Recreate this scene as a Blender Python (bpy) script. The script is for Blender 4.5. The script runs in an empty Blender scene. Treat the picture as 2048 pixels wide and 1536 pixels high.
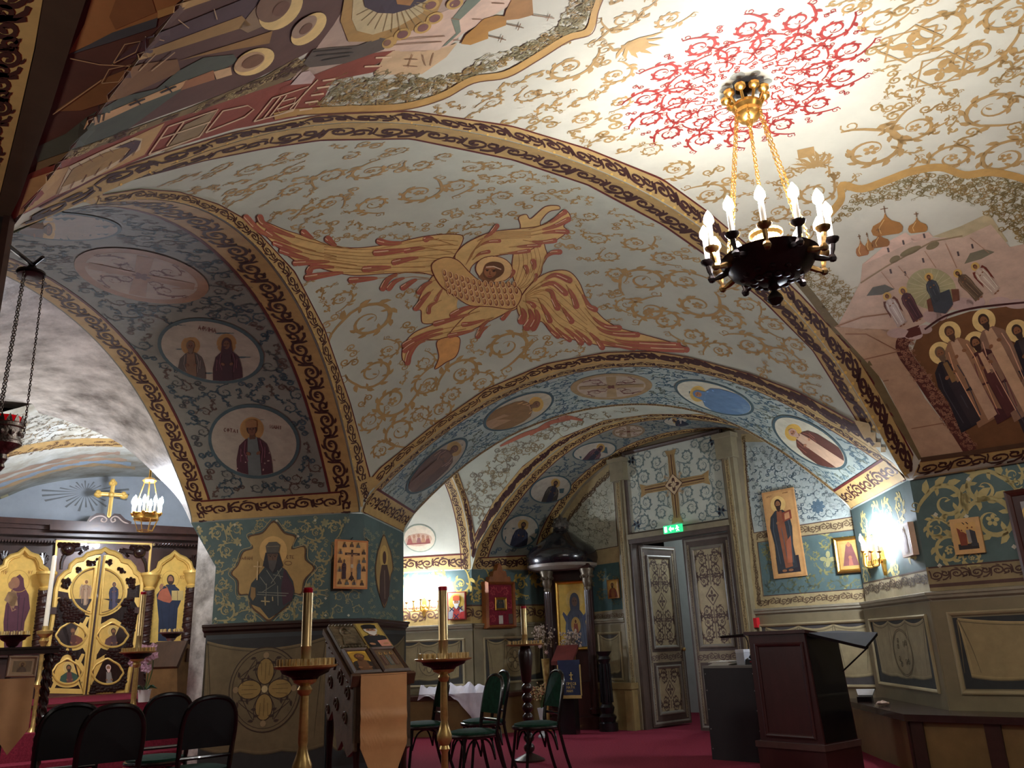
import bpy, bmesh, math, random
import numpy as np
from mathutils import Vector, Matrix
from mathutils.bvhtree import BVHTree
from mathutils.geometry import delaunay_2d_cdt, tessellate_polygon
random.seed(7)
SC = bpy.context.scene
COL = SC.collection
R = math.radians
# ---------------------------------------------------------------- camera (solved from the photograph's vanishing points)
F_PX, PITCH, ROLL, H = 1643.0, R(17.62), R(2.31), 1.15
_fw = Vector((0, math.cos(PITCH), math.sin(PITCH)))
_u0 = Vector((0, -math.sin(PITCH), math.cos(PITCH)))
_x0 = Vector((1, 0, 0))
CX = _x0 * math.cos(ROLL) - _u0 * math.sin(ROLL)
CU = _u0 * math.cos(ROLL) + _x0 * math.sin(ROLL)
EYE = Vector((0, 0, H))
cd = bpy.data.cameras.new('camera')
cam = bpy.data.objects.new('camera', cd)
COL.objects.link(cam)
cam.matrix_world = Matrix(((CX.x, CU.x, -_fw.x, 0), (CX.y, CU.y, -_fw.y, 0), (CX.z, CU.z, -_fw.z, H), (0, 0, 0, 1)))
cd.sensor_width = 36.0
cd.lens = F_PX / 2048 * 36.0
cd.clip_start = 0.05
SC.camera = cam
# ---------------------------------------------------------------- world, exposure, area lights
W = bpy.data.worlds.new('world')
SC.world = W
W.use_nodes = True
W.node_tree.nodes['Background'].inputs[0].default_value = (0.9, 0.82, 0.74, 1)
W.node_tree.nodes['Background'].inputs[1].default_value = 0.05
SC.view_settings.view_transform = 'Standard'
SC.view_settings.look = 'None'
SC.view_settings.exposure = 0.5
SC.view_settings.gamma = 1.0
SC.view_settings.use_curve_mapping = False
BULB = dict(main=205.0, sconce=640.0, small=520.0)   # emission of the bulbs
def area(name, loc, target, size, power, col):
    l = bpy.data.lights.new(name, 'AREA'); l.energy = power; l.size = size; l.color = col
    o = bpy.data.objects.new(name, l); COL.objects.link(o); o.location = loc
    o.rotation_euler = (Vector(target) - Vector(loc)).to_track_quat('-Z', 'Y').to_euler()
    return o
def point(name, loc, power, col, r=0.1):
    l = bpy.data.lights.new(name, 'POINT'); l.energy = power; l.color = col; l.shadow_soft_size = r
    o = bpy.data.objects.new(name, l); COL.objects.link(o); o.location = loc
    return o
# other lamps of the crypt outside the frame, plus one added fill light
point('nave_lamp_behind', (3.1, 1.9, 3.0), 48, (1, .97, .93), .25)
point('opening_fill', (-1.9, .5, 1.7), 28, (1, .93, .8), .2)  # added fill light that brightens the flat head of the opening
point('chapel_lamp_left', (-4.95, 7.25, 2.2), 54, (1, .97, .93), .25)
point('aisle_lamp_right', (6.0, 8.6, 2.6), 30, (1, .98, .95), .25)
point('porch_lamp', (3.0, 12.35, 2.9), 30, (.88, .97, 1), .2)

# ---------------------------------------------------------------- geometry helpers
def ray(px, py):
    return (_fw * F_PX + CX * (px - 1024) - CU * (py - 768)).normalized()
def atz(px, py, z):
    d = ray(px, py); return EYE + d * ((z - H) / d.z)
def atd(px, py, y):
    d = ray(px, py); return EYE + d * (y / d.y)
def azd(a):
    return Vector((math.sin(R(a)), math.cos(R(a)), 0))
def onpl(px, py, p, n):
    d = ray(px, py); return EYE + d * ((Vector(p) - EYE).dot(n) / d.dot(n))
def proj(p):
    v = Vector(p) - EYE; z = v.dot(_fw)
    return (1024 + F_PX * v.dot(CX) / z, 768 - F_PX * v.dot(CU) / z)
def Z(ox, oy, s, pts):
    return [(ox + x / s, oy + y / s) for x, y in pts]
class Frame:
    """A vertical plane: origin o, horizontal direction e, normal n (towards the viewer's side), up z."""
    def __init__(self, o, e, up=None):
        self.o = Vector(o); self.e = Vector(e).normalized()
        self.up = Vector(up).normalized() if up is not None else Vector((0, 0, 1))
        n = self.e.cross(self.up)
        if n.dot(EYE - self.o) < 0: n = -n
        self.n = n.normalized()
    def P(self, u, z, d=0.0):
        return self.o + self.e * u + self.up * z + self.n * d
    def uv(self, px, py, d=0.0):
        q = onpl(px, py, self.o + self.n * d, self.n) - self.o
        return q.dot(self.e), q.dot(self.up)
    def px(self, px, py, d=0.0):
        return onpl(px, py, self.o + self.n * d, self.n)

def s2l(c):
    c /= 255.0
    return c / 12.92 if c <= .04045 else ((c + .055) / 1.055) ** 2.4
MATS = {}
def mat(name, rgb, rough=.6, metal=0., noise=.12, scale=6., bump=0., emit=None, estr=0., spec=.4, trans=0., sheen=0., dark=None, stretch=None, coat=0.):
    if name in MATS: return MATS[name]
    m = bpy.data.materials.new(name); m.use_nodes = True
    nt = m.node_tree; b = nt.nodes['Principled BSDF']
    c = [s2l(v) for v in rgb]
    b.inputs['Roughness'].default_value = rough; b.inputs['Metallic'].default_value = metal
    b.inputs['Specular IOR Level'].default_value = spec
    b.inputs['Transmission Weight'].default_value = trans
    b.inputs['Coat Weight'].default_value = coat
    if noise > 0:
        tc = nt.nodes.new('ShaderNodeTexCoord'); mp = nt.nodes.new('ShaderNodeMapping')
        nt.links.new(tc.outputs['Object'], mp.inputs[0])
        if stretch: mp.inputs['Scale'].default_value = stretch
        nz = nt.nodes.new('ShaderNodeTexNoise'); nz.inputs['Scale'].default_value = scale; nz.inputs['Detail'].default_value = 5
        nz.inputs['Roughness'].default_value = .65
        nt.links.new(mp.outputs[0], nz.inputs['Vector'])
        rp = nt.nodes.new('ShaderNodeValToRGB')
        lo = [v * (1 - noise * 1.6) for v in c] if dark is None else [s2l(v) for v in dark]
        hi = [min(1, v * (1 + noise)) for v in c]
        rp.color_ramp.elements[0].position = .3; rp.color_ramp.elements[0].color = (*lo, 1)
        rp.color_ramp.elements[1].position = .68; rp.color_ramp.elements[1].color = (*hi, 1)
        nt.links.new(nz.outputs['Fac'], rp.inputs[0]); nt.links.new(rp.outputs[0], b.inputs['Base Color'])
        if bump:
            bp = nt.nodes.new('ShaderNodeBump'); bp.inputs['Strength'].default_value = bump; bp.inputs['Distance'].default_value = .02
            nt.links.new(nz.outputs['Fac'], bp.inputs['Height']); nt.links.new(bp.outputs[0], b.inputs['Normal'])
    else:
        b.inputs['Base Color'].default_value = (*c, 1)
    if emit:
        b.inputs['Emission Color'].default_value = (*[s2l(v) for v in emit], 1); b.inputs['Emission Strength'].default_value = estr
    MATS[name] = m
    return m

ORG = {}
class MB:
    """Collects geometry in world coordinates; build() links it as one mesh object."""
    def __init__(s): s.v = []; s.f = []; s.mi = []; s.cur = 0
    def add(s, vs, fs, mi=None):
        k = len(s.v); s.v += [tuple(p) for p in vs]
        for f in fs: s.f.append([k + i for i in f]); s.mi.append(s.cur if mi is None else mi)
        return s
    def hexa(s, p):  # 8 points, bottom 4 then top 4
        return s.add(p, [(0, 3, 2, 1), (4, 5, 6, 7), (0, 1, 5, 4), (1, 2, 6, 5), (2, 3, 7, 6), (3, 0, 4, 7)])
    def box(s, x0, x1, y0, y1, z0, z1):
        return s.hexa([(x0, y0, z0), (x1, y0, z0), (x1, y1, z0), (x0, y1, z0), (x0, y0, z1), (x1, y0, z1), (x1, y1, z1), (x0, y1, z1)])
    def fbox(s, F, u0, u1, z0, z1, d0, d1, taper=0.):
        t = taper
        return s.hexa([F.P(u0, z0, d0), F.P(u1, z0, d0), F.P(u1 - t, z0 + t, d1), F.P(u0 + t, z0 + t, d1),
                       F.P(u0, z1, d0), F.P(u1, z1, d0), F.P(u1 - t, z1 - t, d1), F.P(u0 + t, z1 - t, d1)])
    def frame(s, F, u0, u1, z0, z1, w, d0, d1):  # a rectangular picture-frame moulding, mitred, bevelled
        def ring(i, d): return [F.P(u0 + i, z0 + i, d), F.P(u1 - i, z0 + i, d), F.P(u1 - i, z1 - i, d), F.P(u0 + i, z1 - i, d)]
        rs = [ring(0, d0), ring(0, d0 + (d1 - d0) * .7), ring(w * .35, d1), ring(w * .7, d1 * .8 + d0 * .2), ring(w, d0 + (d1 - d0) * .35)]
        return s.rings(rs)
    def rings(s, rs, closed=True, cap=False):
        n = len(rs[0]); k = len(s.v)
        for r in rs: s.v += [tuple(p) for p in r]
        for j in range(len(rs) - 1):
            for i in range(n if closed else n - 1):
                a = k + j * n + i; b = k + j * n + (i + 1) % n
                s.f.append([a, b, b + n, a + n]); s.mi.append(s.cur)
        if cap:
            s.f.append([k + i for i in range(n)][::-1]); s.mi.append(s.cur)
            s.f.append([k + (len(rs) - 1) * n + i for i in range(n)]); s.mi.append(s.cur)
        return s
    def lathe(s, c, prof, n=16, ax=None):
        c = Vector(c); ax = Vector(ax).normalized() if ax is not None else Vector((0, 0, 1))
        a = ax.orthogonal().normalized() if abs(ax.z) < .99 else Vector((1, 0, 0)); b = ax.cross(a)
        return s.rings([[c + ax * z + (a * math.cos(2 * math.pi * i / n) + b * math.sin(2 * math.pi * i / n)) * max(r, 1e-4) for i in range(n)] for r, z in prof], cap=True)
    def tube(s, pts, r, n=8, closed=False):
        pts = [Vector(p) for p in pts]; rs = []; up = None; m = len(pts)
        for i, p in enumerate(pts):
            if closed: t = pts[(i + 1) % m] - pts[i - 1]
            else: t = pts[min(i + 1, m - 1)] - pts[max(i - 1, 0)]
            if t.length < 1e-9: t = Vector((0, 0, 1))
            t.normalize()
            if up is None: up = t.orthogonal().normalized()
            up = (up - t * up.dot(t)); up = up.normalized() if up.length > 1e-6 else t.orthogonal().normalized()
            b = t.cross(up); rr = r[i] if hasattr(r, '__len__') else r
            rs.append([p + (up * math.cos(2 * math.pi * k / n) + b * math.sin(2 * math.pi * k / n)) * rr for k in range(n)])
        if closed: rs.append(rs[0]); return s.rings(rs)
        return s.rings(rs, cap=True)
    def sphere(s, c, r, n=10, m=6, sq=(1, 1, 1)):
        c = Vector(c); rs = []
        for j in range(m + 1):
            a = math.pi * j / m - math.pi / 2
            rs.append([c + Vector((math.cos(a) * math.cos(2 * math.pi * i / n) * r * sq[0], math.cos(a) * math.sin(2 * math.pi * i / n) * r * sq[1], math.sin(a) * r * sq[2])) for i in range(n)])
        return s.rings(rs)
    def prism(s, pts, dv):  # polygon (list of points) pushed by dv
        n = len(pts); dv = Vector(dv); P = [Vector(p) for p in pts]
        t = tessellate_polygon([P]); k = len(s.v)
        s.v += [tuple(p) for p in P] + [tuple(p + dv) for p in P]
        for f in t:
            s.f.append([k + f[0], k + f[1], k + f[2]]); s.f.append([k + n + f[2], k + n + f[1], k + n + f[0]]); s.mi += [s.cur] * 2
        for i in range(n):
            j = (i + 1) % n; s.f.append([k + i, k + j, k + n + j, k + n + i]); s.mi.append(s.cur)
        return s
    def grid(s, G, mi=None):
        n = len(G[0]); return s.rings(G, closed=False) if mi is None else None
    def build(s, name, mats, parent=None, smooth=False, label=None, cat=None, group=None, kind=None, flip=False):
        if not isinstance(mats, (list, tuple)): mats = [mats]
        org = ORG.get(parent.name, Vector()) if parent is not None else Vector()
        me = bpy.data.meshes.new(name)
        me.from_pydata([(p[0] - org.x, p[1] - org.y, p[2] - org.z) for p in s.v], [], s.f)
        for m in mats: me.materials.append(m)
        if len(mats) > 1: me.polygons.foreach_set('material_index', s.mi)
        bm = bmesh.new(); bm.from_mesh(me); bmesh.ops.recalc_face_normals(bm, faces=bm.faces); bm.to_mesh(me); bm.free()
        if smooth:
            me.polygons.foreach_set('use_smooth', [True] * len(me.polygons))
            try: me.set_sharp_from_angle(angle=R(38))
            except Exception: pass
        o = bpy.data.objects.new(name, me); COL.objects.link(o)
        if parent is not None: o.parent = parent
        ORG[o.name] = org
        tag(o, label, cat, group, kind)
        return o
def tag(o, label=None, cat=None, group=None, kind=None):
    if label: o['label'] = label
    if cat: o['category'] = cat
    if group: o['group'] = group
    if kind: o['kind'] = kind
    return o
def thing(name, label, cat, loc=(0, 0, 0), group=None, kind=None):
    o = bpy.data.objects.new(name, None); COL.objects.link(o); o.location = loc; o.empty_display_size = .1
    ORG[o.name] = Vector(loc)
    return tag(o, label, cat, group, kind)
def copytree(o, parent=None):
    kids = [c for c in o.children]
    c = o.copy(); COL.objects.link(c); c.parent = parent
    for k in kids: copytree(k, c)
    return c
def sm(pts, n=6, closed=False):
    """Catmull-Rom through 2D or 3D points."""
    P = [Vector(p) for p in pts]; m = len(P); out = []
    for i in range(m if closed else m - 1):
        a, b, c, d = (P[(i - 1) % m], P[i], P[(i + 1) % m], P[(i + 2) % m]) if closed else (P[max(i - 1, 0)], P[i], P[i + 1], P[min(i + 2, m - 1)])
        for k in range(n):
            t = k / n
            out.append(.5 * ((2 * b) + (c - a) * t + (2 * a - 5 * b + 4 * c - d) * t * t + (3 * b - a - 3 * c + d) * t ** 3))
    if not closed: out.append(P[-1].copy())
    return out
# ================================================================ THE SETTING
HS = H + 1.33                      # springing level of the vaults
HC = H + .285                      # top of the wainscot
P1 = atz(720.5, 1025, HS); P2 = atz(1819, 959, HS); P3 = atz(10, 475, HS)
P1R = atz(807, 1066, HS); P2R = atz(1702, 1020, HS); P1L = atz(382, 1046, HS)
BC = Vector((-.71, 12.42, H + 1.09))
def unit2(a, b): d = b - a; d.z = 0; return d.normalized()
def arch(A, B, pix, n=48, extra=()):
    """An arch in the vertical plane through A and B whose height follows the traced pixels; returns n+1 points."""
    e = unit2(A, B); nn = Vector((-e.y, e.x, 0)); L = (B - A).to_2d().length
    ts, zs = [], []
    for p in pix:
        q = onpl(*p, A, nn); t = (q - A).dot(e) / L
        if .004 < t < .996: ts.append(t); zs.append(q.z)
    for t, z in extra: ts.append(t); zs.append(z)
    ts = np.array(ts); zs = np.array(zs); base = A.z + (B.z - A.z) * ts
    y = (zs - base) / np.sqrt(ts * (1 - ts))
    k = (6 if len(ts) > 13 else 4 if len(ts) > 9 else 3) if len(ts) > 3 else 0
    w = np.sqrt(ts * (1 - ts))
    co = np.polyfit(ts, y, k, w=w)
    out = []
    for i in range(n + 1):
        t = .5 - .5 * math.cos(math.pi * i / n)
        z = A.z + (B.z - A.z) * t + math.sqrt(max(t * (1 - t), 0)) * float(np.polyval(co, t))
        q = A + (B - A) * t; out.append(Vector((q.x, q.y, z)))
    return out, co
MAIN, coM = arch(P3, P2, [(125, 425), (219, 375), (312, 337), (406, 309), (547, 269), (640, 247), (820, 240), (1024, 285), (1174, 332), (1324, 402), (1424, 472), (1524, 550), (1600, 637), (1675, 727), (1751, 848), (1781, 909)])
ARC1, co1 = arch(P3, P1, [(125, 425), (194, 403), (281, 395), (359, 406), (422, 428), (474, 456), (530, 512), (581, 580), (620, 654), (659, 757), (689, 856), (710, 959)])
ARC2, co2 = arch(P1, P2, [(760, 962), (862, 876), (970, 801), (1089, 750), (1209, 724), (1300, 718), (1345, 729), (1470, 757), (1595, 802), (1689, 856), (1751, 906)])
ARC2R, co2r = arch(P1R, P2R, [(850, 1007), (904, 953), (1000, 885), (1119, 837), (1209, 813), (1300, 807), (1345, 818), (1454, 849), (1532, 884), (1595, 924), (1657, 981)])
ARC3, co3 = arch(BC, P2R, [(967, 1073), (1009, 1007), (1059, 945), (1134, 885), (1209, 852), (1300, 837), (1345, 831), (1439, 842)], extra=((.9, 3.3),))
ARC4, co4 = arch(P1R, BC, [(919, 989), (931, 1034)], extra=((.5, 3.62), (.2, 3.35)))
wA1 = P1L - P1; wA1.z = 0
ARC1R = [p + wA1 for p in ARC1]
AXN = Vector((P2.y - P3.y, -(P2.x - P3.x), 0)).normalized()   # along the nave, towards and past the camera
# door wall
DE = azd(136); DO = P2R + Vector((.10, .10, 0)); DO.z = 0
DW = Frame(DO, DE)
W2 = azd(55)
# corner between second back wall and door wall
_k = np.linalg.solve(np.array([[W2.x, -DE.x], [W2.y, -DE.y]]), np.array([DO.x - BC.x, DO.y - BC.y]))
CN = Vector((BC.x + W2.x * _k[0], BC.y + W2.y * _k[0], BC.z))
DR = DO + DE * .25; DR.z = HS
ARC3R, co3r = arch(CN, DR, [(1125, 1022), (1179, 960), (1239, 912), (1314, 879), (1420, 862), (1464, 860)], extra=((.85, 3.45),))

plaster = mat('plaster_cream', (206, 204, 184), .75, noise=.07, scale=1.6, bump=.04)
plaster2 = mat('plaster_grey_green', (190, 194, 174), .75, noise=.07, scale=1.8, bump=.04)
bluegrey = mat('plaster_blue_grey', (164, 176, 166), .7, noise=.12, scale=2.5, bump=.04)
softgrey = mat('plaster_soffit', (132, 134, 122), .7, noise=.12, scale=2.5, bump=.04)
silver = mat('plaster_silver', (206, 202, 196), .42, metal=.3, noise=.30, scale=3.2, bump=.5, dark=(120, 115, 110), stretch=(1, 1, 1.6))
teal = mat('wall_teal', (86, 106, 102), .7, noise=.12, scale=3, bump=.04)
tan_ = mat('wainscot_tan', (132, 120, 92), .55, noise=.12, scale=3, bump=.03)
tanl = mat('wainscot_light', (160, 146, 112), .6, noise=.1, scale=3)
brownd = mat('wainscot_brown', (74, 60, 50), .5, noise=.15, scale=4)
slate = mat('wainscot_slate', (58, 62, 62), .55, noise=.1, scale=4)
carpet = mat('carpet_red', (134, 46, 64), .95, noise=.22, scale=60, bump=.3, spec=.1)
greywall = mat('lunette_grey', (160, 168, 176), .7, noise=.1, scale=2)

def gridobj(name, rows, m, parent=None, smooth=True, **kw):
    b = MB(); b.rings(rows, closed=False)
    return b.build(name, m, parent, smooth, **kw)
def ruled(A, B, n=10):
    return [[a.lerp(b, j / n) for a, b in zip(A, B)] for j in range(n + 1)]
SURF = {}
def bvh_of(*objs):
    vs, fs = [], []
    for o in objs:
        k = len(vs); org = ORG[o.name]
        vs += [v.co + org for v in o.data.vertices]; fs += [[k + i for i in p.vertices] for p in o.data.polygons]
    return BVHTree.FromPolygons(vs, fs)
CEIL = thing('ceiling', 'painted low vaults of the crypt with ochre scroll bands along the arches', 'ceiling', (0, 0, 0), kind='structure')
nave = gridobj('nave_vault', [[p + AXN * (8.0 * j / 40) for p in MAIN] for j in range(41)], plaster, CEIL)
SURF['nave'] = bvh_of(nave)
def tripatch(A, B, C, f1, f2, f3, c1, c2, c3, n=56, mix=.35):
    """Three-sided vault cell: f1 A->B, f2 B->C, f3 C->A given by height functions of the plan fraction."""
    def hz(P, Q, co, t): return P.z + (Q.z - P.z) * t + math.sqrt(max(t * (1 - t), 0)) * float(np.polyval(co, t))
    idx = {}; pts = []
    for i in range(n + 1):
        for j in range(n + 1 - i):
            idx[i, j] = len(pts); pts.append((i, j, n - i - j))
    z = np.zeros(len(pts)); bd = np.zeros(len(pts), bool); zp = np.zeros(len(pts))
    F1 = [hz(A, B, c1, k / n) for k in range(n + 1)]; F2 = [hz(B, C, c2, k / n) for k in range(n + 1)]; F3 = [hz(C, A, c3, k / n) for k in range(n + 1)]
    for q, (a, b, c) in enumerate(pts):   # weights a/n on A, b/n on B, c/n on C
        l1, l2, l3 = a / n, b / n, c / n
        zp[q] = l1 * (F1[b] + F3[n - c] - A.z) + l2 * (F2[c] + F1[n - a] - B.z) + l3 * (F3[a] + F2[n - b] - C.z)
        if c == 0: zp[q] = F1[b]; bd[q] = 1
        elif a == 0: zp[q] = F2[c]; bd[q] = 1
        elif b == 0: zp[q] = F3[a]; bd[q] = 1
    zh = zp.copy()
    nb = np.array([[idx.get((i + d, j + e), idx[i, j]) for d, e in ((1, 0), (-1, 0), (0, 1), (0, -1), (1, -1), (-1, 1))] for i, j, _ in pts])
    inner = ~bd
    for _ in range(900): zh[inner] = zh[nb[inner]].mean(1)
    z = mix * zp + (1 - mix) * zh
    vs = []
    for q, (a, b, c) in enumerate(pts):
        p = A * (a / n) + B * (b / n) + C * (c / n); vs.append((p.x, p.y, z[q]))
    fs = []
    for i in range(n):
        for j in range(n - i):
            fs.append((idx[i, j], idx[i + 1, j], idx[i, j + 1]))
            if i + j < n - 1: fs.append((idx[i + 1, j], idx[i + 1, j + 1], idx[i, j + 1]))
    return MB().add(vs, fs)
def rev(co):
    """coefficients of the same arch walked from its other end"""
    t = np.linspace(0, 1, 15); return np.polyfit(t, np.polyval(co, 1 - t), 6)
cell = tripatch(P3, P2, P1, 0, 0, 0, coM, rev(co2), rev(co1)).build('vault_cell', plaster2, CEIL, True)
SURF['cell'] = bvh_of(cell)
bcell = tripatch(P1R, P2R, BC, 0, 0, 0, co2r, rev(co3), rev(co4), n=40, mix=.3).build('vault_cell', plaster2, CEIL, True)
SURF['bcell'] = bvh_of(bcell)
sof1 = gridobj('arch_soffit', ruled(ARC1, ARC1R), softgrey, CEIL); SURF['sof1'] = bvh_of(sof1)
sof2 = gridobj('arch_soffit', ruled(ARC2, ARC2R), bluegrey, CEIL); SURF['sof2'] = bvh_of(sof2)
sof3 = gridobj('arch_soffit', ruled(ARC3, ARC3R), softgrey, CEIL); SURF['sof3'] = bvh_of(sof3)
BE = azd(-80); BWL = BC + BE * 3.2
w4 = BE * 2.2
sof4 = gridobj('arch_soffit', ruled(ARC4, [p + w4 for p in ARC4]), plaster, CEIL); SURF['sof4'] = bvh_of(sof4)
# flat head of the opening beside the viewer
E1 = unit2(P3, P2)
lint = MB().rings([[P3 + AXN * (v * .25) - E1 * u for u in (0, .15, .3, .5, .8)] for v in range(0, 17)], closed=False).build('opening_head', mat('frieze_brown', (92, 74, 54), .7, noise=.15, scale=3), CEIL)
SURF['lint'] = bvh_of(lint)
# ---- silver plastered arch and the chapel beyond
S0 = onpl(420, 1300, P1, Vector((-wA1.y, wA1.x, 0))); S0.z = 0
S1 = S0 + azd(-45) * .46
IE = azd(55)
SILV_N = Vector((-IE.y, IE.x, 0))
SR = [onpl(*p, S1, SILV_N) for p in sm([(386, 1056), (360, 1003), (320, 958), (240, 888), (150, 848), (60, 823), (-60, 812), (-250, 830), (-420, 930)], 6)]
_n = len(ARC1R)
src = []
for i in range(len(SR)):
    t = i / (len(SR) - 1); src.append(ARC1R[int(round((1 - t) * (_n - 1)))])
silv = gridobj('silver_arch_soffit', ruled(src, SR, 8), silver, CEIL)
# ---- iconostasis plane and chapel vault
IO = atd(190, 1390, 11.0); SOL = IO.z; IO.z = 0
IC = Frame(IO, IE)
top = [(-330, 1200), (-200, 1090), (-100, 1035), (0, 999), (60, 975), (120, 962), (180, 955), (250, 953), (310, 958), (370, 985), (430, 1030), (480, 1090)]
LT = [onpl(*p, IC.o - IC.n * .32, IC.n) for p in sm(top, 5)]
chv = gridobj('chapel_vault', [[p + IC.n * (3.6 * j / 8) + Vector((0, 0, .35 * (j / 8) ** 2)) for p in LT] for j in range(9)], mat('plaster_chapel', (172, 176, 170), .7, noise=.18, scale=2.2, dark=(126, 118, 96)), CEIL)
SURF['chv'] = bvh_of(chv)
lun = MB()
lw = [IC.o - IC.n * .32 + IC.e * ((p - IC.o).dot(IC.e)) for p in LT]
lun.rings([[Vector((q.x, q.y, 1.0)) for q in lw], LT], closed=False)
lunette = lun.build('wall_chapel_end', greywall, label='pale grey end wall of the chapel above the dark icon screen', cat='wall', kind='structure')
SURF['lun'] = bvh_of(lunette)

# ---- floor
fl = MB(); fl.box(-14, 10, -5, 20, -.1, 0)
floor = fl.build('floor', carpet, label='deep red carpet covering the crypt floor', cat='floor', kind='structure')
# ---- piers
def poly_wall(name, pts, z0, z1, m, label, **kw):
    b = MB(); b.rings([[Vector((p.x, p.y, z0)) for p in pts], [Vector((p.x, p.y, z1)) for p in pts]], closed=False)
    return b.build(name, m, label=label, cat='wall', kind='structure', **kw)
nF = Vector((-wA1.y, wA1.x, 0)).normalized()
A0 = S0.copy(); A1 = onpl(659, 1243, P1, nF); A2 = onpl(736, 1243, P1, nF)
eR = unit2(P1, P1R); nR = Vector((-eR.y, eR.x, 0))
A2 = onpl(736, 1243, P1, nR)
A3 = P1R.copy()
# front face with corbelled upper corners: built as a quad strip between lower and upper outline
b = MB()
lo = [A0, A1, A2, A3]
ov = 1.70
up = [P1L, P1L.lerp(P1, .94), P1 + eR * .10, A3]
mid = [A0.lerp(A0, 0), A1, A2, A3]
b.rings([[Vector((p.x, p.y, 0)) for p in lo], [Vector((p.x, p.y, 2.02)) for p in lo], [Vector((p.x, p.y, HS)) for p in up]], closed=False)
pier = b.build('wall_pier', teal, label='octagonal painted pier between the two arches', cat='wall', kind='structure')
SURF['pier'] = bvh_of(pier)
b = MB(); b.rings([[Vector((p.x, p.y, 0)) for p in (A0, S1, S1 + azd(-12) * 4)], [Vector((p.x, p.y, 2.02)) for p in (A0, S1, S1 + azd(-12) * 4)], [Vector((P1L.x, P1L.y, HS)), Vector((S1.x, S1.y, HS)), Vector((S1.x, S1.y, HS)) + azd(-12) * 4]], closed=False)
pside = b.build('wall_pier_return', silver, label='silver plastered return of the pier facing the chapel', cat='wall', kind='structure')
RE = azd(135)
RP = [P2R + azd(95) * .0, P2, P2 + RE * 9.0]
wallr = poly_wall('wall_right', [P2R, P2, P2 + RE * 9], 0, HS, teal, 'right nave wall with teal scroll painting above a drapery wainscot')
SURF['wallr'] = bvh_of(wallr)
backw = poly_wall('wall_back', [BWL, BC, CN], 0, BC.z, teal, 'back walls of the side chapel painted teal above a wainscot')
SURF['backw'] = bvh_of(backw)
# outer shell so that no light leaks in
far = MB(); far.rings([[Vector(p + (z,)) for p in ((9.9, -4.9), (9.9, 19.9), (-13.9, 19.9), (-13.9, -4.9))] for z in (0, 6.5)])
far.add([(9.9, -4.9, 6.5), (9.9, 19.9, 6.5), (-13.9, 19.9, 6.5), (-13.9, -4.9, 6.5)], [(0, 1, 2, 3)])
far.build('wall_outer', brownd, label='dark masonry shell behind the painted vaults', cat='wall', kind='structure')
# ================================================================ PAINTING TOOLS (flat paint laid on the real surfaces)
EPS = .0009
class RayMap:
    def __init__(s, key, bv=None): s.b = bv or SURF[key]; s.c = {}
    def __call__(s, p, l):
        k = (round(p[0], 2), round(p[1], 2)); h = s.c.get(k)
        if h is None:
            d = ray(*k); loc, n, i, _ = s.b.ray_cast(EYE, d)
            if loc is None: h = (None, None)
            else:
                if n.dot(d) > 0: n = -n
                h = (loc, n)
            s.c[k] = h
        return None if h[0] is None else h[0] + h[1] * (EPS * l)
class TanMap:
    """Metric frame tangent to a curved surface at the place seen at a pixel; x runs to the viewer's right."""
    def __init__(s, key, px, py, rot=0):
        s.b = SURF[key]; d = ray(px, py); loc, n, i, _ = s.b.ray_cast(EYE, d); s.ok = loc is not None
        if not s.ok: return
        if n.dot(d) > 0: n = -n
        s.o = loc; s.n = n; ex = (CX - n * CX.dot(n)).normalized(); ey = n.cross(ex)
        if ey.dot(CU) < 0: ey = -ey
        s.ex = ex * math.cos(rot) + ey * math.sin(rot); s.ey = ey * math.cos(rot) - ex * math.sin(rot)
    def __call__(s, p, l):
        if not s.ok: return None
        q = s.o + s.ex * p[0] + s.ey * p[1] + s.n * .25
        loc, n, i, _ = s.b.ray_cast(q, -s.n, .8)
        if loc is None: return None
        if n.dot(s.n) < 0: n = -n
        return loc + n * (EPS * l)
class FlatMap:
    def __init__(s, F, d=0.): s.F = F; s.d = d
    def __call__(s, p, l): return s.F.P(p[0], p[1], s.d + EPS * l)
class FlatPx:
    """Pixels -> a vertical plane."""
    def __init__(s, F, d=0.): s.F = F; s.d = d
    def __call__(s, p, l): return s.F.px(p[0], p[1], s.d) + s.F.n * (EPS * l)
class GridMap:
    """(metres along, metres across) on a ruled soffit between two curves."""
    def __init__(s, A, B, flip=False):
        s.A = A; s.B = B; L = [0]
        for i in range(1, len(A)): L.append(L[-1] + ((A[i] + B[i]) / 2 - (A[i - 1] + B[i - 1]) / 2).length)
        s.L = np.array(L); s.len = L[-1]; s.w = sum((a - b).length for a, b in zip(A, B)) / len(A); s.sg = -1 if flip else 1
    def __call__(s, p, l):
        x = min(max(p[0], 0), s.len); i = min(int(np.searchsorted(s.L, x, 'right')) - 1, len(s.A) - 2)
        t = (x - s.L[i]) / (s.L[i + 1] - s.L[i]); w = min(max(p[1] / s.w, 0), 1)
        a = s.A[i].lerp(s.A[i + 1], t); b = s.B[i].lerp(s.B[i + 1], t); q = a.lerp(b, w)
        n = (s.A[i + 1] - s.A[i]).cross(b - a).normalized()
        if n.z > 0.0 and abs(n.z) > .02: n = -n
        if abs(n.z) <= .15 and n.dot(EYE - q) < 0: n = -n
        return q + n * (EPS * l)
def aff(o, ex, ey):
    return lambda p: (o[0] + ex[0] * p[0] + ey[0] * p[1], o[1] + ex[1] * p[0] + ey[1] * p[1])
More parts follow.
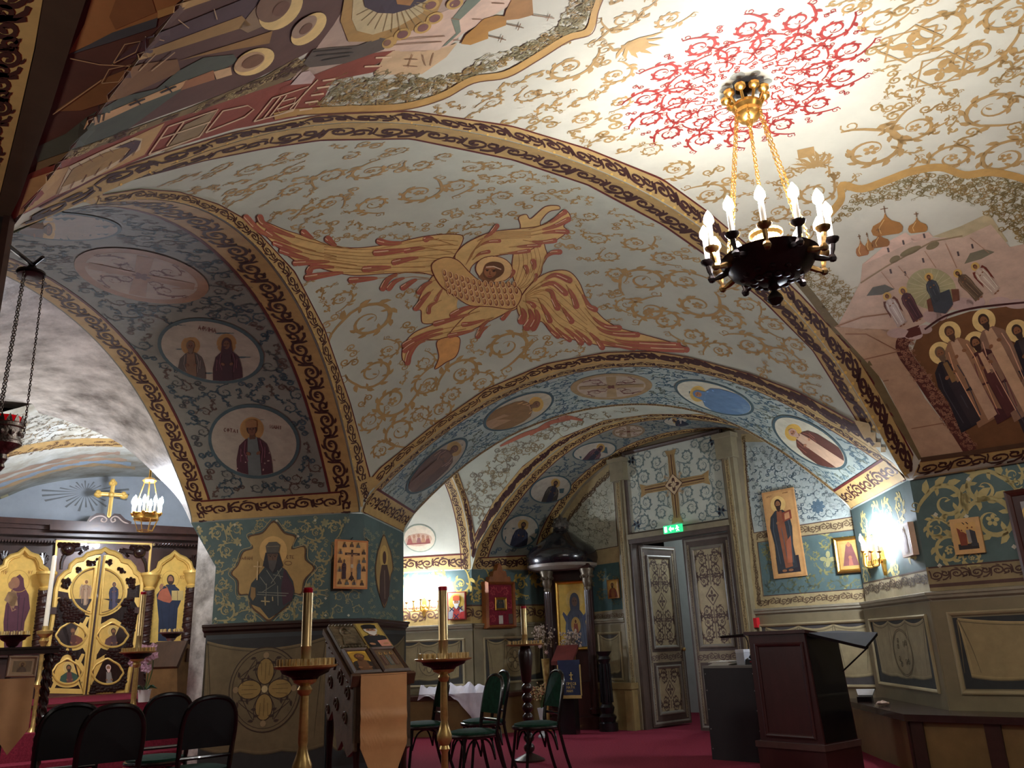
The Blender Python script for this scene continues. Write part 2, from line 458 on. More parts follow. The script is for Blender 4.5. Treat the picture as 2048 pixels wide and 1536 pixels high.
def ell(cx, cy, rx, ry=None, rot=0., n=28):
    ry = rx if ry is None else ry; c, s_ = math.cos(rot), math.sin(rot)
    return [(cx + rx * math.cos(a) * c - ry * math.sin(a) * s_, cy + rx * math.cos(a) * s_ + ry * math.sin(a) * c) for a in (2 * math.pi * i / n for i in range(n))]
def area2(p): return sum(p[i - 1][0] * p[i][1] - p[i][0] * p[i - 1][1] for i in range(len(p))) / 2
def clip(poly, conv):
    if area2(conv) < 0: conv = conv[::-1]
    out = [tuple(p) for p in poly]
    for i in range(len(conv)):
        a, b = conv[i - 1], conv[i]; src, out = out, []
        if not src: break
        side = lambda p: (b[0] - a[0]) * (p[1] - a[1]) - (b[1] - a[1]) * (p[0] - a[0])
        for j in range(len(src)):
            p, q = src[j - 1], src[j]; sp, sq = side(p), side(q)
            if (sp >= 0) != (sq >= 0):
                t = sp / (sp - sq); out.append((p[0] + (q[0] - p[0]) * t, p[1] + (q[1] - p[1]) * t))
            if sq >= 0: out.append(q)
    return out
def inside(p, poly):
    x, y = p; r = False
    for i in range(len(poly)):
        x1, y1 = poly[i - 1][0], poly[i - 1][1]; x2, y2 = poly[i][0], poly[i][1]
        if (y1 > y) != (y2 > y) and x < (x2 - x1) * (y - y1) / (y2 - y1) + x1: r = not r
    return r
PC = {}
def pm(rgb, rough=.7, metal=0.):
    k = (rgb, rough, metal)
    if k not in PC: PC[k] = mat('paint_%d_%d_%d' % rgb + ('_gilt' if metal else ''), rgb, rough, metal, noise=.10, scale=9)
    return PC[k]
class Paint:
    def __init__(s, mp): s.m = mp; s.v = []; s.f = []; s.mi = []; s.mats = []; s.ix = {}
    def mid(s, m):
        if isinstance(m, tuple): m = pm(m)
        if m.name not in s.ix: s.ix[m.name] = len(s.mats); s.mats.append(m)
        return s.ix[m.name]
    def addm(s, pts, faces, m, l, mp=None):
        mp = mp or s.m; i = s.mid(m); loc = {}
        for f in faces:
            g = []
            for q in f:
                if q not in loc:
                    P = mp(pts[q], l); loc[q] = -1 if P is None else len(s.v)
                    if P is not None: s.v.append(tuple(P))
                g.append(loc[q])
            if -1 in g: continue
            s.f.append(g); s.mi.append(i)
    def fill(s, pts, m, l=1, step=None, mp=None):
        pts = [(p[0], p[1]) for p in pts]
        if len(pts) < 3: return
        if step is None:
            t = tessellate_polygon([[Vector((p[0], p[1], 0)) for p in pts]])
            return s.addm(pts, [tuple(f) for f in t], m, l, mp)
        B = []
        for i in range(len(pts)):
            a, b = pts[i - 1], pts[i]; n = max(1, int(math.hypot(b[0] - a[0], b[1] - a[1]) / step))
            B += [(a[0] + (b[0] - a[0]) * k / n, a[1] + (b[1] - a[1]) * k / n) for k in range(n)]
        n = len(B); xs = [p[0] for p in B]; ys = [p[1] for p in B]; V = [Vector(p) for p in B]
        y = min(ys) + step / 2
        while y < max(ys):
            x = min(xs) + step / 2
            while x < max(xs):
                if inside((x, y), B): V.append(Vector((x, y)))
                x += step
            y += step
        try:
            r = delaunay_2d_cdt(V, [], [list(range(n))], 1, 1e-4)
            s.addm([(q.x, q.y) for q in r[0]], [tuple(f) for f in r[2]], m, l, mp)
        except Exception: pass
    def stroke(s, pts, w, m, l=2, mp=None, closed=False):
        P = [(p[0], p[1]) for p in pts]; n = len(P)
        if n < 2: return
        q = []
        for i in range(n):
            a = P[i - 1] if (i or closed) else P[i]; b = P[(i + 1) % n] if (i < n - 1 or closed) else P[i]
            dx, dy = b[0] - a[0], b[1] - a[1]; L = math.hypot(dx, dy) or 1e-9
            ww = (w[i] if hasattr(w, '__len__') else w) / 2
            q += [(P[i][0] - dy / L * ww, P[i][1] + dx / L * ww), (P[i][0] + dy / L * ww, P[i][1] - dx / L * ww)]
        fs = [(2 * i, 2 * i + 1, 2 * i + 3, 2 * i + 2) for i in range(n - 1)]
        if closed: fs.append((2 * n - 2, 2 * n - 1, 1, 0))
        s.addm(q, fs, m, l, mp)
    def orn(s, items, T, m, l=2, mp=None, k=1.0):
        """items: strokes ('s', pts, widths) and fills ('f', pts) in unit coordinates; T moves them to the mapper; k scales widths."""
        for it in items:
            if it[0] == 's': s.stroke([T(p) for p in it[1]], [a * k for a in it[2]] if hasattr(it[2], '__len__') else it[2] * k, m, l, mp)
            else: s.fill([T(p) for p in it[1]], m, l, None, mp)
    def build(s, name, parent, label=None, kind=None):
        b = MB(); b.v = s.v; b.f = s.f; b.mi = s.mi
        o = MB.build(b, name, s.mats, parent, False, label=label, kind=kind)
        return o
# ---- ornament vocabulary (unit coordinates)
def leaf(p, a, L, w=.32):
    c, s_ = math.cos(a), math.sin(a)
    return [(p[0] + c * x * L - s_ * y * L, p[1] + s_ * x * L + c * y * L) for x, y in ((0, -.05), (.35, -w * .6), (.75, -w * .42), (1.05, .12), (.6, w * .45), (.25, w * .42))]
def spir(r0, r1, a0, turns, n=26, c=(0, 0), p=1.0):
    return [(c[0] + (r0 + (r1 - r0) * (i / n) ** p) * math.cos(a0 + 2 * math.pi * turns * i / n), c[1] + (r0 + (r1 - r0) * (i / n) ** p) * math.sin(a0 + 2 * math.pi * turns * i / n)) for i in range(n + 1)]
def scroll(turns=1.35, nleaf=8, flower=True, thick=.15, n=26, lf=.42):
    it = []; m = spir(1, .22, 0, turns, n, p=.9)
    tail = [(1.12, -1.0), (1.16, -.66), (1.10, -.32)]
    pts = tail + m; N = len(pts)
    it.append(('s', pts, [thick * (.25 + .75 * math.sin(math.pi * min(1, (i + 1) / N * 1.15)) ** .7) * (1 - .45 * i / N) for i in range(N)]))
    for k in range(nleaf):
        i = int(len(m) * .62 * k / nleaf); a = 2 * math.pi * turns * i / n
        it.append(('f', leaf(m[i], a + math.pi / 2 - .5 + .15 * (k % 2), lf * 1.15 * (1 - .05 * k), .46)))
        if k % 2: it.append(('f', leaf(m[i], a + math.pi / 2 + .9 + 1.0, lf * .65, .45)))
    if flower:
        for k in range(5): it.append(('f', ell(.15 * math.cos(k * 1.257), .15 * math.sin(k * 1.257), .105, .085, k * 1.257, 7)))
    else: it.append(('f', leaf((0.1, 0), 2.2, .3)))
    it.append(('s', spir(.30, .06, -1.2, -1.2, 12, (1.35, -.75)), .05))
    return it
def curl():
    """small S tendril with two leaves"""
    a = spir(.5, .1, math.pi, -1.35, 15, (.5, 0)); b = spir(.5, .1, 0, -1.35, 15, (-.5, 0))
    pts = b[::-1] + a[1:]
    return [('s', pts, .16), ('f', leaf((0, 0), .9, .6, .4)), ('f', leaf((0, 0), 4.0, .6, .4)), ('f', leaf((.55, .45), 1.9, .32)), ('f', leaf((-.55, -.45), 5.0, .32))]
def sprig():
    q = sm([(-.95, -.30), (-.55, .08), (0, 0), (.5, -.14), (.85, .18), (.72, .48), (.48, .40)], 4); n = len(q)
    it = [('s', q, [.04 + .13 * math.sin(math.pi * i / (n - 1)) for i in range(n)])]
    for k in range(2, n - 6, 3):
        a = math.atan2(q[k + 1][1] - q[k][1], q[k + 1][0] - q[k][0]); it.append(('f', leaf(q[k], a + (.8 if k % 2 else -.8), .42, .42)))
    return it + [('s', spir(.26, .05, 2.0, 1.3, 10, (-.75, .12)), .06)]
def flower(n=6):
    return [('f', ell(.55 * math.cos(6.283 * k / n), .55 * math.sin(6.283 * k / n), .42, .27, 6.283 * k / n, 8)) for k in range(n)] + [('f', ell(0, 0, .16, .16, 0, 8))]
def bunit():
    """one unit of the running border scroll, x in 0..1, y in -.5...5"""
    a = spir(.34, .05, 2.6, -1.45, 18, (.36, .02)); b = spir(.24, .05, -.7, 1.25, 14, (.80, -.10))
    return [('s', [(.0, -.38), (.05, -.2)] + a, [.10] * 8 + [.085] * 14), ('s', [(.62, .40), (.80, .36), (.98, .16)] + b, .085),
            ('f', leaf((.60, -.30), .5, .30)), ('f', leaf((.52, .36), 2.6, .26)), ('f', leaf((.30, -.06), 1.6, .16))]
BU = bunit(); CURL = curl(); SPR = sprig(); SCR = scroll(1.35, 9, True, .20, 26, .46); SCR2 = scroll(1.5, 8, False, .19, 26, .44); FLW = flower(); SCB = scroll(1.3, 7, True, .26, 26, .62); SCB2 = scroll(1.25, 7, False, .30, 26, .66); SCR0 = scroll(1.2, 4, False, .16, 16)
OCH = (188, 157, 98); RED = (92, 30, 27); DK = (66, 34, 28); SCRL = (176, 143, 90); DOT = (226, 188, 96)
def resamp(A, n):
    A = [Vector((p[0], p[1], 0)) for p in A]; L = [0]
    for i in range(1, len(A)): L.append(L[-1] + (A[i] - A[i - 1]).length)
    out = []
    for k in range(n + 1):
        x = L[-1] * k / n; i = min(max(int(np.searchsorted(L, x, 'right')) - 1, 0), len(A) - 2)
        t = (x - L[i]) / max(L[i + 1] - L[i], 1e-9); q = A[i].lerp(A[i + 1], t); out.append((q.x, q.y))
    return out
def bandpath(P, A, B, mp, period, w0=.04, base=OCH, line=RED, motif=DK, linew=.09, dots=False, l=2, both=False, mirror=1, n=None):
    """A painted border between two edge lines A (inner) and B (outer, with the line); motifs are spaced by true length."""
    N = 160; A = resamp(A, N); B = resamp(B, N)
    mid = [mp(((a[0] + b[0]) / 2, (a[1] + b[1]) / 2), 0) for a, b in zip(A, B)]
    L = [0]
    for i in range(1, N + 1): L.append(L[-1] + ((mid[i] - mid[i - 1]).length if mid[i] is not None and mid[i - 1] is not None else 0))
    L = np.array(L); tot = L[-1]
    def T(s_, w):
        x = s_ * tot; i = min(max(int(np.searchsorted(L, x, 'right')) - 1, 0), N - 1)
        t = min(max((x - L[i]) / max(L[i + 1] - L[i], 1e-6), 0), 1)
        a = (A[i][0] + (A[i + 1][0] - A[i][0]) * t, A[i][1] + (A[i + 1][1] - A[i][1]) * t); b = (B[i][0] + (B[i + 1][0] - B[i][0]) * t, B[i][1] + (B[i + 1][1] - B[i][1]) * t)
        return (a[0] + (b[0] - a[0]) * w, a[1] + (b[1] - a[1]) * w)
    S_ = [k / 140 for k in range(141)]; ws = [w0, .35, .7, 1.0]
    def strip(lo, hi, m, ll, sub=1):
        pts = []
        for s_ in S_:
            for k in range(sub + 1): pts.append(T(s_, lo + (hi - lo) * k / sub))
        P.addm(pts, [(i * (sub + 1) + k, i * (sub + 1) + k + 1, (i + 1) * (sub + 1) + k + 1, (i + 1) * (sub + 1) + k) for i in range(140) for k in range(sub)], m, ll, mp)
    if base: strip(w0, 1.0, base, l, 3)
    if line: strip(1 - linew, 1.0, line, l + 1)
    if both: strip(w0, w0 + linew, line, l + 1)
    if not n and mid[N // 2] is not None:
        a_, b_ = mp(A[N // 2], 0), mp(B[N // 2], 0)
        if a_ is not None and b_ is not None: period = max(.10, (a_ - b_).length * (1 - w0) * 1.12)
    nn = n or max(2, int(round(tot / period)))
    hw = .74
    for k in range(nn):
        f = (1 if k % 2 else -1) * mirror
        for it in BU:
            pts = [T((k + p[0]) / nn, .5 + f * p[1] * hw) for p in it[1]]
            if it[0] == 's':
                # width in mapper units
                a, b = T((k + .5) / nn, 0), T((k + .5) / nn, 1); ww = math.hypot(b[0] - a[0], b[1] - a[1])
                P.stroke(pts, ww * .085, motif, l + 2, mp)
            else: P.fill(pts, motif, l + 2, None, mp)
        if dots:
            for d in (.25, .75):
                c = T((k + d) / nn, .10); e = T((k + d) / nn, .155); r = math.hypot(c[0] - e[0], c[1] - e[1])
                P.fill(ell(c[0], c[1], r, r, 0, 6), DOT, l + 2, None, mp)
def vines(P, key, region, spacing, size, cols, avoid=(), l=2, items=None, k=1.0, seed=1, jitter=.5):
    """Curling vine work strewn evenly over a pixel region of a curved surface."""
    rnd = random.Random(seed); xs = [p[0] for p in region]; ys = [p[1] for p in region]; items = items or [SPR, CURL, SCR0]
    y = min(ys); row = 0
    while y < max(ys):
        x = min(xs) + (spacing / 2 if row % 2 else 0)
        while x < max(xs):
            p = (x + rnd.uniform(-jitter, jitter) * spacing * .5, y + rnd.uniform(-jitter, jitter) * spacing * .5); x += spacing
            if not inside(p, region) or any(inside(p, a) for a in avoid): continue
            tm = TanMap(key, *p, rot=rnd.uniform(0, 6.28))
            if not tm.ok: continue
            sz = size * rnd.uniform(.75, 1.15); f = rnd.choice((-1, 1))
            P.orn(rnd.choice(items), lambda q: (q[0] * sz, q[1] * sz * f), rnd.choice(cols), l, tm, sz * k)
        y += spacing * .86; row += 1
def vines_flat(P, reg, spacing, size, cols, avoid=(), l=2, items=None, seed=1, mp=None, k=1.0):
    rnd = random.Random(seed); xs = [p[0] for p in reg]; ys = [p[1] for p in reg]; items = items or [CURL, SCR0]
    y = min(ys) + spacing * .4; row = 0
    while y < max(ys):
        x = min(xs) + spacing * (.4 if row % 2 else .9)
        while x < max(xs):
            p = (x + rnd.uniform(-.2, .2) * spacing, y + rnd.uniform(-.2, .2) * spacing); x += spacing
            if inside(p, reg) and not any(inside(p, a) for a in avoid):
                a = rnd.uniform(0, 6.28); sz = size * rnd.uniform(.8, 1.15); f = rnd.choice((-1, 1)); c, s_ = math.cos(a) * sz, math.sin(a) * sz
                P.orn(rnd.choice(items), aff(p, (c, s_), (-s_ * f, c * f)), rnd.choice(cols), l, mp, sz * k)
        y += spacing * .86; row += 1
# ---- letters drawn as brush strokes
GL = {'А': [[(0, 0), (.5, 1), (1, 0)], [(.2, .4), (.8, .4)]], 'С': [[(.9, .85), (.5, 1), (.1, .7), (.1, .3), (.5, 0), (.9, .15)]], 'В': [[(0, 0), (0, 1), (.7, .9), (.6, .55), (0, .5), (.8, .4), (.8, .1), (0, 0)]],
      'Т': [[(0, 1), (1, 1)], [(.5, 1), (.5, 0)]], 'І': [[(.5, 0), (.5, 1)]], 'Н': [[(0, 0), (0, 1)], [(1, 0), (1, 1)], [(0, .5), (1, .5)]], 'О': [[(.5, 1), (.05, .5), (.5, 0), (.95, .5), (.5, 1)]],
      'Р': [[(0, 0), (0, 1), (.8, .85), (.8, .6), (0, .5)]], 'Х': [[(0, 0), (1, 1)], [(0, 1), (1, 0)]], 'М': [[(0, 0), (0, 1), (.5, .4), (1, 1), (1, 0)]], 'И': [[(0, 1), (0, 0), (1, 1), (1, 0)]],
      'П': [[(0, 0), (0, 1), (1, 1), (1, 0)]], 'Л': [[(0, 0), (.5, 1), (1, 0)]], 'Е': [[(1, 0), (0, 0), (0, 1), (1, 1)], [(0, .5), (.8, .5)]], 'Ѳ': [[(.5, 1), (.05, .5), (.5, 0), (.95, .5), (.5, 1)], [(.1, .5), (.9, .5)]], 'У': [[(0, 1), (.5, .45)], [(1, 1), (.3, 0)]],
      'E': [[(1, 0), (0, 0), (0, 1), (1, 1)], [(0, .5), (.8, .5)]], 'X': [[(0, 0), (1, 1)], [(0, 1), (1, 0)]], 'I': [[(.5, 0), (.5, 1)]], 'T': [[(0, 1), (1, 1)], [(.5, 1), (.5, 0)]]}
def text(P, t, T, h, m, l=4, mp=None, adv=.95):
    x = 0
    for ch in t:
        for st in GL.get(ch, []): P.stroke([T((x + p[0] * h * .62, p[1] * h)) for p in st], None or [lw(T, h)] * len(st), m, l, mp)
        x += h * adv * (.5 if ch == ' ' else .9)
def lw(T, h):
    a, b = T((0, 0)), T((0, h)); return math.hypot(a[0] - b[0], a[1] - b[1]) * .16
# ---- painted people
def person_half(P, T, clipc, robe, inner, hair, halo=(226, 190, 112), skin=(146, 100, 66), hood=False, beard=True, hat=None, book=None, cross=False, l=2, step=None, fold=None, face=True, mp=None, wide=1.0):
    def c(pts):
        q = [T(p) for p in pts]; return clip(q, clipc) if clipc else q
    f = lambda pts, m, ll: P.fill(c(pts), m, ll, step, mp)
    if halo: f(ell(0, .05, 1.0, 1.0), halo, l); f(ell(0, .05, .90, .90), tuple(int(v * .93) for v in halo), l + 1)
    w = wide
    f([(-1.6 * w, -8), (-1.45 * w, -2.4), (-1.15 * w, -1.25), (-.55, -.72), (0, -.62), (.55, -.72), (1.15 * w, -1.25), (1.45 * w, -2.4), (1.6 * w, -8)], robe, l + 2)
    f([(-.38, -.62), (.38, -.62), (.52, -2.2), (.60, -8), (-.60, -8), (-.52, -2.2)], inner, l + 3)
    f([(-.20, -.25), (.20, -.25), (.26, -.78), (-.26, -.78)], tuple(int(v * .8) for v in skin), l + 4)
    if hood: f(ell(0, .02, .50, .66), robe, l + 4); f([(-.48, 0), (.48, 0), (.62, -.95), (-.62, -.95)], robe, l + 4)
    else: f(ell(0, .10, .44, .52), hair, l + 4)
    f(ell(0, -.02, .31, .43), skin, l + 5)
    if beard: f([(-.31, -.08), (-.2, -.16), (0, -.12), (.2, -.16), (.31, -.08), (.26, -.5), (0, -.82), (-.26, -.5)], hair, l + 6)
    if hat: f([(-.42, .22), (.42, .22), (.46, .72), (.2, .86), (-.2, .86), (-.46, .72)], hat, l + 6)
    if face:
        dk = (56, 34, 26)
        for sx in (-1, 1):
            f(ell(.13 * sx, .07, .07, .035, 0, 8), dk, l + 6); P.stroke([T((.06 * sx, .15)), T((.22 * sx, .14))], lw(T, .22), dk, l + 6, mp)
        P.stroke([T((0, .06)), T((.03, -.12)), T((-.03, -.13))], lw(T, .2), tuple(int(v * .62) for v in skin), l + 6, mp)
        if not beard: P.stroke([T((-.09, -.22)), T((.09, -.22))], lw(T, .2), (110, 50, 42), l + 6, mp)
    fo = fold or tuple(min(255, int(v * 1.45 + 14)) for v in robe)
    for q in ([(-.6, -.9), (-.75, -1.8), (-.5, -2.6)], [(.62, -.9), (.8, -1.7), (.62, -2.8)], [(-1.0, -1.5), (-1.1, -2.6)], [(1.0, -1.5), (.9, -2.4)]):
        if not clipc or all(inside(T(p), clipc) for p in q): P.stroke([T(p) for p in q], lw(T, .5), fo, l + 4, mp)
    for sx in (-1, 1):
        if not clipc or inside(T((.42 * sx, -1.95)), clipc): f(ell(.42 * sx, -1.95, .2, .14, .5 * sx, 10), skin, l + 6)
    if book: f([(.0, -1.5), (.75, -1.35), (.8, -2.25), (.05, -2.4)], book, l + 5)
    if cross:
        P.stroke([T((-1.15, -.35)), T((-1.1, -2.0))], lw(T, .8), (222, 190, 120), l + 7, mp); P.stroke([T((-1.45, -.75)), T((-.85, -.72))], lw(T, .7), (222, 190, 120), l + 7, mp)
def person_full(P, T, robe, under, hair, halo=(226, 190, 112), skin=(146, 100, 66), hood=False, beard=True, wings=None, stole=None, bow=0., l=2, step=None, hgt=6.6, mp=None, clipc=None, hat=None, feet=True):
    def c(pts):
        q = [T(p) for p in pts]; return clip(q, clipc) if clipc else q
    f = lambda pts, m, ll: P.fill(c(pts), m, ll, step, mp)
    g = hgt
    if wings:
        f([(-.5, -.9), (-1.3, -.6), (-1.7, -1.6), (-1.5, -4.6), (-.9, -3.0)], wings, l); f([(.5, -.9), (1.3, -.6), (1.7, -1.6), (1.5, -4.6), (.9, -3.0)], wings, l)
    f(ell(0, .05, .92), halo, l + 1)
    f([(-.45, -.62), (.45, -.62), (1.15, -1.25), (1.3, -2.6), (1.1, -g * .62), (1.25, -g * .97), (-1.2, -g), (-1.1, -g * .6), (-1.35, -2.4), (-1.1, -1.25)], robe, l + 2)
    f([(-.3, -.7), (.32, -.7), (.5, -2.4), (.7, -g * .95), (-.2, -g * .97), (-.45, -2.4)], under, l + 3)
    if stole: f([(-.18, -.8), (.2, -.8), (.34, -2.6), (.42, -g * .86), (-.02, -g * .88), (-.16, -2.6)], stole, l + 4)
    if hood: f(ell(0, 0, .48, .62), robe, l + 4)
    else: f(ell(0, .12, .42, .5), hair, l + 4)
    f(ell(0, 0, .3, .42), skin, l + 5)
    if beard: f([(-.3, -.1), (0, -.14), (.3, -.1), (.24, -.5), (0, -.85), (-.24, -.5)], hair, l + 6)
    if hat: f([(-.4, .2), (.4, .2), (.46, .7), (0, .9), (-.46, .7)], hat, l + 6)
    for sx in (-1, 1): f(ell(.12 * sx, .06, .06, .035, 0, 6), (56, 34, 26), l + 6)
    fo = tuple(min(255, int(v * 1.4 + 12)) for v in robe)
    for q in ([(-.8, -1.4), (-1.0, -2.8), (-.7, -g * .9)], [(.85, -1.4), (1.0, -2.6), (.85, -g * .9)], [(.0, -2.6), (.2, -g * .9)]): P.stroke([T(p) for p in q], lw(T, .5), fo, l + 4, mp)
    f(ell(-.35, -2.0, .2, .15, .4, 8), skin, l + 6); f(ell(.45, -1.8, .2, .15, -.4, 8), skin, l + 6)
    if feet:
        for sx in (-.35, .4): f(ell(sx, -g - .02, .3, .14, 0, 8), skin, l + 4)
def TP(o, h, lean=0., fx=1., ex=None, ey=None):
    """Figure placed in pixels: head centre o, head unit h px; lean in degrees (screen, clockwise)."""
    a = R(lean); return lambda p: (o[0] + h * (p[0] * fx * math.cos(a) + p[1] * math.sin(a)), o[1] + h * (p[0] * fx * math.sin(a) - p[1] * math.cos(a)))
# ================================================================ PAINTINGS ON THE VAULTS
RM = {k: RayMap(k) for k in SURF}
def pj(arc, x0=-1e9, x1=1e9, ymax=1e9):
    return [q for q in (proj(p) for p in arc if (p - EYE).dot(_fw) > .3) if x0 <= q[0] <= x1 and q[1] <= ymax]
# ---- nave vault: borders
P = Paint(RM['nave'])
Bo = [(-40, 470), (19, 444), (200, 347), (312, 309), (469, 262), (640, 228), (820, 220), (1024, 250), (1174, 295), (1324, 355), (1414, 420), (1504, 495), (1600, 586), (1660, 650), (1717, 712), (1774, 807), (1827, 909)]
bandpath(P, pj(MAIN, -30, 1830), Bo, RM['nave'], .27, .03, dots=True)
bandpath(P, [(1823, 958), (2048, 928), (2300, 895)], [(1842, 920), (2048, 886), (2300, 850)], RM['nave'], .30, .03, line=RED)
P.build('painted_border', nave)
# ---- rosette of red scrolls round the chandelier hook
HK = RM['nave']((1488, 172), 0)
class DownMap:
    def __call__(s, p, l):
        loc, n, i, _ = SURF['nave'].ray_cast(Vector((HK.x + p[0], HK.y + p[1], 1.5)), Vector((0, 0, 1)))
        if loc is None: return None
        if n.z > 0: n = -n
        return loc + n * (EPS * l)
DM = DownMap()
q = RM['nave']((1262, 240), 0); RR = math.hypot(q.x - HK.x, q.y - HK.y)
P = Paint(DM)
RO = (156, 52, 44)
for k in range(14):
    a = 2 * math.pi * k / 14
    for rad, sz, off, fl in ((.86, .14, 0, 1), (.60, .12, .5, -1), (.40, .085, 0, 1)):
        b = a + off * 2 * math.pi / 14; c = (RR * rad * math.cos(b), RR * rad * math.sin(b)); s_ = RR * sz; t = b + .5
        P.orn(SCR2 if rad > .45 else SCR0, aff(c, (math.cos(t) * s_, math.sin(t) * s_), (-math.sin(t) * s_ * fl, math.cos(t) * s_ * fl)), RO, 2, None, s_ * 1.25)
    for rad in (.98, .73, .50, .3):
        b = a + .22; c = (RR * rad * math.cos(b), RR * rad * math.sin(b)); s_ = RR * .055
        P.orn(CURL, aff(c, (math.cos(b) * s_, math.sin(b) * s_), (-math.sin(b) * s_, math.cos(b) * s_)), RO, 2, None, s_)
    for rad in (.48, .70): 
        b = a + .1; c = (RR * rad * math.cos(b), RR * rad * math.sin(b)); d = RR * .022
        P.fill([(c[0] + d, c[1]), (c[0], c[1] + d), (c[0] - d, c[1]), (c[0], c[1] - d)], RO, 2)
    P.stroke([(RR * r * math.cos(a + w), RR * r * math.sin(a + w)) for r, w in ((.40, .05), (.5, .14), (.60, .18), (.72, .12), (.82, .05))], RR * .018, RO, 2)
rnd_s = random.Random(6)
soot = mat('soot_stain', (112, 116, 116), .8, noise=.5, scale=14, dark=(60, 64, 66))
def blob(c, r, k, seed):
    rnd = random.Random(seed); return [(c[0] + math.cos(6.283 * i / k) * r * rnd.uniform(.8, 1.15), c[1] + math.sin(6.283 * i / k) * r * rnd.uniform(.8, 1.15)) for i in range(k)]
for k in range(40):
    a, d = rnd_s.uniform(0, 6.28), RR * .2 * rnd_s.random() ** .6; t = d / (RR * .2)
    P.fill(sm(blob((d * math.cos(a), d * math.sin(a)), RR * rnd_s.uniform(.025, .06), 7, k), 3, True), (148, 148, 136) if t > .75 else (104, 106, 104) if t > .4 else (60, 62, 64), 5 - int(t * 3))
P.build('painted_rosette', nave)
# ---- ochre scroll work on the crown
P = Paint(RM['nave'])
big = [(1137, 135, 46, 0), (1060, 190, 26, 1), (1168, 238, 30, 1), (1232, 150, 32, 0), (1248, 40, 34, 1), (1340, 38, 28, 0), (1742, 300, 54, 0), (1872, 58, 52, 1), (1950, 110, 48, 0), (1830, 255, 40, 1), (1985, 215, 44, 0), (2010, 315, 42, 1), (1905, 315, 36, 0),
       (1760, 40, 34, 0), (1420, 388, 34, 0), (1352, 338, 32, 1), (1630, 385, 34, 0), (1555, 425, 28, 1), (1490, 470, 26, 0), (1300, 300, 22, 0), (1640, 318, 22, 1), (1590, 478, 24, 0), (985, 205, 22, 0), (1240, 205, 22, 1), (2020, 30, 46, 1), (1900, -70, 50, 0), (1700, -80, 46, 1), (1360, -60, 40, 0), (1500, -130, 44, 1), (2150, 120, 50, 0), (2160, -40, 50, 1), (2180, 270, 46, 0), (2320, 200, 50, 1), (2060, -150, 50, 0), ]
def place_scrolls(P, key, lst, col, items, l=2, avoid=()):
    for i, (x, y, r, f) in enumerate(lst):
        tm = TanMap(key, x, y, rot=(i * 2.399) % 6.283)
        if not tm.ok: continue
        s_ = r / F_PX * (tm.o - EYE).length * 1.05; fl = 1 if f else -1
        P.orn(items[i % len(items)], lambda p: (p[0] * s_, p[1] * s_ * fl), col, l, tm, s_)
place_scrolls(P, 'nave', big, SCRL, [SCR, SCR2, SCR])
crown = [(860, 218), (1000, 170), (1190, 90), (1230, -280), (2500, -280), (2500, 400), (2090, 360), (1850, 335), (1690, 370), (1660, 430), (1560, 540), (1420, 415), (1300, 330), (1100, 262)]
occ = [ell(x, y, r * 1.25, r * 1.25) for x, y, r, f in big] + [ell(1500, 150, 262, 200), ell(1820, 88, 44, 40), ell(1882, 140, 42, 38)]
vines(P, 'nave', crown, 34, .085, [SCRL, (174, 144, 92)], occ, items=[SPR, CURL, SPR], seed=4)
for cx, cy in ((1820, 88), (1882, 140)):
    tm = TanMap('nave', cx, cy, .3); s_ = .155
    for r0 in (0, .785):
        sq = [(s_ * math.cos(r0 + k * math.pi / 2), s_ * math.sin(r0 + k * math.pi / 2)) for k in range(5)]; P.stroke(sq, .014, SCRL, 3, tm)
    P.orn(flower(4), lambda p: (p[0] * s_ * .62, p[1] * s_ * .62), SCRL, 3, tm, 1)
for cx, cy in ((1277, 92), (1612, 305)):
    tm = TanMap('nave', cx, cy, .4); P.fill([(-.05, -.05), (.05, -.05), (.05, .05), (-.05, .05)], SCRL, 3, None, tm)
# lotus sprigs at the cartouche points
for cx, cy, a in ((1262, 80, 3.7), (1632, 335, .6)):
    tm = TanMap('nave', cx, cy, a)
    for k in range(7): P.fill([(p[0] * .2, p[1] * .2) for p in leaf((0, 0), math.pi / 2 + (k - 3) * .34, 1 - .08 * abs(k - 3), .13)], SCRL, 3, None, tm)
P.build('painted_scrollwork', nave)
# ---- left scene
L1 = lambda pts: Z(0, 0, 3.2, pts)
L2 = lambda pts: Z(560, 0, 3.103, pts)
P = Paint(RayMap(None, bvh_of(nave, lint))); st = 16
f = lambda pts, m, l=2: P.fill(pts, m, l, st)
f(L1([(580, -900), (2300, -900), (2300, -60), (2100, 260), (1900, 370), (1500, 570), (1000, 750), (240, 1040), (120, 1120), (40, 1150), (100, 800), (220, 400), (290, -60)]), (96, 64, 54))
f(L1([(290, -60), (600, -60), (470, 180), (380, 420), (260, 720), (150, 1060), (60, 1150), (30, 1150), (100, 800), (200, 400)]), (74, 58, 44), 3)
f(L1([(600, -60), (1300, -60), (1250, 20), (720, 210), (440, 340), (540, 150)]), (166, 118, 72), 3)
f(L1([(760, -60), (960, -60), (1000, 70), (740, 180), (700, 100)]), (140, 96, 58), 4)
f(L1([(440, 345), (720, 200), (1010, 105), (1000, 165), (700, 265)]), (78, 82, 86), 4)
f(L1([(1010, 110), (1260, 20), (1500, -60), (1380, -60), (1010, 60)]), (190, 152, 92), 4)
f(L1([(700, 400), (930, 235), (1540, -10), (1800, -60), (1640, 110), (930, 345)]), (86, 62, 66), 4)
f(L1([(880, 335), (1540, 90), (1600, 150), (890, 375)]), (168, 132, 76), 5)
f(L1([(350, 705), (650, 500), (900, 400), (1130, 370), (1150, 450), (800, 610), (520, 700)]), (136, 96, 56), 4)
f(L1([(1140, 380), (1560, 250), (1740, 190), (1720, 270), (1300, 345)]), (156, 116, 62), 4)
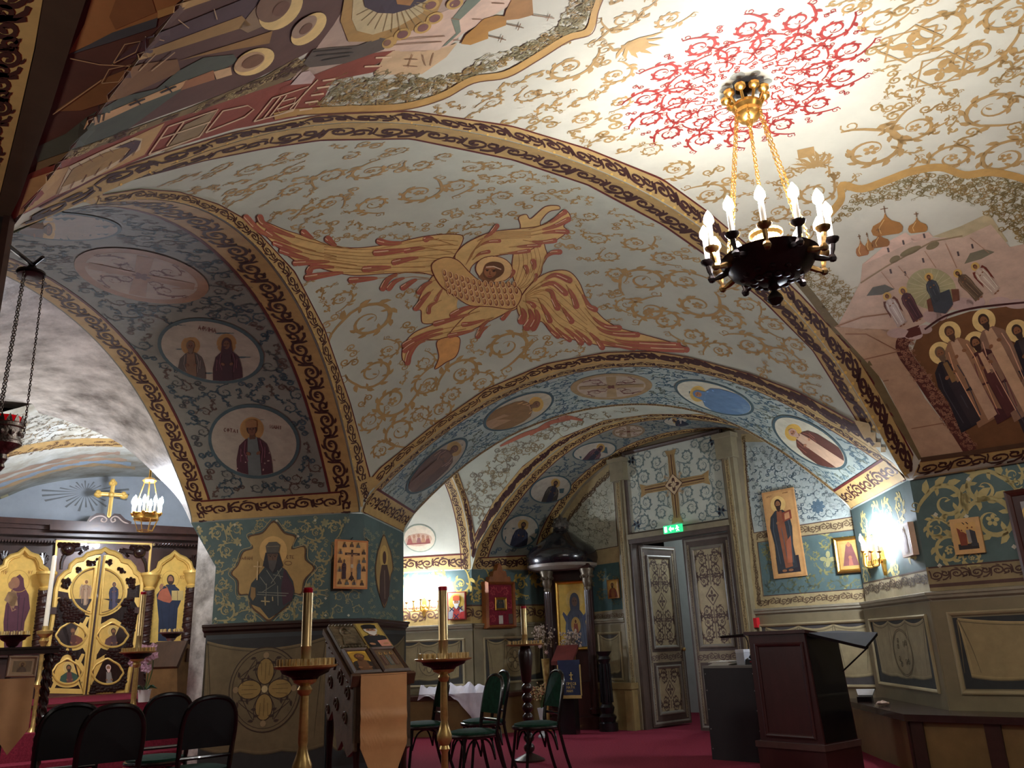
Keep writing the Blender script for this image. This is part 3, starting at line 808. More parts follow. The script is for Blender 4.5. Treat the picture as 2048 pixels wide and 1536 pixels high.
f(L1([(1520, 170), (1640, 20), (1740, -10), (1800, 60), (1720, 140), (1580, 200)]), (150, 124, 92), 5)
f(L1([(240, 1030), (220, 940), (420, 850), (560, 740), (780, 610), (1000, 560), (1130, 450), (1300, 360), (1490, 342), (1520, 380), (1390, 460), (1190, 545), (800, 830)]), (82, 88, 74), 4)
f(L1([(535, 820), (560, 760), (800, 660), (1195, 500), (1150, 560), (900, 655), (640, 775)]), (214, 172, 120), 5)
f(L1([(1360, 450), (1470, 420), (1480, 470), (1380, 500)]), (216, 178, 130), 5); f(L1([(1180, 510), (1360, 440), (1370, 500), (1150, 570)]), (166, 112, 72), 5)
for x, y in ((870, 640), (1070, 560)):
    P.stroke(L1([(x - 50, y + 22), (x + 50, y - 20)]), 3, (50, 40, 34), 7); P.stroke(L1([(x - 12, y - 22), (x + 22, y + 18)]), 3, (50, 40, 34), 7)
for x in (600, 630, 660): P.stroke(L1([(x, 735 - (x - 600) * .4), (x - 8, 785 - (x - 600) * .4)]), 2.4, (50, 40, 34), 7)
HL = (240, 208, 136)
def crescent(c, rx, ry, rot, m=HL):
    P.fill(Z(0, 0, 3.2, ell(c[0], c[1], rx, ry, rot)), m, 6, 12)
crescent((1790, 45), 165, 108, -.75); crescent((1970, 175), 138, 72, -.72); crescent((1620, 385), 138, 76, -.42)
f(Z(0, 0, 3.2, ell(1745, 20, 130, 90, -.75)), (130, 98, 74), 7); f(Z(0, 0, 3.2, ell(1940, 160, 100, 46, -.72)), (168, 140, 116), 7); f(Z(0, 0, 3.2, ell(1590, 385, 104, 54, -.42)), (196, 160, 120), 7)
f(Z(0, 0, 3.2, ell(1610, 380, 76, 36, -.42)), (128, 88, 58), 8); f(Z(0, 0, 3.2, ell(1790, 40, 62, 38, -.7)), (120, 82, 60), 8); f(Z(0, 0, 3.2, ell(1950, 170, 50, 24, -.7)), (120, 82, 60), 8)
for q in ([(720, 400), (800, 270), (900, 250), (870, 320), (720, 395)], [(650, 520), (700, 430), (840, 400), (760, 510), (650, 520)], [(450, 360), (640, 400), (830, 410)], [(1130, 110), (1200, 165)], [(1360, 40), (1380, 110)], [(930, 220), (1040, 245)], [(880, 440), (990, 330)], [(340, 720), (650, 500)], [(960, 440), (1110, 320)]):
    P.stroke(L1(q), 1.9, (196, 164, 122), 7)
f(L1([(225, 1100), (240, 1035), (700, 870), (1200, 690), (1700, 480), (1900, 362), (1985, 430), (1800, 525), (1560, 605), (1050, 775), (560, 962)]), (128, 108, 70), 3)
vines(P, 'nave', L1([(235, 1080), (250, 1040), (700, 880), (1200, 700), (1700, 490), (1890, 380), (1940, 430), (1560, 590), (1050, 760), (560, 945)]), 10, .035, [(186, 164, 112), (96, 66, 52)], l=5, items=[CURL], seed=9)
f(L1([(60, 1410), (105, 1160), (200, 1100), (560, 960), (1050, 775), (1560, 605), (1800, 525), (2060, 440), (2230, 440), (2120, 520), (2030, 720), (1500, 822), (1000, 972), (600, 1135)]), (142, 70, 52), 3)
f(L1([(115, 1375), (190, 1140), (440, 1055), (850, 872), (1050, 780), (920, 985), (600, 1130), (350, 1240)]), (196, 158, 102), 4)
f(L1([(350, 1245), (440, 1055), (640, 960), (850, 870), (905, 880), (890, 950), (720, 1060), (500, 1180)]), (216, 196, 156), 5)
f(L1([(385, 1190), (460, 1070), (660, 970), (790, 930), (830, 940), (760, 1010), (600, 1105)]), (168, 134, 78), 6)
f(L1([(730, 935), (860, 885), (895, 890), (870, 945), (760, 1030), (830, 945), (800, 930)]), (84, 62, 66), 7)
for i in range(7):
    a = (430 + i * 66, 1060 - i * 29); P.stroke(L1([a, (a[0] + 24, a[1] - 12 + 34)]), 1.4, (130, 84, 60), 7); b = (360 + i * 80, 1240 - i * 42); P.stroke(L1([b, (b[0] + 30, b[1] - 50)]), 1.4, (130, 84, 60), 7)
f(L1([(1040, 970), (1180, 790), (1390, 690), (1290, 860)]), (150, 128, 92), 5)
for q in ([(945, 980), (1070, 800), (1390, 690), (1270, 865), (945, 980)], [(1060, 925), (1170, 770)], [(1010, 880), (1340, 770)], [(1310, 840), (1420, 700), (1580, 665), (1620, 690), (1560, 740), (1310, 840)], [(1620, 770), (1740, 620), (1970, 545), (1870, 700), (1620, 770)], [(1680, 750), (1790, 610)], [(1720, 740), (1830, 600)], [(1800, 640), (1890, 615), (1880, 650), (1770, 690), (1790, 720), (1870, 690)], [(1850, 690), (2030, 500)]):
    P.stroke(L1(q), 2.4, (220, 190, 150), 7)
# right half of the left scene
f(L2([(160, 380), (330, 150), (420, 0), (560, -60), (1000, -60), (1200, 0), (900, 260), (480, 400), (180, 470), (60, 500)]), (186, 162, 142), 3)
f(L2([(600, 310), (900, 110), (1280, -40), (1560, -60), (1340, 80), (1130, 205), (1040, 290), (940, 315), (700, 315)]), (220, 190, 164), 4)
f(L2([(1000, 285), (1090, 200), (1060, 115), (1200, -60), (1300, -60), (1110, 120), (1120, 190), (1030, 275)]), (124, 134, 114), 5)
f(L2([(580, 460), (640, 350), (700, 310), (960, 305), (1100, 262), (1030, 350), (880, 455)]), (214, 182, 138), 4)
for a in ([(820, 330), (790, 410)], [(760, 400), (850, 405)], [(880, 330), (900, 400)], [(950, 320), (930, 400)], [(770, 360), (850, 360)], [(1060, 105), (1110, 112)], [(1190, 110), (1250, 112)], [(1310, 10), (1390, 14)], [(1070, 240), (1120, 242)], [(700, 270), (1000, 250)], [(720, 240), (1020, 215)]): P.stroke(L2(a), 1.6, (150, 112, 80), 7)
f(L2([(1120, 265), (1150, 210), (1210, 160), (1260, 110), (1340, 88), (1405, 95), (1400, 150), (1290, 190), (1290, 232), (1180, 272)]), (178, 128, 56), 6)
f(L2([(1385, 120), (1400, 60), (1450, -40), (1560, -50), (1570, 85), (1480, 110)]), (168, 122, 68), 6)
for c, d in (((1290, 215), (1400, 240)), ((1400, 140), (1510, 165)), ((1560, 85), (1700, 105))):
    P.stroke(L2([c, d]), 1.8, (120, 84, 44), 7); m = (c[0] + (d[0] - c[0]) * .75, c[1] + (d[1] - c[1]) * .75); P.stroke(L2([(m[0] + 8, m[1] - 22), (m[0] - 10, m[1] + 22)]), 1.6, (120, 84, 44), 7)
f(L2([(0, 540), (180, 470), (540, 330), (715, 305), (630, 355), (660, 365), (580, 400), (640, 405), (570, 445), (340, 490), (170, 690), (0, 728)]), (142, 70, 50), 4)
for k in range(5): P.stroke(L2([(260 - k * 36, 492 + k * 46), (340 - k * 36, 480 + k * 46)]), 3.4, (226, 196, 156), 7)
for a in ([(520, 405), (620, 400)], [(590, 350), (690, 345)]): P.stroke(L2(a), 3.4, (226, 196, 156), 7)
f(L2([(420, 250), (370, 120), (400, -60), (1030, -60), (960, 90), (780, 205), (560, 250)]), (178, 140, 76), 6)
f(L2([(470, 180), (440, 110), (450, -60), (950, -60), (880, 70), (720, 160), (570, 205)]), (206, 188, 140), 7)
for k in range(13):
    a = .15 + k * .21; P.stroke(L2([(700 + 120 * math.cos(a), -10 + 60 * math.sin(a)), (700 + 260 * math.cos(a), -10 + 200 * math.sin(a))]), 1.5, (150, 128, 84), 8)
f(L2([(500, -60), (520, 30), (600, 66), (700, 70), (800, 40), (900, -10), (930, -60)]), (64, 48, 60), 9); f(L2([(700, -60), (720, 10), (800, 20), (840, -40)]), (176, 122, 62), 10)
for x, y in ((955, 102), (882, 160), (755, 202), (1080, 10), (930, 20)):
    f(L2(ell(x, y, 56, 34, -.4)), (206, 168, 92), 8); f(L2(ell(x, y, 36, 22, -.4)), (132, 88, 80), 9)
f(L2([(140, 385), (200, 300), (330, 285), (480, 275), (610, 225), (690, 235), (640, 300), (400, 385), (180, 410)]), (96, 84, 72), 6)
f(L2(ell(675, 255, 50, 32, -.5)), (204, 166, 96), 7); f(L2(ell(660, 255, 26, 18, -.5)), (140, 100, 76), 8)
for a in ([(200, 310), (440, 290)], [(220, 335), (450, 315)], [(250, 365), (430, 335)]): P.stroke(L2(a), 1.8, (58, 50, 44), 8)
f(L2([(60, 520), (130, 440), (180, 430), (215, 470), (190, 510)]), (206, 182, 170), 6)
P.stroke(sm(L2([(-40, 715), (100, 690), (400, 672), (750, 658), (1000, 592), (1190, 492), (1400, 455), (1600, 342), (1780, 232), (1910, 188), (1955, 60), (2000, -60)]), 5), 14, (190, 150, 84), 6)
P.stroke(sm(L2([(100, 708), (400, 692), (760, 676), (1010, 610), (1200, 510), (1410, 474), (1610, 362), (1790, 250), (1935, 200), (1975, 60), (2015, -40)]), 5), 2, (110, 70, 46), 7)
vines(P, 'nave', L2([(190, 665), (350, 480), (640, 455), (1000, 490), (1170, 415), (1400, 335), (1760, 135), (1850, -20), (1960, -20), (1890, 175), (1590, 335), (1190, 470), (1000, 570), (750, 635)]), 15, .05, [(156, 126, 70), (140, 128, 88)], l=5, items=[CURL, CURL, SCR0], seed=12)
P.build('painted_scene', nave, label='painted scene of haloed saints and a gold-domed church, left of the chandelier')
# ---- right scene
RZ = lambda pts: Z(1600, 380, 2.647, pts)
P = Paint(RM['nave']); st = 13
f = lambda pts, m, l=2: P.fill(pts, m, l, st)
P.stroke(sm([(1636, 448), (1662, 424), (1682, 398), (1684, 370), (1724, 377), (1774, 360), (1824, 342), (1880, 334), (1929, 349), (1975, 344), (2030, 352), (2110, 380), (2200, 400), (2300, 470)], 5), 15, (190, 150, 84), 4)
vines(P, 'nave', RZ([(150, 210), (230, 90), (330, 10), (560, -60), (860, -90), (1300, -40), (1400, 330), (1160, 270), (1000, 110), (800, 30), (620, 20), (420, 66), (250, 140)]), 14, .05, [(156, 130, 78), (146, 130, 86)], l=3, items=[CURL, CURL, SCR0], seed=21)
vines(P, 'nave', RZ([(-20, 440), (60, 400), (200, 440), (345, 630), (190, 700), (90, 570)]), 13, .05, [(156, 130, 78), (146, 130, 86)], l=3, items=[CURL, SCR0], seed=22)
f(RZ([(700, 245), (850, 190), (1000, 120), (1100, 270), (1000, 330), (830, 260)]), (188, 172, 132), 3)
f(RZ([(200, 720), (320, 485), (330, 390), (480, 270), (560, 235), (600, 260), (690, 250), (860, 250), (1010, 180), (1110, 300), (1300, 260), (1700, 330), (1700, 640), (1100, 600), (760, 640), (560, 760)]), (204, 176, 152), 4)
f(RZ([(340, 390), (480, 262), (560, 222), (605, 262), (470, 330)]), (224, 190, 166), 5); f(RZ([(580, 240), (680, 220), (705, 245), (600, 275)]), (222, 188, 164), 5)
P.stroke(RZ([(320, 490), (460, 400), (700, 270), (860, 240)]), 3, (150, 128, 96), 6); P.stroke(RZ([(190, 720), (330, 670), (480, 650)]), 3, (158, 118, 88), 6)
def onion(cx, cy, w, h, lean, m=(170, 118, 56)):
    sh = [(0, 1.0), (.05, .8), (.18, .62), (.42, .48), (.5, .28), (.46, .08), (.34, 0), (-.34, 0), (-.46, .08), (-.5, .28), (-.42, .48), (-.18, .62), (-.05, .8)]
    a = R(lean); T = lambda p: (cx + w * p[0] * math.cos(a) + h * p[1] * math.sin(a), cy + w * p[0] * math.sin(a) - h * p[1] * math.cos(a))
    f(RZ([T(p) for p in sh]), m, 7); P.stroke(RZ([T((0, 1)), T((0, 1.3))]), 1.8, (120, 84, 44), 8); P.stroke(RZ([T((-.12, 1.18)), T((.12, 1.18))]), 1.6, (120, 84, 44), 8)
    P.stroke(RZ([T((-.2, .1)), T((-.25, .35)), T((-.05, .7))]), 1.6, (220, 178, 110), 8)
onion(465, 235, 170, 120, -8); onion(428, 300, 100, 80, -8, (152, 102, 50)); onion(625, 222, 105, 85, -6); onion(335, 345, 70, 90, -12, (166, 110, 60)); onion(372, 318, 46, 76, -12)
for a, b in (((475, 378), (528, 350)), ((530, 345), (640, 296)), ((668, 308), (736, 276))):
    c = ((a[0] + b[0]) / 2, (a[1] + b[1]) / 2); f(RZ([p for p in ell(c[0], c[1], math.hypot(b[0] - a[0], b[1] - a[1]) / 2, 17, math.atan2(b[1] - a[1], b[0] - a[0]))]), (132, 118, 84), 6)
f(RZ([(352, 558), (385, 512), (450, 498), (500, 522), (430, 552)]), (104, 102, 92), 6); f(RZ([(870, 388), (900, 332), (975, 310), (1030, 325), (960, 362)]), (126, 120, 96), 6)
for x, y in ((555, 440), (545, 275), (835, 335), (910, 295), (478, 428), (465, 315), (650, 370), (655, 240)): f(RZ([(x - 6, y - 12), (x + 4, y - 14), (x + 10, y + 10), (x, y + 12)]), (92, 78, 74), 7)
for q in ([(520, 400), (580, 470)], [(660, 320), (720, 410)], [(770, 280), (830, 410)], [(430, 430), (500, 520)], [(900, 250), (1000, 330)]): P.stroke(RZ(q), 1.6, (176, 138, 110), 6)
f(RZ(ell(695, 520, 132, 108, .2)), (176, 168, 124), 6)
for k in range(20): P.stroke(RZ([(695 + 30 * math.cos(k * .314), 520 + 26 * math.sin(k * .314)), (695 + 126 * math.cos(k * .314), 520 + 102 * math.sin(k * .314))]), 1, (200, 192, 150), 7)
for c in ((520, 755, 60, 26), (600, 765, 50, 26), (700, 665, 50, 36), (740, 660, 40, 30), (860, 600, 60, 34), (930, 590, 50, 32), (1060, 590, 60, 28), (1150, 600, 70, 26), (660, 735, 40, 24)): f(RZ(ell(*c)), (196, 168, 156), 7)
z = lambda x, y: (1600 + x / 2.647, 380 + y / 2.647)
person_full(P, TP(z(462, 560), 9.2, -28), (188, 170, 158), (206, 192, 180), (92, 62, 44), (214, 176, 100), wings=(110, 70, 56), beard=False, l=8, hgt=7)
person_full(P, TP(z(545, 530), 9.4, -28), (92, 62, 62), (80, 56, 60), (92, 62, 44), (214, 176, 100), hood=True, beard=False, l=8, hgt=7)
person_full(P, TP(z(682, 458), 9.6, -20), (74, 78, 80), (66, 70, 76), (86, 54, 36), (214, 176, 100), l=8, hgt=6)
f(RZ([(690, 560), (790, 520), (810, 600), (770, 650), (710, 640)]), (70, 74, 78), 12); f(RZ([(670, 580), (700, 560), (720, 640), (680, 640)]), (120, 78, 58), 9); f(RZ([(800, 520), (840, 520), (845, 580), (810, 590)]), (120, 78, 58), 9)
person_full(P, TP(z(835, 438), 9.4, -42), (112, 92, 70), (98, 80, 62), (72, 52, 40), (214, 176, 100), l=8, hgt=7)
person_full(P, TP(z(928, 402), 9.4, -40), (196, 172, 150), (206, 186, 164), (92, 62, 44), (214, 176, 100), wings=(122, 58, 44), beard=False, l=8, hgt=7)
f(RZ([(180, 722), (480, 738), (530, 800), (530, 860), (660, 1100), (760, 1230), (900, 1390), (645, 1420), (440, 1010), (340, 895)]), (190, 156, 124), 4)
for q in ([(340, 895), (530, 850)], [(590, 1262), (760, 1232)], [(240, 760), (350, 760), (520, 850)], [(440, 1010), (470, 1005)]): P.stroke(RZ(q), 2.2, (150, 108, 80), 6)
f(RZ([(590, 860), (620, 780), (740, 692), (900, 640), (1100, 614), (1400, 620), (1700, 760), (1700, 1280), (1186, 1340), (900, 1380), (800, 1180), (690, 1000)]), (118, 80, 48), 5)
P.stroke(sm(RZ([(640, 745), (560, 780), (545, 850), (640, 990), (720, 1110), (800, 1220), (905, 1385)]), 4), 26, (92, 48, 40), 6)
vines(P, 'nave', RZ([(520, 790), (600, 780), (600, 860), (780, 1110), (860, 1210), (930, 1380), (890, 1390), (760, 1210), (640, 1040), (530, 870)]), 11, .038, [(170, 124, 96), (150, 104, 80)], l=8, items=[CURL], seed=31)
P.stroke(sm(RZ([(660, 735), (760, 668), (900, 625), (1100, 600), (1400, 575)]), 4), 4, (70, 34, 30), 8)
cs = [((975, 690), 25.5, (150, 116, 92), (206, 168, 130), (70, 50, 40), None), ((1152, 745), 25, (44, 40, 44), (70, 60, 56), (70, 54, 44), None), ((795, 752), 24, (158, 118, 86), (196, 160, 128), (88, 62, 46), None), ((1300, 700), 25, (120, 60, 50), (70, 60, 56), (70, 54, 44), None), ((932, 808), 25, (78, 42, 42), (90, 50, 46), (60, 40, 32), (206, 164, 126)), ((745, 862), 24.5, (42, 38, 42), (54, 46, 48), (120, 96, 72), (140, 108, 66)), ((1090, 900), 24.5, (52, 44, 46), (60, 50, 50), (120, 96, 72), (176, 130, 96))]
for c, h, rb, un, ha, so in cs:
    person_full(P, TP(z(*c), h, -25), rb, un, ha, HL, stole=so, l=9, hgt=6.6 if c[1] > 790 else 8.2, step=None, feet=False)
P.stroke(sm(RZ([(-60, 420), (60, 560), (180, 718), (340, 900), (500, 1180), (648, 1418)]), 5), 17, (116, 100, 66), 3)
P.stroke(RZ([(640, 1425), (900, 1388), (1186, 1345), (1500, 1300)]), 9, (88, 62, 42), 10)
P.build('painted_scene', nave, label='painted scene of haloed saints below a domed church, at right above the cornice')

# ---- vault cell with the six-winged figure
P = Paint(RM['cell'])
innr = [(194, 388), (250, 362), (312, 347), (406, 322), (531, 297), (640, 281), (820, 278), (1024, 320), (1174, 370), (1324, 450), (1424, 520), (1524, 600), (1624, 700), (1712, 840)]
bandpath(P, pj(MAIN, 205, 1765), innr, RM['cell'], .27, .03, dots=True)
out1 = [(200, 388), (281, 375), (359, 381), (437, 406), (487, 434), (525, 472), (590, 542), (650, 658), (702, 808), (742, 958)]
bandpath(P, pj(ARC1, 190, 900, 975), out1, RM['cell'], .27, .03, l=5, dots=True)
out2 = [(742, 954), (760, 933), (862, 852), (970, 777), (1089, 726), (1209, 703), (1300, 700), (1376, 712), (1501, 746), (1595, 781), (1715, 845)]
bandpath(P, pj(ARC2, 735, 1765, 985), out2, RM['cell'], .27, .03, l=8)
P.fill([(713, 965), (741, 952), (764, 962), (738, 995), (722, 1022)], OCH, 11, 8)
bandpath(P, [(714, 968), (722, 1018)], [(738, 962), (742, 992)], RM['cell'], .2, .03, None, None, l=11)
P.fill([(1708, 838), (1760, 850), (1816, 955), (1745, 902)], OCH, 11, 10)
P.build('painted_border', cell)
P = Paint(RM['cell'])
sc = [(520, 372, 30, 0), (500, 338, 26, 1), (590, 338, 24, 0), (585, 380, 26, 1), (660, 352, 36, 0), (660, 405, 30, 1), (742, 342, 40, 1), (748, 408, 34, 0), (838, 385, 46, 0), (840, 330, 30, 1), (915, 372, 34, 1), (945, 335, 26, 0), (1005, 392, 24, 0), (1040, 350, 24, 1), (440, 335, 24, 0), (415, 352, 18, 1), (1085, 395, 22, 1), (600, 312, 18, 0), (700, 312, 18, 1), (800, 300, 16, 0), (890, 312, 18, 0), (980, 330, 18, 1),
      (738, 642, 56, 0), (683, 598, 26, 1), (778, 700, 24, 0), (748, 745, 40, 1), (785, 802, 42, 0), (855, 768, 30, 1), (800, 862, 34, 0), (762, 900, 22, 1), (925, 745, 40, 0), (1012, 692, 46, 1), (965, 765, 26, 0), (882, 820, 28, 1), (740, 842, 26, 0), (1075, 705, 26, 1), (1060, 660, 16, 0), (850, 725, 22, 0), (905, 790, 20, 0), (838, 830, 22, 1),
      (1195, 478, 22, 0), (1178, 432, 18, 1), (1272, 486, 32, 0), (1220, 512, 22, 1), (1330, 515, 26, 0), (1368, 560, 36, 1), (1290, 560, 48, 0), (1232, 548, 24, 1), (1300, 620, 38, 1), (1255, 608, 24, 0), (1395, 610, 44, 0), (1330, 640, 36, 0), (1450, 560, 30, 1), (1455, 640, 30, 0), (1385, 672, 30, 1), (1495, 610, 26, 1), (1500, 690, 34, 0), (1545, 650, 28, 0), (1560, 712, 28, 1), (1440, 700, 26, 0), (1600, 735, 24, 0), (1620, 780, 18, 1), (1590, 690, 22, 0), (1440, 515, 22, 0), (1400, 490, 20, 1), (1655, 800, 14, 0)]
zz4 = lambda pts: Z(440, 380, 3.657, pts); zz5 = lambda pts: Z(940, 380, 4.267, pts)
SER = zz4([(140, 180), (320, 180), (450, 260), (620, 300), (700, 370), (900, 400), (1130, 390), (1500, 330), (1780, 350), (1900, 330), (2040, 240)]) + zz5([(440, 200), (760, 130), (870, 240), (850, 350), (740, 450), (790, 520), (680, 690), (880, 700), (1000, 900), (1090, 1010), (1300, 1160), (1450, 1210), (1800, 1300), (1870, 1370), (1500, 1370), (1140, 1350), (760, 1260), (520, 1180), (300, 1100), (60, 1250)]) + zz4([(1900, 1070), (1760, 1100), (1740, 1250), (1560, 1310), (1600, 1130), (1400, 1270), (1330, 1240), (1350, 1100), (1470, 980), (1420, 860), (1440, 740), (1180, 720), (940, 660), (620, 640), (540, 530), (400, 400)])
sc = [c for c in sc if not inside(c[:2], SER)]
place_scrolls(P, 'cell', sc, (178, 146, 92), [SCR, SCR2, SCR])
reg = [(330, 365), (410, 335), (640, 290), (820, 288), (1010, 325), (1160, 375), (1310, 455), (1510, 605), (1690, 820), (1600, 775), (1500, 738), (1375, 704), (1205, 696), (1085, 718), (965, 769), (858, 843), (745, 935), (708, 800), (656, 650), (598, 535), (535, 470), (445, 398)]
occ = [ell(x, y, r * 1.2, r * 1.2) for x, y, r, f in sc] + [SER] + [ell(1120, 560, 60, 60)]
vines(P, 'cell', reg, 27, .085, [(178, 146, 92), (182, 154, 104)], occ, items=[SPR, CURL, SPR], seed=5)
P.build('painted_scrollwork', cell)
P = Paint(RM['cell']); P.fill([(10, 474), (70, 448), (125, 424), (219, 374), (210, 394), (194, 404), (125, 428), (60, 456)], OCH, 2, 12); P.build('painted_border', cell)
# the six-winged figure
P = Paint(RM['cell'])
YW = (222, 186, 118); YD = (176, 128, 76); RT = (174, 98, 76); RDK = (118, 58, 46); PK = (232, 196, 156)
def feather(pts, w, tip=.35, l=6, body=None):
    w *= 1.25; tip = min(.75, tip * 1.5)
    q = sm(pts, 7); n = len(q); ww = [w * (.55 + .45 * math.sin(math.pi * (.15 + .8 * i / (n - 1)))) for i in range(n)]
    if body: P.stroke(q, ww, body, l)
    k = int(n * (1 - tip)); t = q[k:]; m = len(t); P.stroke(t, [w * (.3 + .75 * (i / (m - 1)) ** .6) if i < m - 1 else w * .5 for i in range(m)], RT, l + 1)
    e = t[-1]; P.fill(ell(e[0], e[1], w * .5, w * .5, 0, 10), RT, l + 1)
    P.stroke([(p[0] - .4 * w, p[1] - .15 * w) for p in t[m // 2:]], max(1.2, w * .14), PK, l + 3)
    P.stroke(q, 1.3, YD, l + 2)
def wing(pts, m=YW, l=3): 
    q = sm(pts, 5, True); P.fill(q, m, l, 13); P.stroke(q, 1.6, RDK, l + 1, None, True)
# left spread wing
wing(zz4([(1780, 350), (1700, 320), (1500, 335), (1250, 390), (1000, 420), (800, 400), (640, 340), (480, 290), (330, 230), (260, 240), (330, 330), (440, 430), (560, 520), (700, 560), (950, 620), (1200, 610), (1450, 600), (1600, 620), (1700, 500)]))
for a, w in (([(900, 420), (700, 380), (520, 330), (330, 250), (290, 195)], 11), ([(700, 440), (500, 380), (300, 300), (190, 195)], 11), ([(1000, 430), (850, 400), (790, 355)], 12), ([(800, 400), (680, 350), (612, 305)], 11), ([(850, 480), (600, 420), (430, 350), (350, 300)], 10), ([(850, 500), (600, 450), (400, 385)], 9), ([(900, 530), (650, 500), (450, 440)], 10), ([(1000, 545), (800, 520), (550, 530)], 10), ([(1200, 580), (950, 570), (700, 555), (650, 590)], 11), ([(1200, 600), (900, 600), (640, 635)], 12), ([(1300, 630), (1150, 640), (960, 655)], 11), ([(1500, 610), (1350, 600), (1240, 640), (1190, 715)], 10), ([(1530, 640), (1400, 630), (1290, 660), (1235, 715)], 9), ([(1550, 650), (1440, 650), (1340, 710)], 10),
            ([(1600, 350), (1400, 370), (1250, 385), (1165, 370)], 11), ([(1700, 390), (1450, 420), (1300, 440), (1140, 455)], 11), ([(1720, 400), (1560, 350), (1505, 355)], 10), ([(1700, 450), (1500, 420), (1360, 440)], 9), ([(1650, 500), (1450, 490), (1275, 525)], 10), ([(1500, 560), (1250, 560), (1060, 575)], 11)):
    feather(zz4(a), w)
for k in range(7): P.stroke(sm(zz4([(1740, 370 + k * 30), (1500, 365 + k * 38), (1100, 430 + k * 26), (760, 410 + k * 22)]), 6), 1.1, YD, 5)
# upper wings (right)
wing(zz5([(430, 320), (415, 230), (480, 205), (520, 240), (640, 140), (750, 130), (765, 160), (680, 180), (620, 240), (600, 300), (640, 480), (660, 560), (620, 640), (600, 720), (480, 840), (430, 880), (360, 700), (380, 480)]))
wing(zz5([(-130, 560), (-60, 470), (60, 400), (200, 350), (420, 325), (600, 300), (740, 220), (820, 170), (860, 240), (800, 300), (830, 350), (720, 430), (600, 460), (480, 520), (300, 545), (120, 580), (20, 640), (-20, 720), (-90, 640)]), YW, 5)
for a, w in (([(500, 330), (680, 270), (780, 200), (810, 180)], 9), ([(520, 350), (700, 310), (840, 245)], 9), ([(520, 380), (700, 350), (830, 350)], 8), ([(450, 420), (600, 440), (725, 425)], 8), ([(330, 480), (460, 475), (590, 465)], 7), ([(60, 430), (170, 370), (230, 300)], 8), ([(40, 500), (140, 440), (250, 428)], 6), ([(20, 590), (80, 540), (160, 520)], 6), ([(250, 540), (380, 530), (500, 512)], 7), ([(600, 700), (640, 580), (700, 530), (765, 522)], 9), ([(520, 700), (550, 650), (540, 605)], 9), ([(470, 740), (490, 690), (475, 650)], 7), ([(320, 780), (360, 720), (370, 690)], 7), ([(520, 800), (560, 760), (565, 720)], 6)):
    feather(zz5(a), w, .45, 7)
for k in range(6): P.stroke(sm(zz5([(-40 + 10 * k, 640 - k * 14), (40 + k * 10, 500 - k * 14), (220, 420 - k * 12), (520, 400 - k * 10)]), 6), 1, YD, 6)
for k in range(6): P.stroke(sm(zz5([(400 + k * 34, 460), (420 + k * 36, 620), (380 + k * 30, 780), (350 + k * 12, 850)]), 6), 1, YD, 4)
# right spread wing
wing(zz5([(440, 900), (560, 760), (700, 690), (840, 690), (930, 780), (990, 920), (1060, 1010), (1160, 1110), (1290, 1180), (1440, 1220), (1760, 1310), (1850, 1350), (1700, 1365), (1400, 1350), (1140, 1330), (1000, 1300), (860, 1270), (720, 1240), (610, 1120), (560, 1180), (480, 1170), (440, 1110), (400, 1000)]))
for a, w in (([(900, 800), (980, 920), (1020, 990), (1070, 1015)], 9), ([(980, 1000), (1080, 1110), (1180, 1165), (1275, 1172)], 9), ([(1000, 1080), (1120, 1190), (1260, 1225), (1430, 1230)], 9), ([(1100, 1220), (1300, 1290), (1500, 1310), (1780, 1322)], 10), ([(1150, 1270), (1350, 1330), (1600, 1350), (1850, 1358)], 10), ([(1050, 1270), (1200, 1310), (1400, 1345)], 8), ([(980, 1180), (1080, 1270), (1130, 1340)], 9), ([(860, 1160), (960, 1240), (1020, 1300)], 9), ([(760, 1140), (880, 1230), (950, 1300)], 9), ([(700, 1140), (780, 1220), (850, 1275)], 8), ([(620, 1090), (690, 1190), (750, 1245)], 8),
            ([(600, 790), (720, 720), (850, 765)], 10), ([(560, 840), (700, 790), (815, 875)], 10), ([(540, 880), (680, 850), (720, 940), (748, 1000)], 10), ([(820, 800), (880, 900), (908, 985)], 10), ([(760, 960), (830, 1060), (868, 1115)], 9), ([(580, 920), (650, 1040), (682, 1110)], 9), ([(450, 940), (520, 960), (545, 985)], 8), ([(420, 980), (460, 1050), (440, 1110)], 13), ([(480, 970), (530, 1080), (485, 1165)], 13), ([(540, 980), (580, 1080), (540, 1170)], 12)):
    feather(zz5(a), w, .5, 7)
for k in range(7): P.stroke(sm(zz5([(470, 890 + k * 8), (640 - k * 6, 770 + k * 40), (800 - k * 8, 860 + k * 56), (1000, 1080 + k * 34)]), 6), 1, YD, 5)
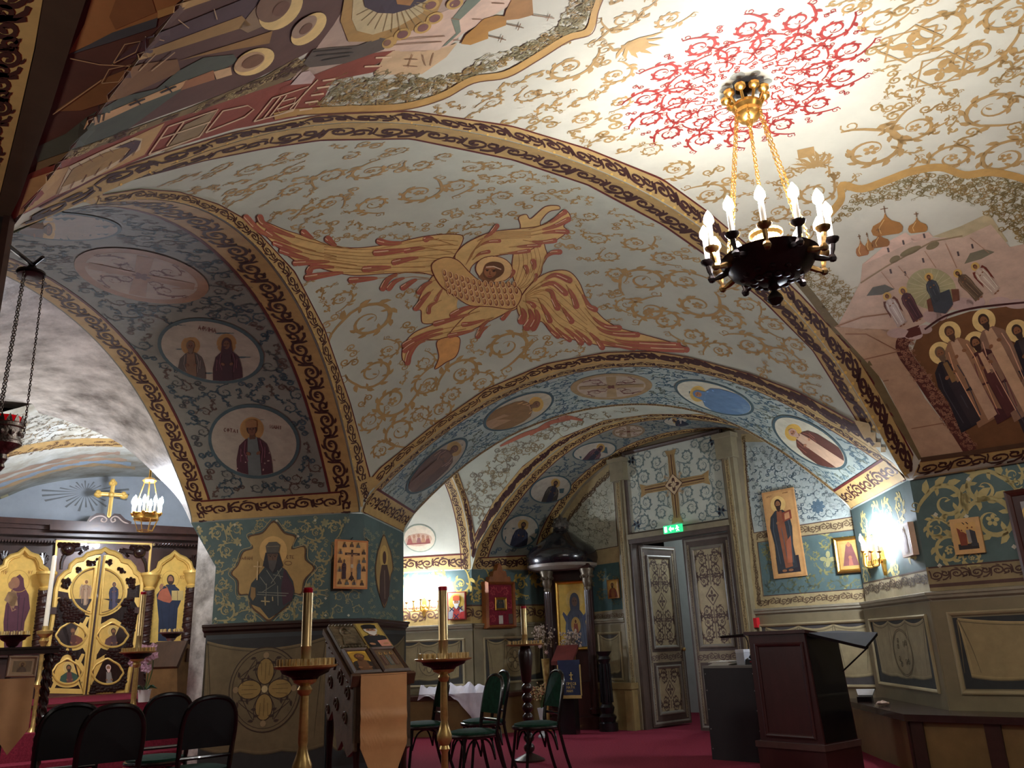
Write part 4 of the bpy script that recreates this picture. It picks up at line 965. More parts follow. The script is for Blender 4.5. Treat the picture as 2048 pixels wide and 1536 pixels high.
# lower left wing pair
wing(zz4([(1560, 620), (1620, 580), (1760, 580), (1880, 680), (1980, 720), (2048, 900), (1960, 960), (1800, 1040), (1600, 1090), (1460, 1100), (1390, 1200), (1380, 1262), (1335, 1240), (1340, 1140), (1420, 1040), (1560, 980), (1480, 970), (1470, 880), (1430, 870), (1480, 740)]))
wing(zz4([(1590, 1100), (1740, 1070), (1750, 1150), (1720, 1220), (1650, 1260), (1570, 1308), (1600, 1220)]), (222, 164, 96), 4)
P.fill(zz4(sm([(1740, 800), (1790, 770), (1880, 820), (1870, 850), (1780, 870), (1735, 860)], 5, True)), (186, 190, 170), 5, 10)
for a, w in (([(1580, 650), (1500, 690), (1455, 742)], 9), ([(1560, 720), (1500, 780), (1432, 862)], 9), ([(1620, 800), (1540, 840), (1525, 890)], 7), ([(1640, 700), (1600, 760), (1580, 800)], 6), ([(1960, 830), (1800, 860), (1700, 910)], 10), ([(1900, 880), (1700, 940), (1575, 975)], 9), ([(1800, 980), (1560, 1030), (1400, 1100), (1350, 1130)], 10), ([(1800, 1010), (1560, 1060), (1420, 1120), (1350, 1170)], 9), ([(1600, 1090), (1460, 1110), (1390, 1190), (1370, 1258)], 10), ([(1990, 930), (1850, 970), (1780, 980)], 8), ([(1900, 1010), (1780, 1040), (1680, 1062)], 8), ([(1980, 980), (1920, 1020), (1885, 1068)], 8)):
    feather(zz4(a), w, .55, 7)
feather(zz5([(370, 1000), (320, 1050), (280, 1100)], 8) if False else zz5([(370, 1000), (320, 1050), (280, 1090)]), 8, .6, 7); feather(zz5([(200, 1080), (110, 1150), (65, 1245)]), 8, .6, 7)
wing(zz5([(400, 1000), (300, 1050), (120, 1140), (-30, 1210), (-180, 1240), (-60, 1090), (80, 990), (300, 930)]), YW, 4)
# crossed breast wing with scales
wing(zz5([(-330, 640), (-230, 570), (-110, 590), (0, 700), (90, 770), (200, 795), (320, 790), (410, 830), (440, 890), (400, 980), (330, 1010), (180, 990), (0, 980), (-130, 900), (-260, 800)]), (220, 178, 110), 8)
for r in range(4):
    for k in range(13):
        x = -220 + k * 50 + r * 14; y = 690 + r * 52 + 110 * math.sin(max(0, min(1, (k + .5) / 9)) * 1.5)
        if -230 < x < 405 and y < 985: P.fill(zz5(ell(x, y, 17, 30, -.15, 10)), (150, 92, 60), 11); P.stroke(zz5(ell(x, y, 18, 31, -.15, 10)), 1.2, (246, 206, 150), 12, None, True); P.fill(zz5(ell(x - 3, y - 6, 9, 18, -.15, 8)), (210, 158, 96), 12)
# head with halo
P.fill(zz5(ell(205, 670, 158, 112, .1)), (236, 196, 130), 6, 9); P.stroke(zz5(ell(205, 670, 158, 112, .1)), 1.4, RDK, 7, None, True)
P.fill(zz5([(70, 740), (110, 690), (250, 680), (230, 740), (190, 790), (120, 780)]), (140, 98, 62), 7)
P.fill(zz5(sm([(110, 690), (130, 630), (190, 605), (260, 615), (290, 650), (285, 700), (240, 740), (170, 760), (120, 740)], 4, True)), (112, 76, 48), 8); P.fill(zz5(ell(170, 690, 52, 52, .2)), (164, 112, 72), 9)
P.stroke(zz5([(135, 650), (200, 645), (265, 670)]), 2.2, (236, 206, 170), 10)
for x, y in ((145, 680), (200, 685)): P.fill(zz5(ell(x, y, 12, 6, .1, 8)), (50, 32, 26), 10); P.stroke(zz5([(x - 18, y - 12), (x + 18, y - 10)]), 1.3, (60, 38, 28), 10)
P.stroke(zz5([(170, 685), (165, 712), (178, 715)]), 1.3, (90, 56, 40), 10); P.stroke(zz5([(150, 730), (185, 733)]), 1.5, (120, 50, 44), 10)
P.build('painted_seraph', cell, label='six-winged seraph with red-tipped golden wings')
# ---- soffits
CRW = [(154, 128, 104), (94, 44, 40)]
def cross_med(P, c, rx, ry, rot, ring, mp, l=6):
    e = lambda k: ell(c[0], c[1], rx * k, ry * k, rot, 40)
    P.fill(e(1), ring, l, 16, mp); P.fill(e(.84), (174, 156, 134), l + 1, 16, mp)
    cs, sn = math.cos(rot), math.sin(rot); T = lambda p: (c[0] + rx * p[0] * cs - ry * p[1] * sn, c[1] + rx * p[0] * sn + ry * p[1] * cs)
    for k in range(4):
        a = k * math.pi / 2; P.fill([T((.10 * math.cos(a + 1.57) , .10 * math.sin(a + 1.57))), T((.80 * math.cos(a + .16), .80 * math.sin(a + .16))), T((.80 * math.cos(a - .16), .80 * math.sin(a - .16))), T((.1 * math.cos(a - 1.57), .1 * math.sin(a - 1.57)))], ring, l + 2, None, mp)
        b = a + math.pi / 4
        for rr, sz, fl in ((.55, .2, 1), (.3, .13, -1)):
            P.orn(SCR0, lambda p: T((rr * math.cos(b) + sz * (p[0] * math.cos(b) - p[1] * fl * math.sin(b)), rr * math.sin(b) + sz * (p[0] * math.sin(b) + p[1] * fl * math.cos(b)))), (104, 56, 46), l + 2, mp, sz * (rx + ry) / 2)
    P.orn(FLW, lambda p: T((p[0] * .15, p[1] * .15)), (104, 56, 46), l + 4, mp, 4)
def med(P, c, rx, ry, rot, mp, up, h, ring=(70, 92, 96), ground=(170, 162, 144), l=6, **kw):
    P.fill(ell(c[0], c[1], rx, ry, rot, 44), ring, l, 16, mp); P.fill(ell(c[0], c[1], rx * .93, ry * .91, rot, 44), ground, l + 1, 16, mp)
    cl = ell(c[0], c[1], rx * .92, ry * .90, rot, 40)
    for dx, dy, hh, k in kw.pop('figs'):
        person_half(P, TP((c[0] + dx, c[1] + dy), hh, up, kw.get('fx', 1)), cl, l=l + 2, step=None, mp=mp, **k)
def soffit_bands(P, A, Bc, w_in, w_out, sp, period=.27, both=True, flip=False, cols=OCH, ends=(0, 1)):
    g = GridMap(A, Bc, flip); L = g.len; w = g.w
    bandpath(P, [(.01, .01), (L - .01, .01)], [(.01, w_in), (L - .01, w_in)], g, period, .02, base=cols)
    bandpath(P, [(.01, w - .01), (L - .01, w - .01)], [(.01, w - w_out), (L - .01, w - w_out)], g, period, .02, base=cols)
    for e in ends:
        x0, x1 = (L - .01, L - sp) if e else (.01, sp); bandpath(P, [(x0, w_in * .6), (x0, w - w_out * .6)], [(x1, w_in * .6), (x1, w - w_out * .6)], g, period, .02, l=6, base=cols)
    return g
rnd = random.Random(3)
P = Paint(RM['sof1'])
g1 = soffit_bands(P, ARC1, ARC1R, .30, .26, .27, ends=(1,))
z4 = lambda x, y: (100 + x / 2.327, 400 + y / 2.327)
M = [(z4(60, 120), 118, 28, .05), (z4(425, 350), 137, 50, .2), (z4(748, 700), 108, 63, .22), (z4(950, 1122), 92, 74, .18)]
avo = [ell(m[0][0], m[0][1], m[1] * 1.1, m[2] * 1.12, m[3]) for m in M]
def vines_grid(P, g, x0, x1, y0, y1, spacing, size, cols, avo, seed, items=None, k=1.):
    r = random.Random(seed); items = items or [SPR, CURL, SCR0]; x = x0 + spacing * .5; row = 0
    while x < x1:
        y = y0 + spacing * (.25 + .5 * (row % 2))
        while y < y1:
            px, py = x + r.uniform(-.2, .2) * spacing, y + r.uniform(-.2, .2) * spacing; y += spacing
            q = g((px, py), 0)
            if any(inside(proj(q), a) for a in avo): continue
            a = r.uniform(0, 6.28); f = r.choice((-1, 1)); s_ = size * r.uniform(.8, 1.2)
            P.orn(r.choice(items), aff((px, py), (math.cos(a) * s_, math.sin(a) * s_), (-math.sin(a) * s_ * f, math.cos(a) * s_ * f)), r.choice(cols), 2, g, s_ * k)
        x += spacing * .86; row += 1
vines_grid(P, g1, .3, g1.len - .32, .34, g1.w - .30, .135, .075, [(66, 84, 90), (74, 80, 78), (92, 76, 66), (58, 80, 88)], avo, 7, k=1.3)
P.build('painted_vines', sof1)
P = Paint(RM['sof1'])
med(P, M[0][0], 118, 28, .05, None, 90, 16, figs=[(-30, 4, 14, dict(robe=(120, 96, 80), inner=(104, 84, 72), hair=(90, 64, 50)))], fx=2.0)
cross_med(P, M[1][0], 137, 50, .2, (158, 122, 92), None)
S1_ = dict(skin=(118, 80, 58), halo=(176, 136, 82))
med(P, M[2][0], 108, 63, .22, None, -2, 20, figs=[(-40, -10, 19, dict(robe=(84, 74, 68), inner=(120, 92, 68), hair=(112, 90, 72), **S1_)), (32, -14, 20, dict(robe=(66, 36, 44), inner=(62, 36, 44), hair=(54, 34, 34), hood=True, beard=False, **S1_))])
T = aff((z4(690, 600)), (11, 2), (0, -11)); text(P, 'АѲИНА', T, .8, (110, 64, 54), 9)
med(P, M[3][0], 92, 74, .18, None, -4, 22, figs=[(-4, -24, 24, dict(robe=(74, 42, 50), inner=(104, 112, 108), hair=(62, 44, 38), beard=False, hat=(150, 110, 70), **S1_))])
for k in range(26):
    x, y = rnd.uniform(-34, 40), rnd.uniform(18, 60)
    if abs(x - 2) > 15: P.fill(ell(M[3][0][0] + x, M[3][0][1] + y, 1.5, 1.5, 0, 5), (176, 150, 140), 12)
text(P, 'СѲТАІ', aff(z4(810, 1075), (9, 1), (0, -9)), .8, (110, 64, 54), 9); text(P, 'ИАНІ', aff(z4(1025, 1060), (9, 1), (0, -9)), .8, (110, 64, 54), 9)
P.build('painted_medallions', sof1)
# right arch
P = Paint(RM['sof2'])
g2 = GridMap(ARC2, ARC2R); L, w = g2.len, g2.w
bandpath(P, [(.01, .01), (L - .01, .01)], [(.01, .20), (L - .01, .20)], g2, .2, .02)
bandpath(P, [(.01, w - .01), (L - .01, w - .01)], [(.01, w - .10), (L - .01, w - .10)], g2, .14, .02)
for a, b in ((.01, .30), (L - .01, L - .30)): bandpath(P, [(a, .08), (a, w - .06)], [(b, .08), (b, w - .06)], g2, .26, .02, l=6, both=True)
z5 = lambda x, y: (760 + x / 3.339, 690 + y / 3.339); z6 = lambda x, y: (1220 + x / 3.2, 690 + y / 3.2)
M = [(z5(378, 805), 80, 26, -.73), (z5(925, 440), 76, 29, -.40), (z5(1545, 275), 82, 26, -.04), (z6(668, 335), 83, 28, .30), (z6(1280, 622), 86, 35, .56)]
avo = [ell(m[0][0], m[0][1], m[1] * 1.08, m[2] * 1.15, m[3]) for m in M]
vines_grid(P, g2, .32, L - .32, .23, w - .13, .115, .068, [(80, 108, 120), (92, 118, 124), (74, 102, 114), (104, 114, 98)], avo, 8, k=1.3)
P.build('painted_vines', sof2)
P = Paint(RM['sof2'])
gr = (206, 202, 176)
med(P, M[0][0], 80, 26, -.73, None, 48, 14, ground=(160, 148, 128), figs=[(34, -34, 15, dict(robe=(98, 76, 66), inner=(112, 84, 70), hair=(96, 70, 56), skin=(120, 84, 64), halo=(176, 140, 86)))])
med(P, M[1][0], 76, 29, -.40, None, 66, 14, ground=(182, 172, 146), figs=[(34, -14, 15, dict(robe=(138, 104, 64), inner=(168, 132, 96), hair=(128, 96, 66), skin=(136, 96, 66), halo=(206, 164, 86)))])
cross_med(P, M[2][0], 82, 26, -.04, (158, 132, 92), None)
med(P, M[3][0], 83, 28, .30, None, -72, 14, ground=gr, figs=[(-32, -8, 16, dict(robe=(96, 128, 160), inner=(110, 140, 166), hair=(96, 128, 160), hood=True, beard=False, halo=(222, 184, 96), skin=(180, 124, 84)))])
med(P, M[4][0], 86, 35, .56, None, -56, 16, ground=gr, figs=[(-32, -20, 17, dict(robe=(96, 54, 42), inner=(206, 172, 142), hair=(196, 160, 140), halo=(226, 182, 84), skin=(186, 130, 96)))])
P.build('painted_medallions', sof2)
# back arch
P = Paint(RM['sof3'])
g3 = soffit_bands(P, ARC3, ARC3R, .16, .16, .22, .24, ends=(0,))
M = [(z5(935, 1245), 39, 33, -.45), (z5(1137, 962), 43, 27, -.26), (z5(1432, 708), 45, 18, -.17), (z5(1660, 575), 33, 13, -.08), (z6(430, 490), 28, 9, .05)]
avo = [ell(m[0][0], m[0][1], m[1] * 1.1, m[2] * 1.15, m[3]) for m in M]
vines_grid(P, g3, .25, g3.len * .8, .2, g3.w - .18, .13, .075, [(70, 88, 98), (78, 92, 96)], avo, 9, k=1.3)
P.build('painted_vines', sof3)
P = Paint(RM['sof3'])
dkb = dict(robe=(40, 44, 58), inner=(48, 48, 60), hair=(44, 34, 34), skin=(110, 76, 54), halo=(186, 150, 84), face=False)
med(P, M[0][0], 39, 33, -.45, None, 14, 10, figs=[(6, -13, 11, dkb)]); med(P, M[1][0], 43, 27, -.26, None, 20, 8, figs=[(10, -12, 9.5, dict(dkb, robe=(66, 62, 54)))])
med(P, M[2][0], 45, 18, -.17, None, 40, 8, figs=[(12, -7, 8.5, dict(dkb, robe=(84, 60, 64), hood=True))])
cross_med(P, M[3][0], 33, 13, -.08, (138, 116, 90), None)
med(P, M[4][0], 28, 9, .05, None, -60, 8, figs=[(-6, -3, 6, dkb)])
P.build('painted_medallions', sof3)
# back cell
P = Paint(RM['bcell'])
bandpath(P, pj(ARC3, 940, 1480), [(950, 1068), (988, 1001), (1044, 933), (1119, 876), (1209, 840), (1300, 828), (1400, 828), (1450, 838)], RM['bcell'], .24, .03)
bandpath(P, pj(ARC4, 900, 946, 1126), [(916, 945), (937, 1004), (950, 1070)], RM['bcell'], .24, .03, l=5)
vines(P, 'bcell', [(930, 970), (1000, 900), (1110, 845), (1210, 822), (1290, 815), (1190, 832), (1100, 872), (1030, 930), (985, 990), (950, 1060)], 17, .10, [(132, 124, 104), (146, 132, 100)], l=2, seed=15)
for a in ([(1000, 892), (1050, 868), (1100, 852)], [(1060, 870), (1100, 845), (1140, 838)], [(1105, 846), (1130, 834), (1165, 840)]): P.stroke(sm(a, 5), [3 + 5 * math.sin(math.pi * i / 10) for i in range(11)], (172, 104, 78), 6)
P.build('painted_ornament', bcell)
P = Paint(RM['sof4'])
g4 = GridMap(ARC4, [p + w4 for p in ARC4])
bandpath(P, [(g4.len - .01, .08), (g4.len - .01, 2.1)], [(g4.len - .24, .08), (g4.len - .24, 2.1)], g4, .24, .02)
bandpath(P, [(g4.len * .5, .01), (g4.len - .01, .01)], [(g4.len * .5, .16), (g4.len - .01, .16)], g4, .22, .02)
c = z5(265, 1290); P.fill(ell(c[0], c[1], 33, 28, .1), (150, 160, 140), 4, 8); P.fill(ell(c[0], c[1], 31, 26, .1), (222, 206, 178), 5, 8); P.fill(ell(c[0] - 2, c[1] + 3, 27, 13, -.1), (206, 172, 146), 6, 8)
for k in range(5): P.fill(ell(c[0] - 20 + k * 9, c[1] - 5 + abs(k - 2) * 1.5, 3, 3.6), (176, 128, 100), 8); P.fill([(c[0] - 25 + k * 9, c[1] + 10), (c[0] - 22 + k * 9, c[1] - 1), (c[0] - 17 + k * 9, c[1] - 1), (c[0] - 14 + k * 9, c[1] + 10)], ((166, 96, 84), (186, 150, 120), (150, 100, 96), (190, 140, 104), (160, 90, 80))[k], 7)
P.stroke([(c[0] - 26, c[1] + 12), (c[0] + 20, c[1] + 9)], 3, (150, 84, 76), 8)
P.build('painted_ornament', sof4)
P = Paint(RM['lint'])
P.fill([(190, -60), (150, 60), (100, 220), (40, 390), (10, 450), (-10, 430), (15, 330), (42, 220), (72, 90), (95, -60)], (70, 54, 40), 12, 20)
bandpath(P, [(95, -40), (72, 90), (42, 220), (15, 330), (-10, 430)], [(-60, -40), (-40, 90), (-50, 220), (-60, 330), (-70, 400)], RM['lint'], .30, .02, base=(190, 162, 104), l=13)
P.build('painted_border', lint)
# chapel vault stripes and end wall
P = Paint(RM['chv'])
P.stroke(sm([(-30, 920), (40, 900), (110, 889), (180, 884), (245, 886)], 6), 16, (150, 122, 74), 3); 
vines(P, 'chv', [(-30, 915), (110, 884), (240, 882), (245, 892), (110, 896), (-30, 928)], 9, .05, [(88, 62, 44)], l=5, items=[CURL], seed=2)
vines(P, 'chv', [(60, 822), (150, 848), (230, 882), (110, 880), (-20, 905), (-20, 840)], 14, .07, [(120, 104, 80), (104, 98, 84)], l=3, seed=3)
for k, (c, y) in enumerate((((150, 128, 110), 0), ((176, 150, 126), 14), ((186, 160, 120), 30), ((150, 170, 186), 22))):
    P.stroke(sm([(-20, 960 + y * .8), (60, 935 + y * .7), (130, 918 + y * .6), (200, 908 + y * .7), (240 + y, 906 + y)], 5), [3 + 5 * math.sin(i * .9 + k) ** 2 for i in range(21)], c, 3)
P.stroke(sm([(-20, 1004), (60, 973), (120, 960), (180, 953), (250, 951), (312, 956)], 6), 5, (206, 196, 150), 4)
P.build('painted_bands', chv)
P = Paint(RM['lun'])
c = (171, 985)
for k in range(26):
    a = 2 * math.pi * k / 26 + .1; r1 = 88 if abs(math.sin(a)) < .5 else (62 if k % 2 else 48); sq = .62 if abs(math.sin(a)) > .5 else .5
    if math.sin(a) < -.2: r1 *= .62
    P.fill([(c[0] + math.cos(a) * 10, c[1] + math.sin(a) * 6), (c[0] + math.cos(a - .045) * r1, c[1] + math.sin(a - .045) * r1 * sq), (c[0] + math.cos(a + .045) * r1, c[1] + math.sin(a + .045) * r1 * sq)], (112, 116, 116), 3)
P.build('painted_sunburst', lunette, label='grey painted sunburst')
# ================================================================ WALL PAINTING AND WAINSCOT
def fpx(F, d=0.): return FlatPx(F, d)
ACT = (164, 154, 110)
# pier faces
FF = Frame(Vector((P1L.x, P1L.y, 0)), P1 - P1L - Vector((0, 0, P1.z - P1L.z))); FR = Frame(Vector((P1.x, P1.y, 0)), unit2(P1, P1R)); FCc = Frame(Vector((A1.x, A1.y, 0)), unit2(A1, A2))
P = Paint(RM['pier'])
pz = lambda pts: Z(380, 1000, 4.551, pts)
reg = pz([(40, 240), (1500, 160), (1300, 420), (1260, 1090), (190, 1150), (210, 620)])
quat = sm(pz([(765, 185), (860, 290), (965, 330), (930, 440), (1050, 420), (1060, 540), (1140, 620), (1050, 730), (1020, 860), (930, 850), (900, 960), (800, 1040), (720, 1110), (640, 1050), (560, 980), (530, 870), (440, 860), (430, 740), (370, 670), (430, 590), (480, 470), (570, 430), (530, 330), (660, 290)]), 4, True)
cs = [(250, 300, 90), (420, 270, 80), (330, 460, 80), (270, 600, 70), (290, 760, 80), (260, 900, 60), (330, 1010, 110), (540, 1060, 80), (880, 1050, 90), (1010, 980, 80), (1160, 920, 80), (1170, 760, 80), (1180, 640, 80), (1220, 500, 90), (1150, 300, 90), (1040, 250, 60), (1320, 250, 80), (1110, 430, 60), (640, 220, 50), (890, 230, 50), (190, 480, 50), (1240, 1050, 60)]
for i, (x, y, r) in enumerate(cs):
    c = pz([(x, y)])[0]; a = i * 2.4; s_ = r / 4.551 * .82; fl = 1 if i % 2 else -1
    P.orn([SCB, SCB2][i % 2], aff(c, (math.cos(a) * s_, math.sin(a) * s_), (-math.sin(a) * s_ * fl, math.cos(a) * s_ * fl)), ACT, 2, None, s_)
vines_flat(P, reg, 22, 9, [ACT, (150, 150, 112)], [quat] + [ell(*pz([(x, y)])[0], r / 4.551 * 1.15) for x, y, r in cs], items=[CURL, FLW], seed=3)
for x, y in ((80, 245), (410, 225), (790, 190), (1140, 185), (235, 1080), (1235, 1050), (1235, 895), (1070, 845), (460, 410), (985, 330)): c = pz([(x, y)])[0]; P.fill(ell(c[0], c[1], 3, 3, 0, 4), (200, 196, 168), 3)
P.fill(quat, (96, 70, 48), 4, 12); P.fill([((p[0] - 545.6) * .955 + 545.6, (p[1] - 1140) * .955 + 1140) for p in quat], (178, 146, 88), 5, 12)
ql = [((p[0] - 545.6) * .94 + 545.6, (p[1] - 1140) * .945 + 1140) for p in quat]
P.stroke([((p[0] - 545.6) * 1.05 + 545.6, (p[1] - 1140) * 1.05 + 1140) for p in quat], 1.4, (176, 160, 116), 4, None, True)
P.fill(ell(547, 1101.5, 28, 29), (214, 174, 106), 6)
Tb = TP((547, 1112), 22)
robe = pz([(640, 980), (560, 950), (530, 880), (560, 760), (620, 690), (690, 600), (810, 590), (880, 640), (940, 740), (955, 830), (930, 920), (880, 960), (800, 1030), (720, 1080)])
P.fill(robe, (60, 66, 66), 7); P.fill(pz([(860, 620), (900, 700), (950, 800), (930, 910), (850, 960), (830, 800)]), (72, 46, 54), 8)
P.fill(pz([(560, 790), (600, 800), (600, 880), (575, 920), (552, 880)]), (150, 120, 76), 9)
P.fill(pz([(690, 480), (815, 480), (850, 600), (800, 640), (760, 670), (710, 630), (665, 600)]), (50, 48, 50), 9)
P.fill(pz([(692, 420), (720, 385), (790, 380), (825, 410), (810, 480), (700, 480)]), (92, 86, 76), 10); P.fill(pz([(705, 490), (805, 490), (790, 560), (755, 590), (715, 560)]), (104, 80, 62), 10); P.fill(pz([(715, 550), (795, 550), (780, 620), (755, 660), (725, 620)]), (88, 82, 76), 11)
for x in (735, 778): P.fill(ell(*pz([(x, 515)])[0], 1.8, 1.1, 0, 6), (40, 30, 26), 11); P.stroke(pz([(x - 18, 503), (x + 16, 500)]), 1, (50, 38, 32), 11)
P.stroke(pz([(755, 515), (755, 545)]), 1, (70, 50, 40), 11); P.stroke(pz([(700, 425), (815, 420)]), 1, (150, 136, 104), 11)
for q in ([(700, 640), (780, 760), (660, 840)], [(840, 620), (740, 760)], [(760, 680), (850, 700)], [(800, 640), (830, 720)], [(640, 700), (700, 780)], [(620, 840), (900, 850)], [(610, 860), (880, 872)], [(700, 760), (690, 960)], [(800, 780), (805, 960)]): P.stroke(pz(q), 1.5, (132, 132, 116), 9)
P.stroke(pz([(622, 560), (614, 730)]), 2.6, (214, 184, 130), 12); P.stroke(pz([(582, 605), (660, 608)]), 2.4, (214, 184, 130), 12)
for q in ([(685, 880), (690, 960)], [(650, 920), (730, 925)], [(755, 880), (757, 920)]): P.stroke(pz(q), 2.4, (186, 168, 122), 11)
text(P, 'АѲАН', aff(pz([(470, 545)])[0], (6, 0), (0, -6)), 1.1, (120, 84, 56), 7); text(P, 'СТЕ', aff(pz([(880, 535)])[0], (6, 0), (0, -6)), 1.1, (120, 84, 56), 7)
P.stroke(ell(*pz([(895, 575)])[0], 7, 4, 0, 12), 1.2, (120, 84, 56), 7, None, True)
# chamfer and inner face
for i, (x, y, r, f_) in enumerate([(1360, 880, 70, 1), (1500, 870, 70, -1), (1350, 1000, 60, -1), (1520, 1000, 60, 1), (1440, 930, 40, 1), (1350, 420, 60, 1), (1470, 400, 50, 1)]):
    c = pz([(x, y)])[0]; s_ = r / 4.551 * .8; P.orn(SCR0, aff(c, (s_ * f_, 0), (0, -s_)), ACT, 2, None, s_)
c = pz([(1442, 1050)])[0]; P.fill(ell(c[0], c[1], 3, 3, 0, 4), (200, 196, 168), 3)
vines_flat(P, pz([(1560, 240), (1900, 340), (1860, 1080), (1630, 1090), (1640, 600)]), 13, 6.5, [(140, 146, 118), (150, 146, 110)], [ell(*pz([(1765, 660)])[0], 20, 76)], seed=8, items=[CURL])
fq = sm(pz([(1762, 310), (1810, 420), (1830, 480), (1850, 620), (1825, 700), (1800, 900), (1765, 985), (1730, 900), (1700, 800), (1680, 640), (1700, 480), (1720, 420)]), 4, True)
P.fill(fq, (96, 72, 50), 4); P.fill([((p[0] - 767.8) * .88 + 767.8, (p[1] - 1145) * .955 + 1145) for p in fq], (176, 146, 90), 5)
P.fill(ell(*pz([(1762, 520)])[0], 8, 24, 0), (206, 172, 100), 6); P.fill(ell(*pz([(1765, 525)])[0], 3.6, 13), (92, 62, 52), 8); P.fill(pz([(1740, 590), (1790, 590), (1812, 700), (1808, 870), (1765, 970), (1722, 880), (1722, 700)]), (82, 62, 56), 7)
P.stroke(pz([(1765, 640), (1768, 900)]), 2, (124, 104, 92), 8)
P.build('painted_saint', pier, label='painted bishop with a cross in a pointed gold quatrefoil')
# ================================================================ WAINSCOTS, WALL ORNAMENT, DOOR
gold = mat('gilt_brass', (222, 172, 88), .28, metal=.9, noise=.12, scale=12)
brass = mat('brass_old', (208, 178, 112), .32, metal=.6, noise=.15, scale=10, dark=(156, 126, 72))
darkwood = mat('wood_dark', (48, 26, 22), .34, noise=.25, scale=5, stretch=(1, 1, .25), coat=.25)
redwood = mat('wood_mahogany', (78, 38, 30), .4, noise=.25, scale=5, stretch=(1, 1, .25), coat=.2)
blackwood = mat('wood_black', (22, 18, 20), .3, noise=.2, scale=6, coat=.3)
stonepaint = mat('door_stone_paint', (150, 140, 118), .5, noise=.12, scale=4)
mould = mat('door_moulding', (84, 70, 62), .42, noise=.15, scale=6)
def cornice(F, u0, u1, z, parent, m, proj_=.07, h=.10, d=.0, name='cornice'):
    pr = [(0, -h), (.25, -h * .85), (.3, -h * .55), (.75, -h * .35), (.8, -h * .12), (1, -.0), (1, .02), (0, .03)]
    b = MB(); b.rings([[F.P(u, z + y, d + x * proj_) for x, y in pr] for u in (u0, u1)], closed=True, cap=True)
    return b.build(name, m, parent)
def dado(F, u0, u1, z1, parent, m, d=.03, z0=0, name='dado_board'):
    return MB().fbox(F, u0, u1, z0, z1, -.01, d).build(name, m, parent)
def drape(P, F, u0, u1, z0, z1, c=(164, 148, 110), back=(62, 64, 62), scal=3, med=True, mcol=(110, 98, 72), sag=.10, l=1, side=.04, lite=None):
    w = u1 - u0; h = z1 - z0; N = 10
    P.fill([(u0, z0), (u1, z0), (u1, z1), (u0, z1)], back, l)
    top, bot = [], []
    for k in range(scal):
        a, b_ = u0 + side * w + (w * (1 - 2 * side)) * k / scal, u0 + side * w + (w * (1 - 2 * side)) * (k + 1) / scal
        for i in range(N):
            t = i / N; top.append((a + (b_ - a) * t, z1 - .02 * h - 4 * sag * h * t * (1 - t) * (1 if scal == 1 else .8)))
    top.append((u1 - side * w, z1 - .02 * h))
    for i in range(25):
        t = i / 24; x = u1 - side * w * 1.6 - (w * (1 - 3.2 * side)) * t
        bot.append((x, z0 + .16 * h - .42 * h * sag * 4 * t * (1 - t) - .02 * h * abs(math.sin(t * 9.42))))
    P.fill(top + bot, c, l + 1)
    dk = tuple(int(v * .72) for v in c); lt = lite or tuple(min(255, int(v * 1.14)) for v in c)
    P.stroke([(x, y + .004) for x, y in top], .012, lt, l + 2); P.stroke([(x, y - .018) for x, y in top], .008, dk, l + 2)
    P.stroke(bot, .010, dk, l + 2); P.stroke([(x, y + .022) for x, y in bot], .006, lt, l + 2)
    for k in range(scal + 1):
        x = u0 + side * w + w * (1 - 2 * side) * k / scal
        for j in (-1, 0, 1):
            q = [(x + j * .006, z1 - .03 * h), (x + j * .03 * w + (.02 * w if k == 0 else -.02 * w if k == scal else 0), z1 - .4 * h), (x + j * .05 * w + (.03 * w if k == 0 else -.03 * w if k == scal else 0), z0 + .22 * h)]
            P.stroke(sm(q, 5), [.010 * (1 - i / 12) + .002 for i in range(11)], dk if j else lt, l + 2)
    if med:
        c0 = ((u0 + u1) / 2, z0 + h * .5); r = min(w, h) * .26
        ry = r * 1.15
        P.fill(ell(c0[0], c0[1], r * 1.0, ry), mcol, l + 3); P.fill(ell(c0[0], c0[1], r * .95, ry * .95), c, l + 4); 
        for k in range(4):
            a = k * math.pi / 2; P.fill(ell(c0[0] + r * .42 * math.cos(a), c0[1] + ry * .42 * math.sin(a), r * .40, r * .26, a, 14), mcol, l + 5); P.fill(ell(c0[0] + r * .42 * math.cos(a), c0[1] + ry * .42 * math.sin(a), r * .33, r * .2, a, 14), lt, l + 6)
            b = a + math.pi / 4; s_ = r * .22
            P.orn(CURL, aff((c0[0] + r * .62 * math.cos(b), c0[1] + ry * .62 * math.sin(b)), (s_ * math.cos(b), s_ * math.sin(b)), (-s_ * math.sin(b), s_ * math.cos(b))), mcol, l + 5, None, s_)
def uvq(F, pts, d=0.): return [F.uv(*p, d) for p in pts]
